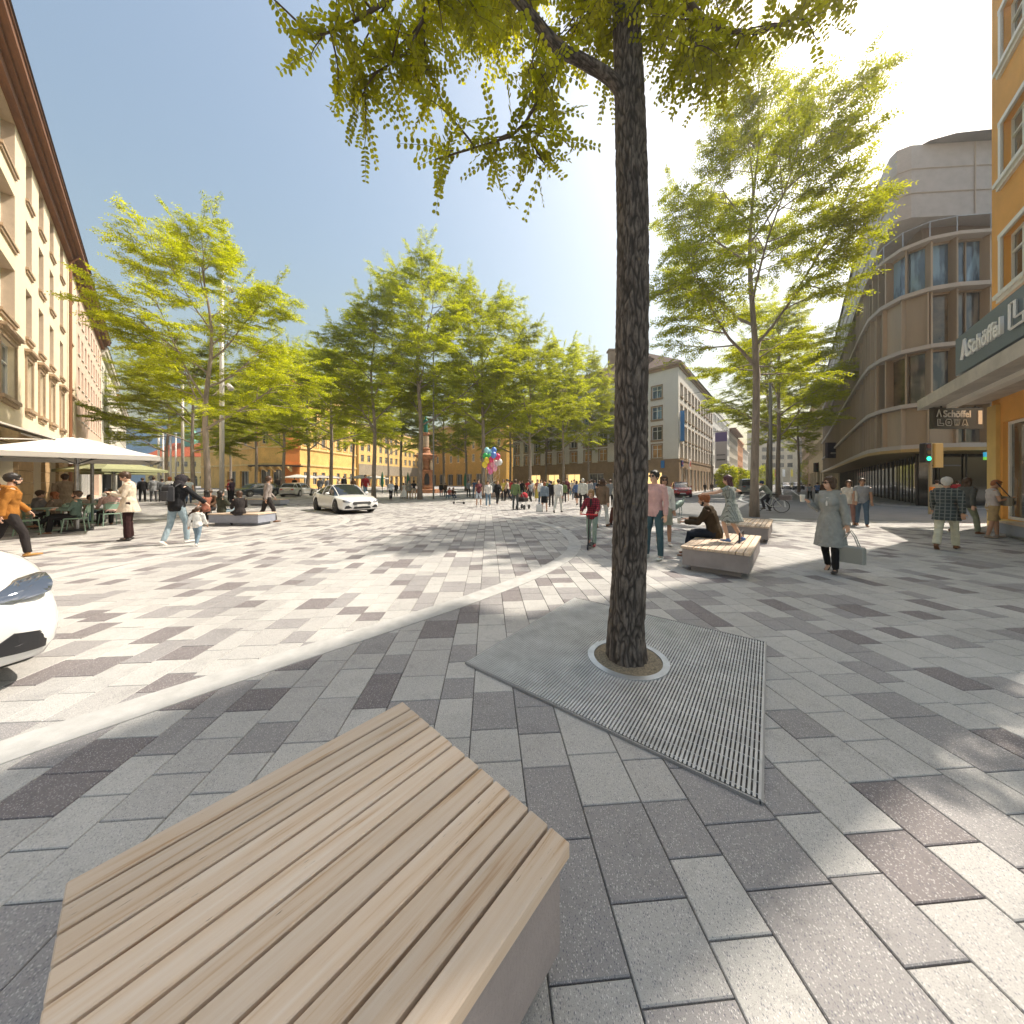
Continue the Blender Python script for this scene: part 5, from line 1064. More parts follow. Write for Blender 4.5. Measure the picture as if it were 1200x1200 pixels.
    for s, nm in ((-1,'shoe'),(1,'shoe.R')):
        h, kn, an, c, fd = leg[s]; m = MB(); a = an - Vector((0,0,.03)); sl = an-Vector((0,0,.068)); hl = an - fd*.05; up = 2 if outfit.get('boots') else 0
        sidev = Vector((0,0,1)).cross(fd).normalized() if abs(fd.z) < .95 else Vector((1,0,0)); dn = Vector((0,0,-1)) if abs(fd.z) < .5 else fd.cross(sidev).normalized()
        if dn.z > 0 and abs(fd.z) < .9: dn = -dn
        base = an + dn*.052; m.tube([base-fd*.065, base-fd*.02, base+fd*.07, base+fd*.15, base+fd*.185], [(.028,.024),(.037,.034),(.044,.029),(.042,.022),(.022,.014)], 12, side=sidev)
        m.tube([an-(c*-.0)+Vector((0,0,0))-c*(.09 if up else .015), base], [.050 if up else .040,.040], 10); out[nm] = fuse(m, vox*.9, 1)
    hair = outfit.get('hair', 'short'); m = MB(); C = lambda *p: hd+HM@Vector(p)
    if hair != 'none':
        gg = .008 if hair == 'crop' else .014
        m.ell(C(0,-.026,.036), (.080+gg,.090+gg,.090+gg), 16, 12, M=HM)
        if hair in ('short','crop'): m.ell(C(0,-.055,-.012), (.070,.052,.070), 12, 8, M=HM); m.ell(C(0,.022,.098), (.058,.060,.026), 12, 6, M=HM)
        if hair == 'long':
            m.ell(C(0,.015,.092), (.066,.068,.03), 12, 6, M=HM)
            for s in (-1,0,1): m.tube([C(s*.05,-.05,.05), C(s*.078,-.045,-.06), C(s*.075,-.06,-.15)-Vector((0,0,.02)), C(s*.06,-.075,-.17)-Vector((0,0,.10))], [.048,.036 if s else .05,.034 if s else .05,.018], 10)
        if hair == 'bob':
            m.ell(C(0,.015,.092), (.066,.068,.03), 12, 6, M=HM)
            for s in (-1,1): m.ell(C(s*.068,-.018,-.03), (.026,.055,.085), 10, 8, M=HM)
            m.ell(C(0,-.065,-.03), (.07,.045,.085), 10, 8, M=HM)
        if hair == 'tail': m.tube([C(0,-.11,.05), C(0,-.15,.0), C(0,-.14,-.12)], [.03,.034,.012], 8)
        if hair == 'hood': m.ell(C(0,-.022,.0), (.108,.115,.135), 16, 12, M=HM); m.tube([neck, C(0,-.04,-.06)], [.11,.10], 12)
        if hair in ('cap',): m.ell(C(0,.06,.055), (.075,.085,.012), 12, 6, M=HM)
        if hair == 'beanie': m.ell(C(0,-.02,.05), (.092,.106,.092), 14, 10, M=HM)
        me = fuse(m, min(vox,.012), 2); wrinkle(me, .006, 38, seed); out['hair'] = me
    if outfit.get('beard'):
        m = MB(); m.ell(C(0,.045,-.090), (.046,.042,.028), 12, 8, M=HM); 
        for s in (-1,1): m.ell(C(s*.052,.02,-.06), (.012,.03,.03), 8, 6, M=HM)
        out['beard'] = fuse(m, .009, 1)
    feet = [leg[s][2].z-.085 for s in (-1,1)]
    info = dict(zmin=min(feet), hand={s: arm[s][2]+arm[s][3]*.09 for s in (-1,1)}, head=hd, HM=HM, neck=neck, waist=waist, top=hd.z+.125)
    return out, info
PI_ = 0
def person(x, fy, hy, face, pose, outfit, cols, label, near=False, sex='m', Y=None, z0=0, H=None, group=None, skin=0, cache=None, extra=None, lift=0):
    """x, feet y and head-top y in the photograph; face: heading in degrees (0 = away, 90 = left, 180 = towards the viewer, -90 = right)"""
    global PI_; PI_ += 1
    Y = Y or F*(CH-z0)/(fy-HY); X = (x-CX)/F*Y; H = H or (fy-hy)/F*Y
    key = (str(pose), str(sorted(outfit.items())), sex, near) if not near else PI_
    if key not in GEO: GEO[key] = person_geo(pose, outfit, 1.75, near, PI_*1.7, sex)
    g, info = GEO[key]; seated = (POSES[pose] if isinstance(pose, str) else pose).get('seat')
    s = H/1.75
    if not seated: root_z = z0 + .018; off = -info['zmin']
    else: root_z = z0 + .018; off = lift/s if lift else (.45+.075)
    t = thing('person', label, 'person', (X, Y, root_z), R(face) + math.atan2(-X, Y), group, s)
    mats = {'body': SKIN[skin], 'top': cols.get('top'), 'bottom': cols.get('bottom'), 'shoe': cols.get('shoe', M_SHOE), 'shoe.R': cols.get('shoe', M_SHOE), 'hair': cols.get('hair', HAIR['brown']), 'beard': HAIR['black']}
    names = {'top': outfit.get('top', 'top'), 'bottom': outfit.get('bottom', 'bottom').replace(' ', '_')}
    for k, me in g.items():
        if not me.materials: me.materials.append(M_WFRAME)
        o = link(names.get(k, k.split('.')[0]), me, t, loc=(0,0,off)); o.material_slots[0].link = 'OBJECT'; o.material_slots[0].material = mats[k]
    hd, HM = info['head'], info['HM']; C = lambda *p: hd+HM@Vector(p)+Vector((0,0,off))
    if near:
        for sx in (-1,1):
            e = MB(); e.ell(C(sx*.029,.079,.016), (.010,.006,.0055), 8, 6, M=HM); e.build('eye', M_DARKM, t)
            e = MB(); e.tube([C(sx*.014,.090,.033), C(sx*.030,.090,.037), C(sx*.046,.080,.032)], [.003,.004,.002], 5); e.build('eyebrow', cols.get('hair', HAIR['brown']), t)
        e = MB(); e.ell(C(0,.088,-.058), (.019,.006,.005), 8, 6, M=HM); e.build('mouth', mat('lips', (.42,.14,.12), .5), t)
        if outfit.get('glasses'):
            e = MB()
            for sx in (-1,1): e.ell(C(sx*.032,.094,.016), (.027,.006,.020), 10, 8, M=HM); e.tube([C(sx*.058,.088,.02), C(sx*.080,.0,.012)], .0035, 4)
            e.tube([C(-.01,.098,.022), C(.01,.098,.022)], .003, 4); e.build('glasses', M_DARKM if outfit['glasses'] != 'w' else mat('clear glasses', (.25,.24,.22), .2), t)
        for key_, c_, rad_ in (('lapel','shirtc',0),):
            if cols.get('inner'):
                e = MB(); nk = info['neck']+Vector((0,0,off)); e.tube([nk+Vector((0,.055,.0)), nk+Vector((0,.12,-.10)), nk+Vector((0,.150,-.24))], [(.035,.02),(.040,.022),(.012,.015)], 8, side=(1,0,0)); e.build('shirt_front', cols['inner'], t)
    if extra: extra(t, info, off, s)
    return t
M_SHOE = mat('dark shoes', (.035,.028,.025), .5); M_SHOEW = mat('white sneakers', (.75,.74,.72), .6); M_SHOEB = mat('brown shoes', (.20,.09,.04), .5)
W3 = lambda t, v: t.matrix_world @ v
def world(t, p): return Matrix.LocRotScale(t.location, t.rotation_euler, t.scale) @ Vector(p)
K_ = cloth((.02,.02,.022)); DK = cloth((.035,.03,.03)); JN = cloth((.16,.24,.32)); JD = cloth((.06,.10,.17)); WH = cloth((.74,.73,.70)); CR = cloth((.66,.56,.44)); GY = cloth((.28,.29,.30)); OR_ = cloth((.36,.15,.03)); PK = cloth((.60,.38,.37)); SG = cloth((.30,.32,.26)); TP = cloth((.30,.26,.24)); LG = cloth((.38,.39,.37)); BR = cloth((.09,.05,.03)); RD_ = cloth((.40,.04,.05)); GN = cloth((.16,.22,.10)); YL = cloth((.52,.42,.10)); BL_ = cloth((.10,.16,.30)); SAGE = cloth((.13,.19,.16)); KH = cloth((.42,.30,.16))
def cup(t, info, off, s, side=1, label='white paper coffee cup held in a hand', c=None):
    p = world(t, info['hand'][side] + Vector((0,.02,off))); q = thing('paper_cup', label, 'cup', tuple(p - Vector((0,0,.05)))); MB().lathe([(.028,0),(.030,.01),(.040,.115)], n=16).build('cup_wall', c or M_PCUP, q, smooth=False); MB().lathe([(.042,.115),(.042,.125),(.034,.132)], n=16).build('lid', M_SHOEW, q)
M_PCUP = mat('paper cup', (.72,.68,.60), .7)
def handbag(p, w_, h, d, m, label, rz=0, strap=.3, cat='handbag', name='handbag'):
    q = thing(name, label, cat, tuple(p), rz); b = MB(); b.bbox(-w_/2,-d/2,-strap-h,w_/2,d/2,-strap,.02); b.build('bag_body', m, q)
    b = MB(); 
    for yy in (-d*.3,d*.3): b.tube([(-w_*.3,yy,-strap),(-w_*.15,yy,-strap*.35),(0,yy,0),(w_*.15,yy,-strap*.35),(w_*.3,yy,-strap)], .008, 6)
    b.build('strap', m, q); return q
# --- left side
def ex1(t, i, off, s):
    p = world(t, Vector((-.17,-.06,off-.02))); q = thing('shoulder_bag', 'orange leather shoulder bag carried by the bearded man', 'bag', tuple(p), R(-90)); b = MB(); b.bbox(-.17,-.07,-.22,.17,.07,.14,.04); b.build('bag_body', mat('orange leather', (.55,.17,.05), .5), q); b = MB(); b.tube([(-.15,0,.12),(-.05,.05,.45),(.1,.12,.62)], .014, 6); b.build('strap', mat('orange leather', (.55,.17,.05)), q)
person(9,655,553,-82,'walk',dict(top='hoodie',bottom='jeans',hair='beanie',beard=1,glasses='w'),dict(top=OR_,bottom=DK,shoe=mat('tan boots',(.42,.22,.06),.6),hair=HAIR['black']),'bearded man in orange brown jacket with orange bag walking in at the left edge',1,extra=ex1)
def ex2(t, i, off, s):
    p = world(t, (i['hand'][1]+i['hand'][-1])/2 + Vector((0,.02,off+.03))); q = thing('phone', 'small phone held by the woman in the cream blazer', 'phone', tuple(p), R(80)); b = MB(); b.bbox(-.035,-.005,-.06,.035,.005,.07,.003); b.build('phone_case', M_DARKM, q); MB().box(-.031,-.0062,-.055,.031,-.0052,.065).build('screen', mat('phone glass',(.04,.05,.06),.1), q)
person(151,634,553,80,'phone',dict(top='blazer',bottom='trousers',hair='short'),dict(top=CR,bottom=cloth((.035,.015,.015)),shoe=M_SHOE,inner=RD_,hair=HAIR['brown']),'woman in a cream blazer and dark trousers looking down at her phone',1,'f',extra=ex2)
def ex3(t, i, off, s):
    p = world(t, Vector((0,-.21,off+.33))); q = thing('backpack', 'dark grey leather backpack on the back of the hooded woman', 'backpack', tuple(p), t.rotation_euler.z); b = MB(); b.bbox(-.15,-.06,-.22,.15,.09,.19,.06); b2 = MB(); b2.bbox(-.11,-.10,-.19,.11,-.062,.04,.02); b.build('bag_body', cloth((.05,.05,.055)), q); b2.build('pocket', cloth((.07,.07,.075)), q)
    b3 = MB()
    for sx in (-1,1): b3.tube([(sx*.11,.08,.14),(sx*.13,.18,.22),(sx*.13,.36,.12)], .018, 6)
    b3.build('strap', M_DARKM, q)
hp = dict(lean=8, head=(12,-12), aL=((-.25,.02,-1),(-.12,.25,-1)), aR=((.55,.45,-.75),(.55,.5,-.75)), lL=((-.04,-.12,-1),(-.01,-.40,-1)), lR=((.04,.32,-1),(.02,.02,-1)))
person(207,638,555,-48,hp,dict(top='hoodie',bottom='jeans',hair='hood'),dict(top=K_,bottom=cloth((.33,.42,.47)),shoe=M_SHOEW,hair=cloth((.04,.035,.04))),'woman in black hooded top, light jeans and backpack reaching down to a toddler',1,'f',extra=ex3)
person(231,640,594,-25,dict(POSES['walk2'],lean=2),dict(top='hoodie',bottom='jeans',hair='short'),dict(top=WH,bottom=cloth((.20,.27,.33)),shoe=M_SHOEW,hair=HAIR['brown']),'toddler in a white hooded jacket and small jeans walking beside the hooded woman',1,'m')
person(313,613,557,-75,'walk',dict(top='shirt',bottom='trousers',hair='short'),dict(top=TP,bottom=DK,shoe=M_SHOEB),'man in a taupe shirt and black trousers striding right past the left bench',1,'m',skin=1)
person(281,0,0,10,'sit',dict(top='jacket',bottom='trousers',hair='bob'),dict(top=DK,bottom=K_,hair=HAIR['brown']),'woman in black sitting at the right end of the blue grey bench',1,'f',Y=12.1,H=1.7)
bpy.context.view_layer.update()
person(260,0,0,-60,'sitx',dict(top='jacket',bottom='jeans',hair='long'),dict(top=cloth((.05,.055,.04)),bottom=cloth((.25,.34,.40)),shoe=M_SHOEW,hair=HAIR['black']),'woman in dark green jacket and pale jeans, middle sitter of the blue grey bench',1,'f',Y=12.6,H=1.7)
person(241,0,0,40,'sitx',dict(top='tee',bottom='jeans',hair='long'),dict(top=cloth((.30,.12,.08)),bottom=BR,hair=HAIR['black']),'woman in a rust coloured top sitting at the left end of the blue grey bench',0,'f',Y=13.4,H=1.7)
person(247,0,0,150,'sit',dict(top='jacket',bottom='trousers',hair='short'),dict(top=BR,bottom=K_),'person in brown sitting behind the women, close to the tree trunk',0,'m',Y=14.2,H=1.75,lift=.5)
person(272,589,561,60,'talk',dict(top='jacket',bottom='trousers',hair='short'),dict(top=cloth((.08,.05,.07)),bottom=K_),'man in a plum jacket standing just right of the tall pale lamp pole',0)
person(268,588,562,-90,'stand',dict(top='tee',bottom='jeans',hair='short'),dict(top=RD_,bottom=K_,hair=HAIR['red']),'person in a red top standing behind the lamp pole',0)
for (x, fy, hy, fc, pz, of, cl, sx, lb) in [
    (167,588,560,0,'stand',dict(top='jacket',bottom='trousers',hair='short'),dict(top=K_,bottom=K_),'m','man in black seen from behind, left of the grey suited man near the green parasol'),
    (180,588,559,0,'stand',dict(top='blazer',bottom='trousers',hair='short'),dict(top=GY,bottom=cloth((.14,.14,.15))),'m','man in a light grey jacket seen from behind near the second tree'),
    (190,588,561,10,'stand',dict(top='jacket',bottom='trousers',hair='short'),dict(top=cloth((.16,.17,.18)),bottom=K_),'m','man in dark grey beside the light grey jacket, left of the hooded woman'),
    (199,592,559,20,'stand',dict(top='tee',bottom='jeans',hair='bob'),dict(top=WH,bottom=GY,hair=HAIR['red']),'f','red haired person in white just left of the hooded woman'),
    (221,590,560,0,'walk',dict(top='tee',bottom='jeans',hair='short'),dict(top=cloth((.6,.68,.7)),bottom=JD),'m','person in pale blue seen right of the hooded woman'),
    (428,583,556,200,'walk',dict(top='jacket',bottom='jeans',hair='short'),dict(top=RD_,bottom=JN),'m','man with a red sleeve and white shirt behind the white coupe car'),
    (403,578,558,0,'stand',dict(top='blazer',bottom='trousers',hair='short'),dict(top=K_,bottom=K_),'m','broad man in a black suit behind the white coupe car roof'),
    (414,579,560,0,'stand',dict(top='jacket',bottom='trousers',hair='bob'),dict(top=BR,bottom=K_),'f','woman in dark brown right of the black suit behind the car'),
    (375,579,560,0,'stand',dict(top='blazer',bottom='trousers',hair='short'),dict(top=cloth((.15,.16,.18)),bottom=K_),'m','grey suited man behind the rear of the white coupe car'),
    (384,579,560,20,'stand',dict(top='blazer',bottom='trousers',hair='short'),dict(top=cloth((.20,.21,.24)),bottom=K_),'m','second grey suited man behind the white coupe car'),
    (397,579,561,180,'stand',dict(top='tee',bottom='skirt',hair='bob'),dict(top=CR,bottom=GN,hair=HAIR['red']),'f','woman in a beige top left of the black suited man'),
    (332,576,560,0,'stand',dict(top='tee',bottom='jeans',hair='short'),dict(top=RD_,bottom=JD),'m','person in red behind the silver estate car, left'),
    (345,576,560,0,'stand',dict(top='jacket',bottom='jeans',hair='short'),dict(top=K_,bottom=JD),'m','person in black behind the silver estate car, right'),
    (325,576,560,0,'stand',dict(top='jacket',bottom='trousers',hair='short'),dict(top=DK,bottom=K_),'m','person in dark clothes at the shop front of the orange corner'),
    (458,586,563,190,'walk',dict(top='shirt',bottom='trousers',hair='short'),dict(top=cloth((.62,.66,.70)),bottom=K_,hair=HAIR['red']),'m','man in a white shirt and black trousers walking near the bride'),
    (464,582,566,0,'talk',dict(top='jacket',bottom='trousers',hair='short'),dict(top=K_,bottom=K_),'m','crouched dark figure between the white shirt man and the bride'),
    (473,584,566,30,'stand',dict(top='tee',bottom='gown',hair='bob'),dict(top=WH,bottom=mat('white gown',(.78,.77,.74),.7)),'f','bride in a wide white gown left of the fountain tree'),
    (479,585,563,180,'stand',dict(top='blazer',bottom='trousers',hair='short'),dict(top=cloth((.28,.26,.22)),bottom=KH),'m','man in grey and khaki beside the bride'),
    (485,585,563,0,'talk',dict(top='tee',bottom='shorts',hair='bob'),dict(top=K_,bottom=CR),'f','woman in black top and light shorts between bride and tree trunk'),
    (517,582,566,0,'stand',dict(top='jacket',bottom='jeans',hair='short'),dict(top=K_,bottom=JD),'m','person in black jacket right of the slim lamp pole'),
    (522,582,566,40,'stand',dict(top='jacket',bottom='trousers',hair='short'),dict(top=BR,bottom=K_),'m','person in dark brown jacket right of the slim lamp pole'),
    (561,594,562,185,'stand',dict(top='tee',bottom='shorts',hair='bob'),dict(top=cloth((.16,.05,.06)),bottom=cloth((.55,.62,.70)),shoe=M_SHOEW),'f','woman with bare legs in pale shorts and a dark top under the balloons'),
    (572,594,563,178,'walk',dict(top='shirt',bottom='jeans',hair='short'),dict(top=WH,bottom=JN,shoe=M_SHOEW),'m','man in white shirt and jeans right of the bare legged woman'),
    (583,591,563,200,'walk',dict(top='jacket',bottom='trousers',hair='long'),dict(top=K_,bottom=K_,hair=HAIR['blond']),'f','blond woman all in black walking'),
    (579,583,564,0,'stand',dict(top='jacket',bottom='jeans',hair='short'),dict(top=GY,bottom=JD),'m','small far person in grey behind the blond woman in black'),
    (590,587,562,160,'stand',dict(top='tee',bottom='trousers',hair='bob'),dict(top=YL,bottom=K_),'f','woman in a mustard top in the crowd'),
    (595,587,561,90,'walk',dict(top='tee',bottom='trousers',hair='tail'),dict(top=CR,bottom=K_,hair=HAIR['black']),'f','dark haired woman in a cream top beside the mustard one'),
    (604,598,562,-10,'stand',dict(top='shirt',bottom='jeans',hair='short'),dict(top=GN,bottom=cloth((.07,.08,.08))),'m','man in an olive green shirt standing beside the pram'),
    (619,586,562,0,'talk',dict(top='tee',bottom='trousers',hair='short'),dict(top=RD_,bottom=K_),'m','man in a red tee shirt behind the pram'),
    (624,582,563,180,'stand',dict(top='tee',bottom='jeans',hair='bob'),dict(top=WH,bottom=JD),'f','woman in white farther back in the crowd, right of the red shirt'),
    (630,587,562,180,'stand',dict(top='tee',bottom='long skirt',hair='bob'),dict(top=cloth((.35,.12,.08)),bottom=YL),'f','woman in a long mustard skirt'),
    (638,600,565,10,'stand',dict(top='jacket',bottom='skirt',hair='bob'),dict(top=cloth((.22,.27,.33)),bottom=K_,hair=HAIR['red']),'f','woman in a denim jacket and black skirt'),
    (646,594,563,0,'walk',dict(top='jacket',bottom='trousers',hair='short'),dict(top=K_,bottom=DK),'m','man in black between the denim jacket and the white suit'),
    (654,601,561,-20,'walk',dict(top='shirt',bottom='trousers',hair='short'),dict(top=WH,bottom=cloth((.62,.62,.58)),shoe=M_SHOE),'m','man all in white with a crossbody bag'),
    (664,587,560,180,'stand',dict(top='jacket',bottom='skirt',hair='short'),dict(top=cloth((.13,.04,.05)),bottom=K_),'f','person in dark burgundy jacket'),
    (670,581,563,0,'stand',dict(top='tee',bottom='jeans',hair='short'),dict(top=WH,bottom=JN),'m','far person in white behind the burgundy jacket'),
    (676,592,563,20,'walk',dict(top='jacket',bottom='skirt',hair='bob'),dict(top=BL_,bottom=DK),'f','woman in a navy jacket left of the light jacket'),
    (683,597,561,0,'stand',dict(top='jacket',bottom='trousers',hair='grey' and 'short'),dict(top=cloth((.60,.60,.55)),bottom=DK,hair=HAIR['grey']),'m','grey haired man in an off white jacket behind the scooter boy'),
    (691,590,563,0,'stand',dict(top='jacket',bottom='jeans',hair='short'),dict(top=GY,bottom=JD),'m','man in a grey jacket right of the off white jacket'),
    (715,596,562,0,'stand',dict(top='jacket',bottom='trousers',hair='short'),dict(top=cloth((.22,.23,.24)),bottom=K_),'m','man in dark grey between the brown jacket and the white dress'),
    (640,582,563,0,'stand',dict(top='tee',bottom='jeans',hair='short'),dict(top=GN,bottom=K_),'m','far person in green behind the denim jacket'),
    (609,582,563,180,'stand',dict(top='tee',bottom='trousers',hair='bob'),dict(top=PK,bottom=K_),'f','far woman in pink behind the olive shirt'),
    (600,581,564,0,'stand',dict(top='jacket',bottom='jeans',hair='short'),dict(top=BL_,bottom=JD),'m','far person in blue left of the olive shirt'),
    (659,582,564,0,'stand',dict(top='jacket',bottom='trousers',hair='short'),dict(top=K_,bottom=K_),'m','far person in black right of the man in white'),
    (649,580,564,200,'stand',dict(top='tee',bottom='skirt',hair='bob'),dict(top=YL,bottom=DK),'f','far woman in a yellow top'),
    (697,582,563,0,'stand',dict(top='jacket',bottom='trousers',hair='short'),dict(top=cloth((.10,.13,.18)),bottom=K_),'m','far person in dark blue behind the scooter boy'),
    (598,585,562,0,'stand',dict(top='tee',bottom='jeans',hair='short'),dict(top=RD_,bottom=JD),'m','man in a red top in the crowd, left of the olive shirted man'),
    (612,584,563,170,'talk',dict(top='jacket',bottom='trousers',hair='bob'),dict(top=K_,bottom=K_),'f','woman in a black top in the crowd, behind the olive shirted man'),
    (622,588,564,30,'walk',dict(top='tee',bottom='jeans',hair='short'),dict(top=GY,bottom=DK),'m','man in a grey top in the crowd, right of the pram'),
    (634,591,562,200,'stand',dict(top='jacket',bottom='trousers',hair='bob'),dict(top=WH,bottom=JD),'f','woman in a white top in the crowd, between the mustard skirt and the denim jacket'),
    (644,586,563,90,'talk',dict(top='tee',bottom='jeans',hair='short'),dict(top=BL_,bottom=K_),'m','man in a navy top in the crowd, just right of the denim jacket'),
    (661,589,564,0,'walk',dict(top='jacket',bottom='trousers',hair='bob'),dict(top=GN,bottom=DK),'f','woman in a green top in the crowd, right of the man in white'),
    (673,586,562,170,'stand',dict(top='tee',bottom='jeans',hair='short'),dict(top=CR,bottom=JD),'m','man in a cream top in the crowd, right of the burgundy jacket'),
    (680,584,563,30,'talk',dict(top='jacket',bottom='trousers',hair='bob'),dict(top=BR,bottom=K_),'f','woman in a brown top in the crowd, behind the navy jacketed woman'),
    (688,586,564,200,'walk',dict(top='tee',bottom='jeans',hair='short'),dict(top=PK,bottom=DK),'m','man in a pink top in the crowd, left of the grey jacketed man'),
    (693,585,562,90,'stand',dict(top='jacket',bottom='trousers',hair='bob'),dict(top=TP,bottom=JD),'f','woman in a taupe top in the crowd, behind the scooter child'),
    (702,588,563,0,'talk',dict(top='tee',bottom='jeans',hair='short'),dict(top=K_,bottom=K_),'m','man in a black top in the crowd, left of the long haired woman'),
    (710,590,564,170,'walk',dict(top='jacket',bottom='trousers',hair='bob'),dict(top=WH,bottom=DK),'f','woman in a white top in the crowd, next to the big trunk'),
    (556,584,562,30,'stand',dict(top='tee',bottom='jeans',hair='short'),dict(top=JD,bottom=JD),'m','man in a dark blue top in the crowd, left of the bare legged woman'),
    (549,583,563,200,'talk',dict(top='jacket',bottom='trousers',hair='bob'),dict(top=GY,bottom=K_),'f','woman in a grey top in the crowd, behind the parked scooter'),
    (958,586,565,0,'walk',dict(top='tee',bottom='trousers',hair='short'),dict(top=BL_,bottom=K_),'m','person in a blue shirt walking away behind the coated woman'),
    (949,585,567,10,'walk2',dict(top='tee',bottom='trousers',hair='short'),dict(top=GY,bottom=K_),'m','small far figure in the tram street'),
    (966,588,564,0,'stand',dict(top='jacket',bottom='trousers',hair='short'),dict(top=BR,bottom=K_),'m','person in brown half hidden by the coated woman'),
    (800,577,566,0,'walk',dict(top='tee',bottom='jeans',hair='short'),dict(top=WH,bottom=JD),'m','far person in white at the street side shops'),
    (826,577,566,0,'walk',dict(top='jacket',bottom='trousers',hair='short'),dict(top=K_,bottom=K_),'m','far person in black at the street side shops'),
    (834,577,566,0,'stand',dict(top='jacket',bottom='jeans',hair='short'),dict(top=BR,bottom=JD),'m','far person in brown at the street side shops'),
    (1098,597,562,0,'walk',dict(top='jacket',bottom='trousers',hair='short'),dict(top=cloth((.5,.42,.3)),bottom=K_,hair=HAIR['brown']),'f','woman in a light top waiting at the traffic light'),
    (1122,596,563,0,'stand',dict(top='jacket',bottom='trousers',hair='short'),dict(top=RD_,bottom=K_),'m','person in red at the dark store entrance'),
  ]:
    person(x, fy, hy, fc, pz, of, cl, lb, False, sx)
# --- scooter boy
sb = dict(lean=10, head=(10,0), aL=((-.25,.55,-.8),(.05,.9,-.35)), aR=((.25,.55,-.8),(-.05,.9,-.35)), lL=((.0,.28,-1),(.0,.0,-1)), lR=((.05,-.05,-1),(.1,-.75,-1)))
t = person(694,640,573,168,sb,dict(top='jacket',bottom='jeans',hair='bob'),dict(top=plaidm('red plaid',(.35,.03,.05),(.03,.01,.02),14),bottom=cloth((.30,.38,.33)),shoe=mat('red sneakers',(.45,.04,.07),.6),hair=HAIR['blond'],inner=DK),'child in a red plaid jacket pushing a scooter towards the viewer',1,'f')
def scooter(x, y, rz, label, col, s=1.0):
    t = thing('scooter', label, 'scooter', (x,y,.018), rz, s=s)
    for yy in (-.32,.36):
        w_ = MB(); w_.M = Matrix.Translation((0,yy,.07)) @ Matrix.Rotation(R(90),4,'Y'); w_.lathe([(.045,-.015),(.07,-.012),(.07,.012),(.045,.015)], n=20); w_.build('wheel', M_DARKM, t)
    b = MB(); b.bbox(-.06,-.26,.07,.06,.20,.095,.01); b.build('deck', M_DARKM, t); b = MB(); b.tube([(0,.36,.10),(0,.30,.30),(0,.24,.82)], .016, 8); b.build('steering_tube', M_DARKM, t)
    b = MB(); b.tube([(-.2,.24,.82),(.2,.24,.82)], .015, 8); b.build('handlebar', col, t); b = MB(); b.box(-.03,-.38,.13,.03,-.24,.145); b.build('mudguard', M_DARKM, t)
p = px(692,641); scooter(p.x-.03, p.y-.15, R(170)+math.atan2(-p.x,p.y), 'black kick scooter with red handlebar grips under the plaid jacketed child', mat('red paint', (.62,.03,.03)))
p = px(538,591); scooter(p.x, p.y, R(70), 'parked pale kick scooter standing left of the bare legged woman', M_WFRAME, 1.2)
person(706,618,560,-15,'walk',dict(top='jacket',bottom='jeans',hair='long'),dict(top=cloth((.22,.15,.10)),bottom=cloth((.70,.69,.66)),shoe=M_SHOEB,hair=HAIR['brown']),'long haired woman in brown jacket and white trousers behind the scooter child',1,'f')
person(723,616,563,60,'walk2',dict(top='blazer',bottom='trousers',hair='long'),dict(top=WH,bottom=cloth((.12,.05,.04)),hair=HAIR['brown']),'woman in a long white jacket beside the big trunk',1,'f')
# --- couple behind the trunk
person(767,656,552,150,'cup',dict(top='shirt',bottom='jeans',hair='short',glasses='d'),dict(top=PK,bottom=cloth((.06,.11,.13)),shoe=mat('pale sneakers',(.55,.58,.55),.6),hair=HAIR['black']),'man in a pink shirt and dark green jeans right beside the big trunk',1,'m',skin=0)
person(778,640,558,190,'cup',dict(top='blouse',bottom='skirt',hair='bob',glasses='d'),dict(top=WH,bottom=SG,shoe=M_SHOEW,hair=HAIR['brown']),'woman in a white blouse and sage skirt holding a cup beside the man in pink',1,'f',skin=1,extra=lambda t,i,o,s: cup(t,i,o,s,1,'pale paper cup in the hand of the woman in the sage skirt'))
# --- bench group
ms = dict(seat=1, lean=16, head=(0,0), aL=((-.1,.5,-.85),(.1,1,.0)), aR=((.2,.55,-.8),(-.2,1,.05)), lL=((-.12,1,-.05),(0,.1,-1)), lR=((.14,1,-.05),(0,.2,-1)))
person(838,0,0,82,ms,dict(top='jacket',bottom='trousers',hair='short',beard=1),dict(top=cloth((.055,.038,.022)),bottom=cloth((.02,.025,.04)),shoe=M_SHOEB,hair=HAIR['red']),'red haired man in a dark brown jacket sitting on the bench with a cup',1,'m',Y=6.9,H=1.84,extra=lambda t,i,o,s: cup(t,i,o,s,-1,'white paper cup held by the seated man on the bench'))
gp = dict(lean=6, head=(4,0), aL=((-.55,.6,-.35),(-.15,1,-.15)), aR=((.75,-.05,-.2),(.85,.15,.0)), lL=((-.1,.32,-1),(-.02,-.28,-1)), lR=((.12,.05,-1),(.05,-.55,-1)))
person(857,0,0,70,gp,dict(top='dress',bottom='skirt',hair='long'),dict(top=plaidm('striped grey dress',(.42,.45,.42),(.12,.13,.12),26),bottom=plaidm('striped grey dress',(.42,.45,.42),(.12,.13,.12),26),shoe=mat('blue canvas shoes',(.12,.20,.42),.7),hair=HAIR['plum']),'girl in a grey striped dress standing on the bench with outstretched arms',1,'f',Y=6.35,z0=.45,H=1.30)
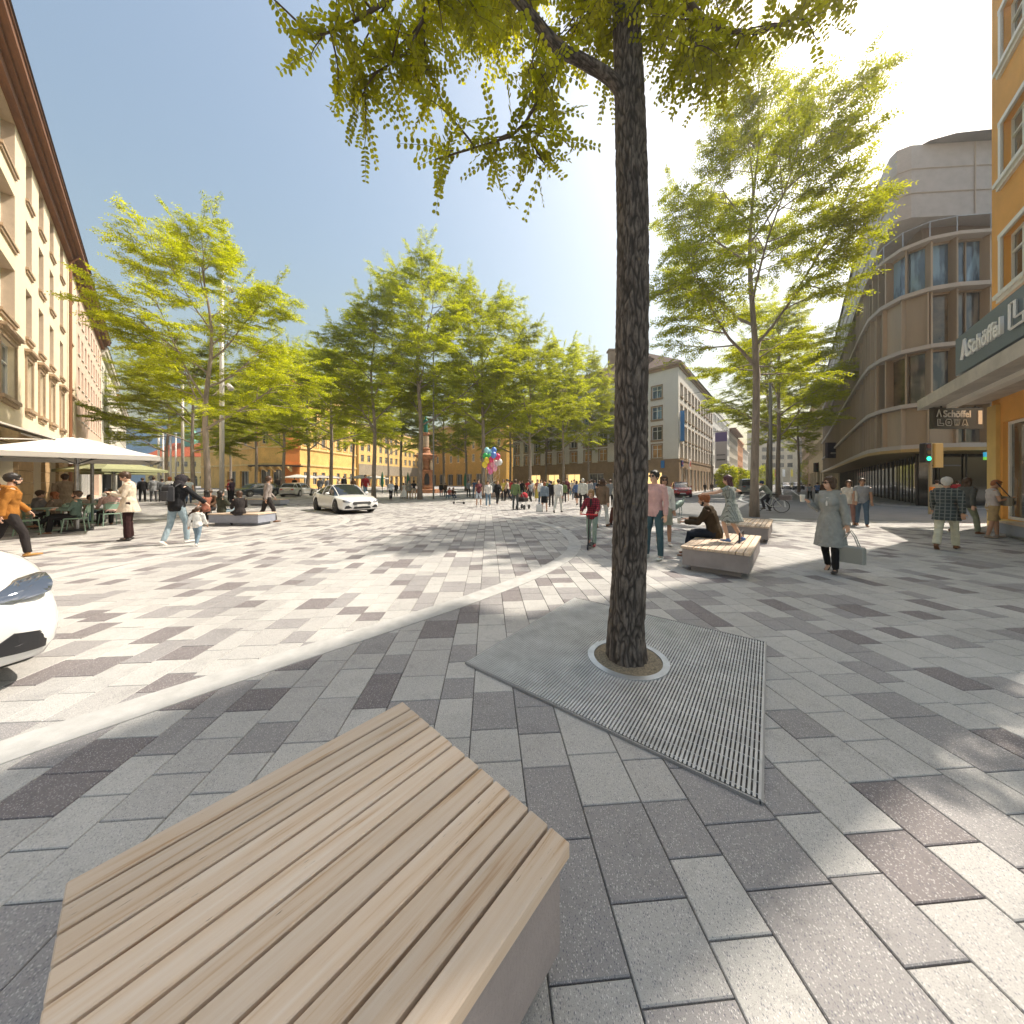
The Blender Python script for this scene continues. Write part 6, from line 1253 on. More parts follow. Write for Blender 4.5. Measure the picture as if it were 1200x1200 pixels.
# --- woman in the coat
def ex5(t, i, off, s):
    cup(t, i, off, s, -1 if False else 1, 'tall white paper cup held by the woman in the grey coat')
    handbag(world(t, i['hand'][-1]+Vector((-.0,0,off+.0))), .36, .28, .12, mat('silver leather', (.30,.32,.31), .35, .3), 'silver grey tote bag hanging from the hand of the woman in the grey coat', t.rotation_euler.z, .26)
cp = dict(lean=2, head=(0,-35), aL=((-.22,.02,-1),(-.18,.10,-1)), aR=((.22,-.05,-1),(.28,1,.75)), lL=((-.05,.28,-1),(-.02,.0,-1)), lR=((.02,-.05,-1),(.02,-.45,-1)))
cw = person(973,671,558,160,cp,dict(top='coat',bottom='jeans',hair='bob',glasses='d',boots=1),dict(top=cloth((.33,.34,.33)),bottom=K_,shoe=M_SHOE,hair=HAIR['brown'],inner=WH),'woman in a long grey coat and sunglasses with a cup, walking towards the viewer',1,'f',extra=ex5)
cw.scale = (cw.scale.x*.88, cw.scale.y*.92, cw.scale.z)
person(995,616,562,175,'walk',dict(top='blouse',bottom='jeans',hair='bob'),dict(top=cloth((.58,.54,.48)),bottom=cloth((.28,.16,.14)),shoe=M_SHOE,hair=HAIR['brown']),'woman in a cream top and dusky pink trousers of the strolling couple',1,'f',skin=1)
person(1010,617,560,185,'walk2',dict(top='tee',bottom='jeans',hair='short'),dict(top=cloth((.30,.31,.33)),bottom=cloth((.09,.14,.20)),shoe=M_SHOEB),'man in a grey tee shirt and blue jeans of the strolling couple',1,'m',skin=1)
person(1109,644,558,-8,'walk',dict(top='blazer',bottom='trousers',hair='short'),dict(top=plaidm('dark tartan',(.045,.06,.065),(.16,.17,.16),11),bottom=cloth((.62,.60,.48)),shoe=M_SHOEB,hair=HAIR['grey']),'white haired man in a dark plaid blazer and cream trousers walking away',1,'m',skin=1)
person(1132,626,559,-35,'walk',dict(top='jacket',bottom='jeans',hair='long'),dict(top=cloth((.10,.105,.10)),bottom=cloth((.30,.33,.24)),shoe=M_SHOEB,hair=HAIR['brown']),'woman in a dark leather jacket and olive trousers walking away right',1,'f')
def ex6(t, i, off, s):
    q = thing('sling_bag', 'grey and black sling bag held in front of the man in tan shorts', 'bag', tuple(world(t, Vector((0,.24,off+.16)))), t.rotation_euler.z); MB().bbox(-.22,-.07,-.14,.22,.07,.12,.04).build('bag_body', mat('taupe canvas', (.25,.22,.17), .8), q); MB().bbox(-.23,.072,-.1,.23,.09,.02,.01).build('pocket', M_DARKM, q); b = MB(); b.tube([(-.2,0,.1),(-.12,-.16,.45),(.1,-.2,.52),(.2,0,.1)], .012, 5); b.build('strap', M_DARKM, q)
person(1163,631,562,-72,dict(POSES['phone'],lL=((-.08,.25,-1),(-.02,.05,-1)),lR=((.1,-.12,-1),(.05,-.2,-1))),dict(top='tee',bottom='shorts',hair='crop'),dict(top=cloth((.50,.45,.44)),bottom=KH,shoe=mat('sandals',(.30,.24,.2),.7),hair=HAIR['red']),'stout man in a pale tee shirt and tan shorts looking into a sling bag',1,'m',skin=1,extra=ex6)
# --- cafe guests
person(88,0,0,78,'sitx',dict(top='shirt',bottom='trousers',hair='short',beard=1),dict(top=SAGE,bottom=K_,shoe=M_SHOEB,hair=HAIR['brown']),'man in a green shirt and black trousers sitting cross legged on a green cafe chair',1,'m',Y=10.6,H=1.75)
person(67,0,0,60,'sit',dict(top='jacket',bottom='jeans',hair='long'),dict(top=cloth((.26,.20,.15)),bottom=DK,hair=HAIR['red']),'woman with long auburn hair sitting at the green cafe table',1,'f',Y=11.6,H=1.68)
person(43,0,0,-70,'sit',dict(top='jacket',bottom='trousers',hair='short'),dict(top=cloth((.30,.29,.31)),bottom=K_),'man in a grey jacket sitting at the far side of the green cafe table',1,'m',Y=11.4,H=1.75)
person(129,0,0,15,'sit',dict(top='shirt',bottom='trousers',hair='short'),dict(top=cloth((.62,.42,.38)),bottom=K_,shoe=M_SHOEB),'man in a pale pink shirt sitting with his back turned on a green chair',1,'m',Y=12.2,H=1.78)
person(76,0,0,0,'stand',dict(top='blazer',bottom='trousers',hair='short'),dict(top=cloth((.42,.33,.24)),bottom=BR,hair=HAIR['brown']),'tall man in a beige suit standing with his back turned between the parasol poles',1,'m',Y=12.6,H=1.90)
person(104,0,0,200,'sit',dict(top='tee',bottom='jeans',hair='bob'),dict(top=cloth((.6,.5,.42)),bottom=JN),'child in a light top sitting behind the right parasol pole',0,'f',Y=13.4,H=1.45)
# small group crouching by the fountain, rider on the bicycle
person(527,0,0,150,'sit',dict(top='tee',bottom='jeans',hair='short'),dict(top=cloth((.45,.12,.10)),bottom=JN),'person in red and jeans sitting low beside the fountain',0,'m',Y=33,H=1.7,lift=.3)
person(531,0,0,200,'sit',dict(top='jacket',bottom='jeans',hair='bob'),dict(top=BR,bottom=JD),'person in brown sitting low beside the fountain, right one of the pair',0,'f',Y=33.5,H=1.7,lift=.3)
person(902,0,0,80,'bike',dict(top='jacket',bottom='trousers',hair='beanie'),dict(top=cloth((.24,.27,.24)),bottom=cloth((.05,.05,.06)),hair=cloth((.05,.07,.14)),shoe=M_SHOE),'cyclist in a grey green jacket and dark helmet riding left',1,'m',Y=17.6,H=1.75,lift=.97)

# ---------------------------------------------------------------- vehicles
M_TYRE = mat('tyre rubber', (.018,.018,.018), .8); M_RIM = mat('dark alloy rim', (.12,.12,.125), .35, .8); M_RIMS = mat('silver alloy rim', (.5,.5,.52), .3, .9)
M_CARGL = mat('car window glass', (.02,.025,.03), .04, spec=1.0); M_LAMP = mat('headlamp glass', (.20,.22,.25), .12, .75, spec=1); M_RED = mat('red tail lamp', (.45,.01,.01), .2)
M_WPAINT = mat('white car paint', (.78,.78,.77), .22, coat=.8); M_SILV = mat('silver car paint', (.52,.54,.55), .28, .5, coat=.6); M_DKP = mat('dark grey blue car paint', (.06,.075,.10), .25, .4, coat=.8); M_REDP = mat('red car paint', (.35,.015,.03), .25, coat=.8)
def catmull(a, n):
    o = []
    for i in range(len(a)-1):
        p0,p1,p2,p3 = a[max(i-1,0)],a[i],a[i+1],a[min(i+2,len(a)-1)]
        for k in range(n):
            t = k/n; o.append([.5*((2*p1[j])+(p2[j]-p0[j])*t+(2*p0[j]-5*p1[j]+4*p2[j]-p3[j])*t*t+(-p0[j]+3*p1[j]-3*p2[j]+p3[j])*t**3) for j in range(len(p1))])
    return o + [list(a[-1])]
def car(label, cat, loc, rz, L, W, H, paint, kind='coupe', rim=None, wb=.6, name='car', group=None, plate=True, my=.62):
    """front is +Y"""
    t = thing(name, label, cat, loc, rz, group); hl, hw = L/2, W/2; wr = .345 if H < 1.7 else .36; ay = L*wb/2
    # stations: y, z_bottom, z_belt, half width at belt, z_deck
    if kind == 'coupe': st = [(-hl,.42,.80,.60),(-hl+.05,.30,.90,.80),(-hl+.35,.24,.97,.92),(-ay,.20,.98,.99),(-.6,.19,.93,.97),(.5,.19,.91,.96),(ay-.45,.2,.89,.98),(ay,.22,.86,1.0),(hl-.5,.22,.79,.985),(hl-.2,.20,.72,.93),(hl-.06,.22,.63,.82),(hl,.30,.55,.66)]; roof = [(-hl+.25,.98,.62),(-hl+.95,1.24,.62),(-.5,H-.02,.63),(.15,H,.64),(.75,1.18,.66),(1.25,.90,.70)]
    elif kind == 'estate': st = [(-hl,.45,.85,.72),(-hl+.06,.32,.98,.86),(-hl+.35,.25,1.02,.94),(-ay,.22,1.0,.99),(0,.2,.97,.98),(ay-.4,.2,.95,.98),(ay,.22,.90,.98),(hl-.5,.22,.81,.98),(hl-.22,.20,.76,.94),(hl-.06,.20,.68,.84),(hl,.28,.60,.70)]; roof = [(-hl+.12,1.03,.66),(-hl+.42,H-.10,.64),(-.8,H,.66),(.2,H-.02,.66),(.75,1.28,.68),(1.25,.95,.72)]
    elif kind == 'suv': st = [(-hl,.5,.95,.75),(-hl+.06,.36,1.08,.88),(-hl+.35,.30,1.10,.95),(-ay,.28,1.08,1.0),(0,.26,1.05,.98),(ay-.4,.26,1.03,.98),(ay,.28,1.0,1.0),(hl-.4,.28,.93,.95),(hl-.1,.28,.80,.84),(hl,.36,.62,.66)]; roof = [(-hl+.15,1.1,.68),(-hl+.55,H-.12,.66),(-.6,H,.68),(.2,H-.02,.68),(.8,1.38,.70),(1.3,1.03,.74)]
    else: st = [(-hl,.42,1.0,.9),(-hl+.05,.32,1.1,.95),(-ay,.28,1.1,.98),(0,.26,1.08,.98),(ay-.3,.26,1.05,.98),(hl-.7,.26,1.0,.95),(hl-.15,.28,.85,.86),(hl,.36,.65,.7)]; roof = [(-hl+.03,1.1,.86),(-hl+.12,H-.06,.82),(-.5,H,.82),(hl-2.0,H-.04,.82),(hl-1.3,1.45,.82),(hl-.8,1.03,.84)]
    S = catmull(st, 8); v = []; n = 22
    for y, zb, zt, w_ in S:
        w_ = w_*hw; hgt = zt-zb; arch = 0
        for a in (-ay, ay):
            d = abs(y-a)
            if d < wr+.05: arch = max(arch, math.sqrt(max(0,(wr+.05)**2-d*d)))
        zs = max(zb, wr+arch*1.0 if arch > 0 else zb) if arch > .02 else zb
        zs = min(zs, zt-.12); ring = []
        ring += [(w_*.0,y,zs if arch else zb),(w_*.72,y,zs if arch else zb),(w_*.93,y,zs+.01),(w_*.985,y,zs+(zt-zs)*.18),(w_*1.0,y,zs+(zt-zs)*.42),(w_*.985,y,zs+(zt-zs)*.60),(w_*.965,y,zs+(zt-zs)*.76),(w_*.93,y,zs+(zt-zs)*.9),(w_*.86,y,zt),(w_*.6,y,zt+.035),(w_*.3,y,zt+.05),(0,y,zt+.055)]
        ring += [(-x_,y_,z_) for x_,y_,z_ in ring[-2:0:-1]]; n = len(ring); v += ring
    f = [(k*n+j,k*n+(j+1)%n,(k+1)*n+(j+1)%n,(k+1)*n+j) for k in range(len(S)-1) for j in range(n)] + [tuple(range(n-1,-1,-1)), tuple((len(S)-1)*n+j for j in range(n))]
    b = MB(); b.add(v, f).build('body', paint, t, smooth=True)
    FS = []
    for i in range(len(S)-1):
        for k in range(6): FS.append([S[i][j]+(S[i+1][j]-S[i][j])*k/6 for j in range(4)])
    FS.append(S[-1])
    Rf = catmull(roof, 6); v = []; gl = []; 
    beltw = lambda y: min(hw*.90, np.interp(y, [s[0] for s in S], [s[3]*hw*.88 for s in S])); beltz = lambda y: np.interp(y, [s[0] for s in S], [s[2] for s in S])-.02
    g = MB(); rows = []
    for y, z, wr_ in Rf:
        bw = beltw(y); bz = beltz(y); z = max(z, bz+.03); rw = wr_*hw
        rows.append([(bw,y,bz),(bw*.5+rw*.5+.02,y,(bz+z)/2),(rw,y,z-.03),(rw*.8,y,z+.0),(rw*.4,y,z+.025),(0,y,z+.03),(-rw*.4,y,z+.025),(-rw*.8,y,z),(-rw,y,z-.03),(-bw*.5-rw*.5-.02,y,(bz+z)/2),(-bw,y,bz)])
    m_ = 11; vv = [p for r in rows for p in r]; N = len(rows)
    yf = roof[3][0]+.05; yr = roof[1][0]-.05 if kind != 'coupe' else roof[2][0]-.3; side_f = []; roof_f = []; 
    for i in range(N-1):
        for j in range(m_-1):
            q = (i*m_+j, i*m_+j+1, (i+1)*m_+j+1, (i+1)*m_+j); yy = (Rf[i][0]+Rf[i+1][0])/2
            side = j in (0,1,8,9)
            if (side and abs(yy-.0) > -1) or yy > yf or yy < yr: side_f.append(q)
            else: roof_f.append(q)
    g.add(vv, side_f).build('windows', M_CARGL, t, smooth=True); r = MB(); r.add([(x_,y_,z_+.004) for x_,y_,z_ in vv], roof_f)
    for sx in (-1,1):      # pillars
        for yp, wd in ((roof[3][0]+.0,.05),(roof[2][0]-.1,.06),(-hl+.62,.10)):
            i = min(range(N), key=lambda k: abs(Rf[k][0]-yp)); a = rows[i]; ps = [Vector(a[j]) for j in ((0,1,2,3) if sx > 0 else (10,9,8,7))]; r.tube([p+Vector((sx*.006,0,0)) for p in ps], [wd*.5,wd*.45,wd*.4,wd*.3], 6)
        rail_ = [Vector(rows[i][2 if sx > 0 else 8])+Vector((sx*.004,0,.004)) for i in range(N)]; r.tube(rail_, .022, 6)
    r.build('roof_panel', paint, t, smooth=True)
    for sy in (-1,1):
        for sx in (-1,1):
            w0 = thing('wheel', None, None, (sx*(hw-.115), sy*ay, wr)); w0.parent = t
            ty = MB(); ty.M = Matrix.Rotation(R(90),4,'Y'); ty.lathe([(wr*.68,-.10),(wr*.97,-.10),(wr,-.08),(wr,.08),(wr*.97,.10),(wr*.68,.10)], n=28); ty.build('tyre', M_TYRE, w0, smooth=False)
            rm = MB(); rm.M = Matrix.Rotation(R(90),4,'Y'); z_ = .103*sx; rm.lathe([(wr*.69,z_-.012),(wr*.69,z_+.003),(wr*.62,z_+.003),(wr*.6,z_-.02)] if sx > 0 else [(wr*.6,z_+.02),(wr*.62,z_-.003),(wr*.69,z_-.003),(wr*.69,z_+.012)], n=28)
            rm.M = None
            for k in range(10): a = k*math.pi/5; rm.tube([(z_*1.06,0,0),(z_*1.05,math.cos(a)*wr*.64,math.sin(a)*wr*.64)], .017, 4)
            rm.build('rim', rim or M_RIM, w0)
            ws = MB(); ws.M = Matrix.Translation((-sx*.02,0,.02)) @ Matrix.Rotation(R(90),4,'Y'); ws.lathe([(wr+.045,-.10),(wr+.045,.08)], n=28); ws.build('wheel_arch', M_TYRE, w0)
    def fr(x, z, e=0):     # point on the nose or tail surface
        ys = [s for s in S]; best = None
        for s in (ys if e == 0 else ys[::-1]):
            pass
        return None
    def surf_y(x, z, front=True):
        """outermost y where the body section still contains (x, z)"""
        it = FS[::-1] if front else FS
        for y, zb, zt, w_ in it:
            if zb <= z <= zt+.02 and abs(x) <= w_*hw*.97: return y
        return hl if front else -hl
    def patch(nm, poly, m, front=True, off=.012, thick=.03):
        n_ = len(poly); sg = 1 if front else -1; cx_ = sum(p_[0] for p_ in poly)/n_; cz_ = sum(p_[1] for p_ in poly)/n_; K = 5; dense = []
        for i in range(n_):
            for k in range(6): a_, b_ = poly[i], poly[(i+1)%n_]; dense.append((a_[0]+(b_[0]-a_[0])*k/6, a_[1]+(b_[1]-a_[1])*k/6))
        nd = len(dense); vs = []
        for k in range(K+1):
            for (dx_, dz_) in dense: x_ = cx_+(dx_-cx_)*(1-k/K*.98); z_ = cz_+(dz_-cz_)*(1-k/K*.98); sx_ = 1 if x_ > 0 else -1; vs.append((x_+sx_*off*.5, surf_y(x_, z_, front)+sg*off, z_))
        vs2 = [(x_*.97, y_-sg*thick*2.2, z_) for x_, y_, z_ in vs[:nd]]
        m2 = MB(); o_ = len(vs); m2.add(vs+vs2, [(k*nd+i,k*nd+(i+1)%nd,(k+1)*nd+(i+1)%nd,(k+1)*nd+i) for k in range(K) for i in range(nd)]+[tuple(K*nd+i for i in range(nd))]+[(i,o_+i,o_+(i+1)%nd,(i+1)%nd) for i in range(nd)]); return m2.build(nm, m, t)
    zf = .62 if kind == 'coupe' else .72 if kind == 'estate' else .82
    for sx in (-1,1): patch('headlight', [(sx*hw*.50,zf-.02),(sx*hw*.66,zf-.05),(sx*hw*.86,zf-.02),(sx*hw*.90,zf+.09),(sx*hw*.72,zf+.07)], M_LAMP); patch('air_intake', [(sx*hw*.48,.30),(sx*hw*.82,.27),(sx*hw*.84,.40),(sx*hw*.66,.44)], M_DARKM)
    patch('grille', [(-hw*.42,zf-.18),(hw*.42,zf-.18),(hw*.46,zf-.08),(hw*.38,zf+.03),(-hw*.38,zf+.03),(-hw*.46,zf-.08)], M_DARKM, thick=.05)
    sl_ = MB()
    for k in range(15): x_ = hw*.42*(k-7)/7.3; sl_.box(x_-.008, hl+.005, zf-.17, x_+.008, hl+.028, zf+.02)
    sl_.build('grille_bars', M_RIMS, t); patch('lower_intake', [(-hw*.44,.25),(hw*.44,.25),(hw*.40,.36),(-hw*.40,.36)], M_DARKM)
    pl = MB(); pl.box(-.26, hl+.02, .37, .26, hl+.04, .48); pl.build('number_plate', M_WFRAME, t); pl = MB(); pl.box(-.26,-hl-.03,.62,.26,-hl-.012,.73); pl.build('number_plate', M_WFRAME, t)
    zt_ = .80 if kind in ('coupe','estate') else 1.0
    for sx in (-1,1):
        patch('tail_light', [(sx*hw*.42,zt_-.05),(sx*hw*.70,zt_-.07),(sx*hw*.72,zt_+.05),(sx*hw*.44,zt_+.05)], M_RED, False)
        mr = MB(); mr.ell((sx*(hw+.04),my,beltz(.6)+.10), (.11,.06,.07), 12, 8); mr.build('wing_mirror', paint, t, smooth=True)
    bl = MB(); bl.box(-hw*.80,-hl+.1,.16,hw*.80,hl-.2,.24); bl.build('underbody', M_DARKM, t)
    return t
h = Vector((.73,-.68)).normalized(); rz = math.atan2(-h.x, h.y)
car('white coupe car with slatted grille driving towards the viewer on the square', 'car', (-9.3,18.35,.02), rz, 4.9, 1.95, 1.42, M_WPAINT, 'coupe')
h = Vector((.93,-.37)).normalized(); rz2 = math.atan2(-h.x, h.y); mid = Vector((-3.98,1.92)); c_ = mid - h*2.35
car('white saloon car whose nose enters the picture at the left edge', 'car', (c_.x,c_.y,.02), rz2, 4.7, 1.9, 1.5, M_WPAINT, 'estate', rim=M_RIMS, my=-.4)
p = pd(349,582,38); car('silver estate car seen from behind, in front of the orange building', 'car', (p.x,38,.01), R(8), 4.8, 1.9, 1.5, M_SILV, 'estate', rim=M_RIMS)
p = pd(297,580,37); car('dark grey blue saloon car behind the left bench', 'car', (p.x,37.5,.01), R(165), 4.7, 1.85, 1.45, M_DKP, 'estate', rim=M_RIMS)
p = pd(797,585,36); car('red compact car with glossy windows passing the grey corner building', 'car', (p.x,36,.03), R(160), 4.4, 1.85, 1.6, M_REDP, 'suv')
p = pd(876,578,44); car('grey van seen from behind left of the big right tree', 'van', (p.x,44,.03), R(-30), 4.9, 1.9, 1.95, mat('grey van paint', (.28,.32,.35), .3, .3, coat=.5), 'van', name='van')
p = pd(934,575,70); car('dark car waiting far down the tram street', 'car', (p.x,70,.03), R(150), 4.5, 1.85, 1.55, M_DKP, 'suv')
p = pd(921,575,78); car('white car far down the tram street', 'car', (p.x,78,.03), R(150), 4.5, 1.85, 1.5, M_WPAINT, 'estate')

def bicycle(x, y, rz, label):
    t = thing('bicycle', label, 'bicycle', (x,y,.02), rz)
    for yy in (-.52,.54):
        w_ = thing('wheel', None, None, (0,yy,.34)); w_.parent = t; b = MB(); b.tube([(0,.33*math.cos(a*math.pi/16),.33*math.sin(a*math.pi/16)) for a in range(33)], .018, 6, cap=False); b.build('tyre', M_TYRE, w_)
        s = MB(); [s.tube([(0,0,0),(0,.32*math.cos(a*math.pi/9),.32*math.sin(a*math.pi/9))], .003, 3) for a in range(18)]; s.build('spokes', M_STEEL, w_)
    b = MB(); A=(0,-.52,.34); B=(0,-.06,.30); C=(0,-.20,.80); D=(0,.36,.84); E=(0,.54,.34)
    for q in ((A,B),(A,C),(B,C),(C,(0,.34,.78)),(B,(0,.36,.70)),(D,E)): b.tube(q, .018, 8)
    b.build('frame', M_WFRAME, t); b = MB(); b.tube([C,(0,-.24,.92)], .014, 6); b.bbox(-.07,-.38,.92,.07,-.10,.97,.02); b.build('saddle', M_DARKM, t); b = MB(); b.tube([D,(0,.34,1.0)], .014, 6); b.tube([(-.28,.22,1.0),(-.1,.36,1.02),(.1,.36,1.02),(.28,.22,1.0)], .013, 6); b.build('handlebar', M_DARKM, t)
    b = MB(); b.tube([(-.14,-.06,.12),(-.10,-.06,.12),(-.08,-.06,.30),(.08,-.06,.30),(.10,-.06,.48),(.14,-.06,.48)], .01, 6); b.M = Matrix.Translation((.05,-.06,.30)) @ Matrix.Rotation(R(90),4,'Y'); b.lathe([(.09,-.004),(.09,.004)], n=16); b.M = None; b.build('crank', M_DARKM, t)
    b = MB(); b.bbox(-.2,-.92,.66,.2,-.45,.92,.03); b.build('basket', mat('grey wicker', (.22,.19,.19), .9), t); return t
bp = pd(901,0,17.6); bicycle(bp.x, 17.6, R(80)+math.atan2(-bp.x,17.6), 'white city bicycle with a rear basket under the cyclist')
# grey bird sculpture on the paving
def bird():
    p = px(797,607); t = thing('bird_sculpture', 'grey green metal bird sculpture with drooping tail on thin legs', 'sculpture', (p.x,p.y,.02), R(-60), s=.86); m = mat('grey green patina', (.20,.27,.25), .5, .3, var=.3, vs=8)
    b = MB(); b.tube([(0,-.75,.18),(0,-.55,.38),(0,-.32,.60),(0,-.05,.72),(0,.16,.78),(0,.28,.86)], [(.02,.03),(.07,.07),(.12,.15),(.14,.18),(.10,.13),(.05,.06)], 14, side=(1,0,0)); b.tube([(0,.20,.82),(0,.30,.95),(0,.28,1.03),(0,.34,1.07)], [.055,.045,.045,.035], 10); me = fuse(b, .02, 3); me.materials.append(m); link('body', me, t)
    b = MB(); b.tube([(0,.34,1.07),(0,.50,1.03)], [.022,.006], 6); b.build('beak', m, t)
    for sx in (-1,1): b = MB(); b.tube([(sx*.06,-.02,.62),(sx*.06,.06,.32),(sx*.06,-.02,.02)], [.028,.016,.014], 6); b.tube([(sx*.06,-.04,.015),(sx*.06,.12,.012)], .014, 6); b.build('leg', m, t)
bird()

# ---------------------------------------------------------------- cafe furniture, parasols
M_SAGEM = mat('sage green powder coat', (.25,.38,.29), .45)
def chair(x, y, rz, label, n=[0]):
    t = thing('cafe_chair', label, 'chair', (x,y,.018), rz + math.atan2(-x,y), 'green cafe chairs')
    b = MB(); b.bbox(-.22,-.21,.43,.22,.22,.45,.03); b.build('seat', M_SAGEM, t)
    b = MB(); b.tube([(-.21,-.20,.45),(-.21,-.25,.78),(-.10,-.27,.84),(.10,-.27,.84),(.21,-.25,.78),(.21,-.20,.45)], .014, 8); b.bbox(-.19,-.265,.60,.19,-.25,.80,.01); b.build('backrest', M_SAGEM, t)
    for sx in (-1,1):
        for sy in (-1,1): b = MB(); b.tube([(sx*.20,sy*.19,.44),(sx*.23,sy*.24,0)], .013, 8); b.build('leg', M_SAGEM, t)
    return t
def table(x, y, rz, label, r=.42, sq=None):
    t = thing('cafe_table', label, 'table', (x,y,.018), rz, 'green cafe tables'); b = MB()
    if sq: b.bbox(-sq[0]/2,-sq[1]/2,.72,sq[0]/2,sq[1]/2,.745,.02)
    else: b.lathe([(r,.72),(r,.745)], n=32)
    b.build('tabletop', M_SAGEM, t); b = MB(); b.tube([(0,0,.02),(0,0,.72)], .035, 12); b.build('column', M_SAGEM, t); b = MB(); b.lathe([(.26,0),(.26,.015),(.05,.03)], n=24); b.build('foot_plate', M_SAGEM, t); return t
X_ = lambda x, Y: (x-CX)/F*Y
chair(X_(89,10.6), 10.6, R(78), 'green metal chair carrying the man in the green shirt')
chair(X_(129,12.2), 12.2, R(15), 'green metal chair under the man in the pink shirt')
chair(X_(67,11.6), 11.6, R(60), 'green chair of the auburn haired woman'); chair(X_(43,11.4), 11.4, R(-70), 'green chair of the man in the grey jacket'); chair(X_(104,13.4), 13.4, R(200), 'green chair of the child behind the pole')
chair(X_(33,10.0), 10.0, R(-95), 'empty green chair nearest to the man in the orange jacket'); chair(X_(112,14.2), 14.2, R(160), 'empty green chair behind the right parasol pole')
table(X_(56,10.8), 10.8, 0, 'green square cafe table with menus in front of the green shirted man', sq=(1.0,.7)); table(X_(108,12.9), 12.9, 0, 'round green cafe table by the right parasol pole'); table(X_(28,12.4), 12.4, 0, 'round green table near the stone wall')
mn = thing('menu', 'open white menu lying on the green table', 'menu', (X_(62,10.7), 10.7, .765), R(20)); b = MB(); b.add([(-.2,-.14,.0),(0,-.14,.02),(.2,-.14,0),(-.2,.14,0),(0,.14,.02),(.2,.14,0),(-.2,-.14,-.004),(0,-.14,.014),(.2,-.14,-.004),(-.2,.14,-.004),(0,.14,.014),(.2,.14,-.004)], [(0,1,4,3),(1,2,5,4),(6,9,10,7),(7,10,11,8),(0,6,7,1),(1,7,8,2)]); b.build('pages', M_SHOEW, mn); MB().box(-.01,-.142,-.006,.01,.142,.0).build('spine', M_DARKM, mn)
def parasol(x, y, rz, w_, d_, z, label, m, pole_m=M_STEEL, h=.62, group='parasols of the cafe'):
    t = thing('parasol', label, 'parasol', (x,y,.015), rz, group); b = MB(); n = 8; q = []
    rim = [(w_/2*a, d_/2*c) for a,c in ((-1,-1),(0,-1.0),(1,-1),(1,0),(1,1),(0,1),(-1,1),(-1,0))]; V = []
    for f, zz in ((1,z),(.75,z+h*.22),(.5,z+h*.50),(.25,z+h*.80),(.04,z+h)):
        for a,c in rim: V.append((a*f,c*f,zz - (.03 if (a == 0 or c == 0) and f < 1 else 0)))
    fs = [(k*8+j,k*8+(j+1)%8,(k+1)*8+(j+1)%8,(k+1)*8+j) for k in range(4) for j in range(8)] + [tuple(32+j for j in range(8))]
    V2 = [(a,c,zz-.012) for a,c,zz in V]; o = len(V); b.add(V+V2, fs + [tuple(i+o for i in f[::-1]) for f in fs] + [(j,o+j,o+(j+1)%8,(j+1)%8) for j in range(8)]); b.build('canopy', m, t)
    fl = MB()
    for j in range(8): a, c = rim[j], rim[(j+1)%8]; fl.add([(a[0],a[1],z),(c[0],c[1],z),(c[0],c[1],z-.14),(a[0],a[1],z-.14),(a[0]*.995,a[1]*.995,z),(c[0]*.995,c[1]*.995,z),(c[0]*.995,c[1]*.995,z-.14),(a[0]*.995,a[1]*.995,z-.14)], [(0,1,2,3),(4,7,6,5),(3,2,6,7)])
    fl.build('valance', m, t); p = MB(); p.tube([(0,0,0),(0,0,z+h)], .05, 14); p.build('pole', pole_m, t)
    for a, c in rim: r_ = MB(); r_.tube([(0,0,z+h-.08),(a*.97,c*.97,z-.03)], .014, 5); r_.tube([(0,0,z-.25),(a*.5,c*.5,z+h*.42)], .011, 5); r_.build('rib', M_DARKM, t)
    ft = MB(); ft.bbox(-.35,-.35,0,.35,.35,.06,.02); ft.build('foot', M_DARKM, t); return t
M_CANV = leafmat('white parasol canvas', (.70,.68,.64), (.70,.68,.64), .22); M_CANV.node_tree.nodes['Hue/Saturation/Value'].inputs['Value'].default_value = 1.0; M_CANV.node_tree.nodes['Hue/Saturation/Value'].inputs['Hue'].default_value = .5
parasol(X_(90,10.9), 10.9, R(50), 3.5, 4.4, 2.42, 'large white cafe parasol on the left steel pole, nearest to the viewer', M_CANV)
parasol(X_(108,13.3), 13.3, R(50), 3.7, 4.2, 2.55, 'second white parasol right behind the first, on the right steel pole', M_CANV)
parasol(X_(133,19.5), 19.5, R(-10), 3.6, 3.0, 2.3, 'olive green parasol farther back under the white ones', mat('olive canvas', (.30,.31,.17), .9))
parasol(X_(133,25), 25, R(-10), 3.6, 3.0, 2.3, 'far olive parasol at the end of the cafe row', mat('olive canvas', (.30,.31,.17), .9))
for k,(x,Y) in enumerate([(349,66),(361,70),(376,72),(388,74)]): parasol(X_(x,Y), Y, R(10), 4.2, 4.2, 2.5, ['leftmost','second','third','rightmost'][k]+' small white parasol before the orange building', M_CANV, group='far white parasols')
for k,(x,Y) in enumerate([(424,66),(440,70)]): parasol(X_(x,Y), Y, R(10), 4.6, 4.2, 2.4, ['left','right'][k]+' small white parasol before the yellow building', M_CANV, group='far white parasols')
for k,(x,Y) in enumerate([(448,46),(478,48),(545,52)]):
    t = thing('closed_parasol', ['leftmost','middle','rightmost'][k]+' dark green folded parasol before the far building', 'parasol', (X_(x,Y),Y,.01), 0, 'folded green parasols'); b = MB(); b.lathe([(.12,.9),(.22,1.4),(.16,2.4),(.04,3.0)], n=10); b.build('folded_canopy', mat('dark green canvas', (.02,.12,.07), .9), t); MB().tube([(0,0,0),(0,0,1)], .04, 8).build('pole', M_DARKM, t)
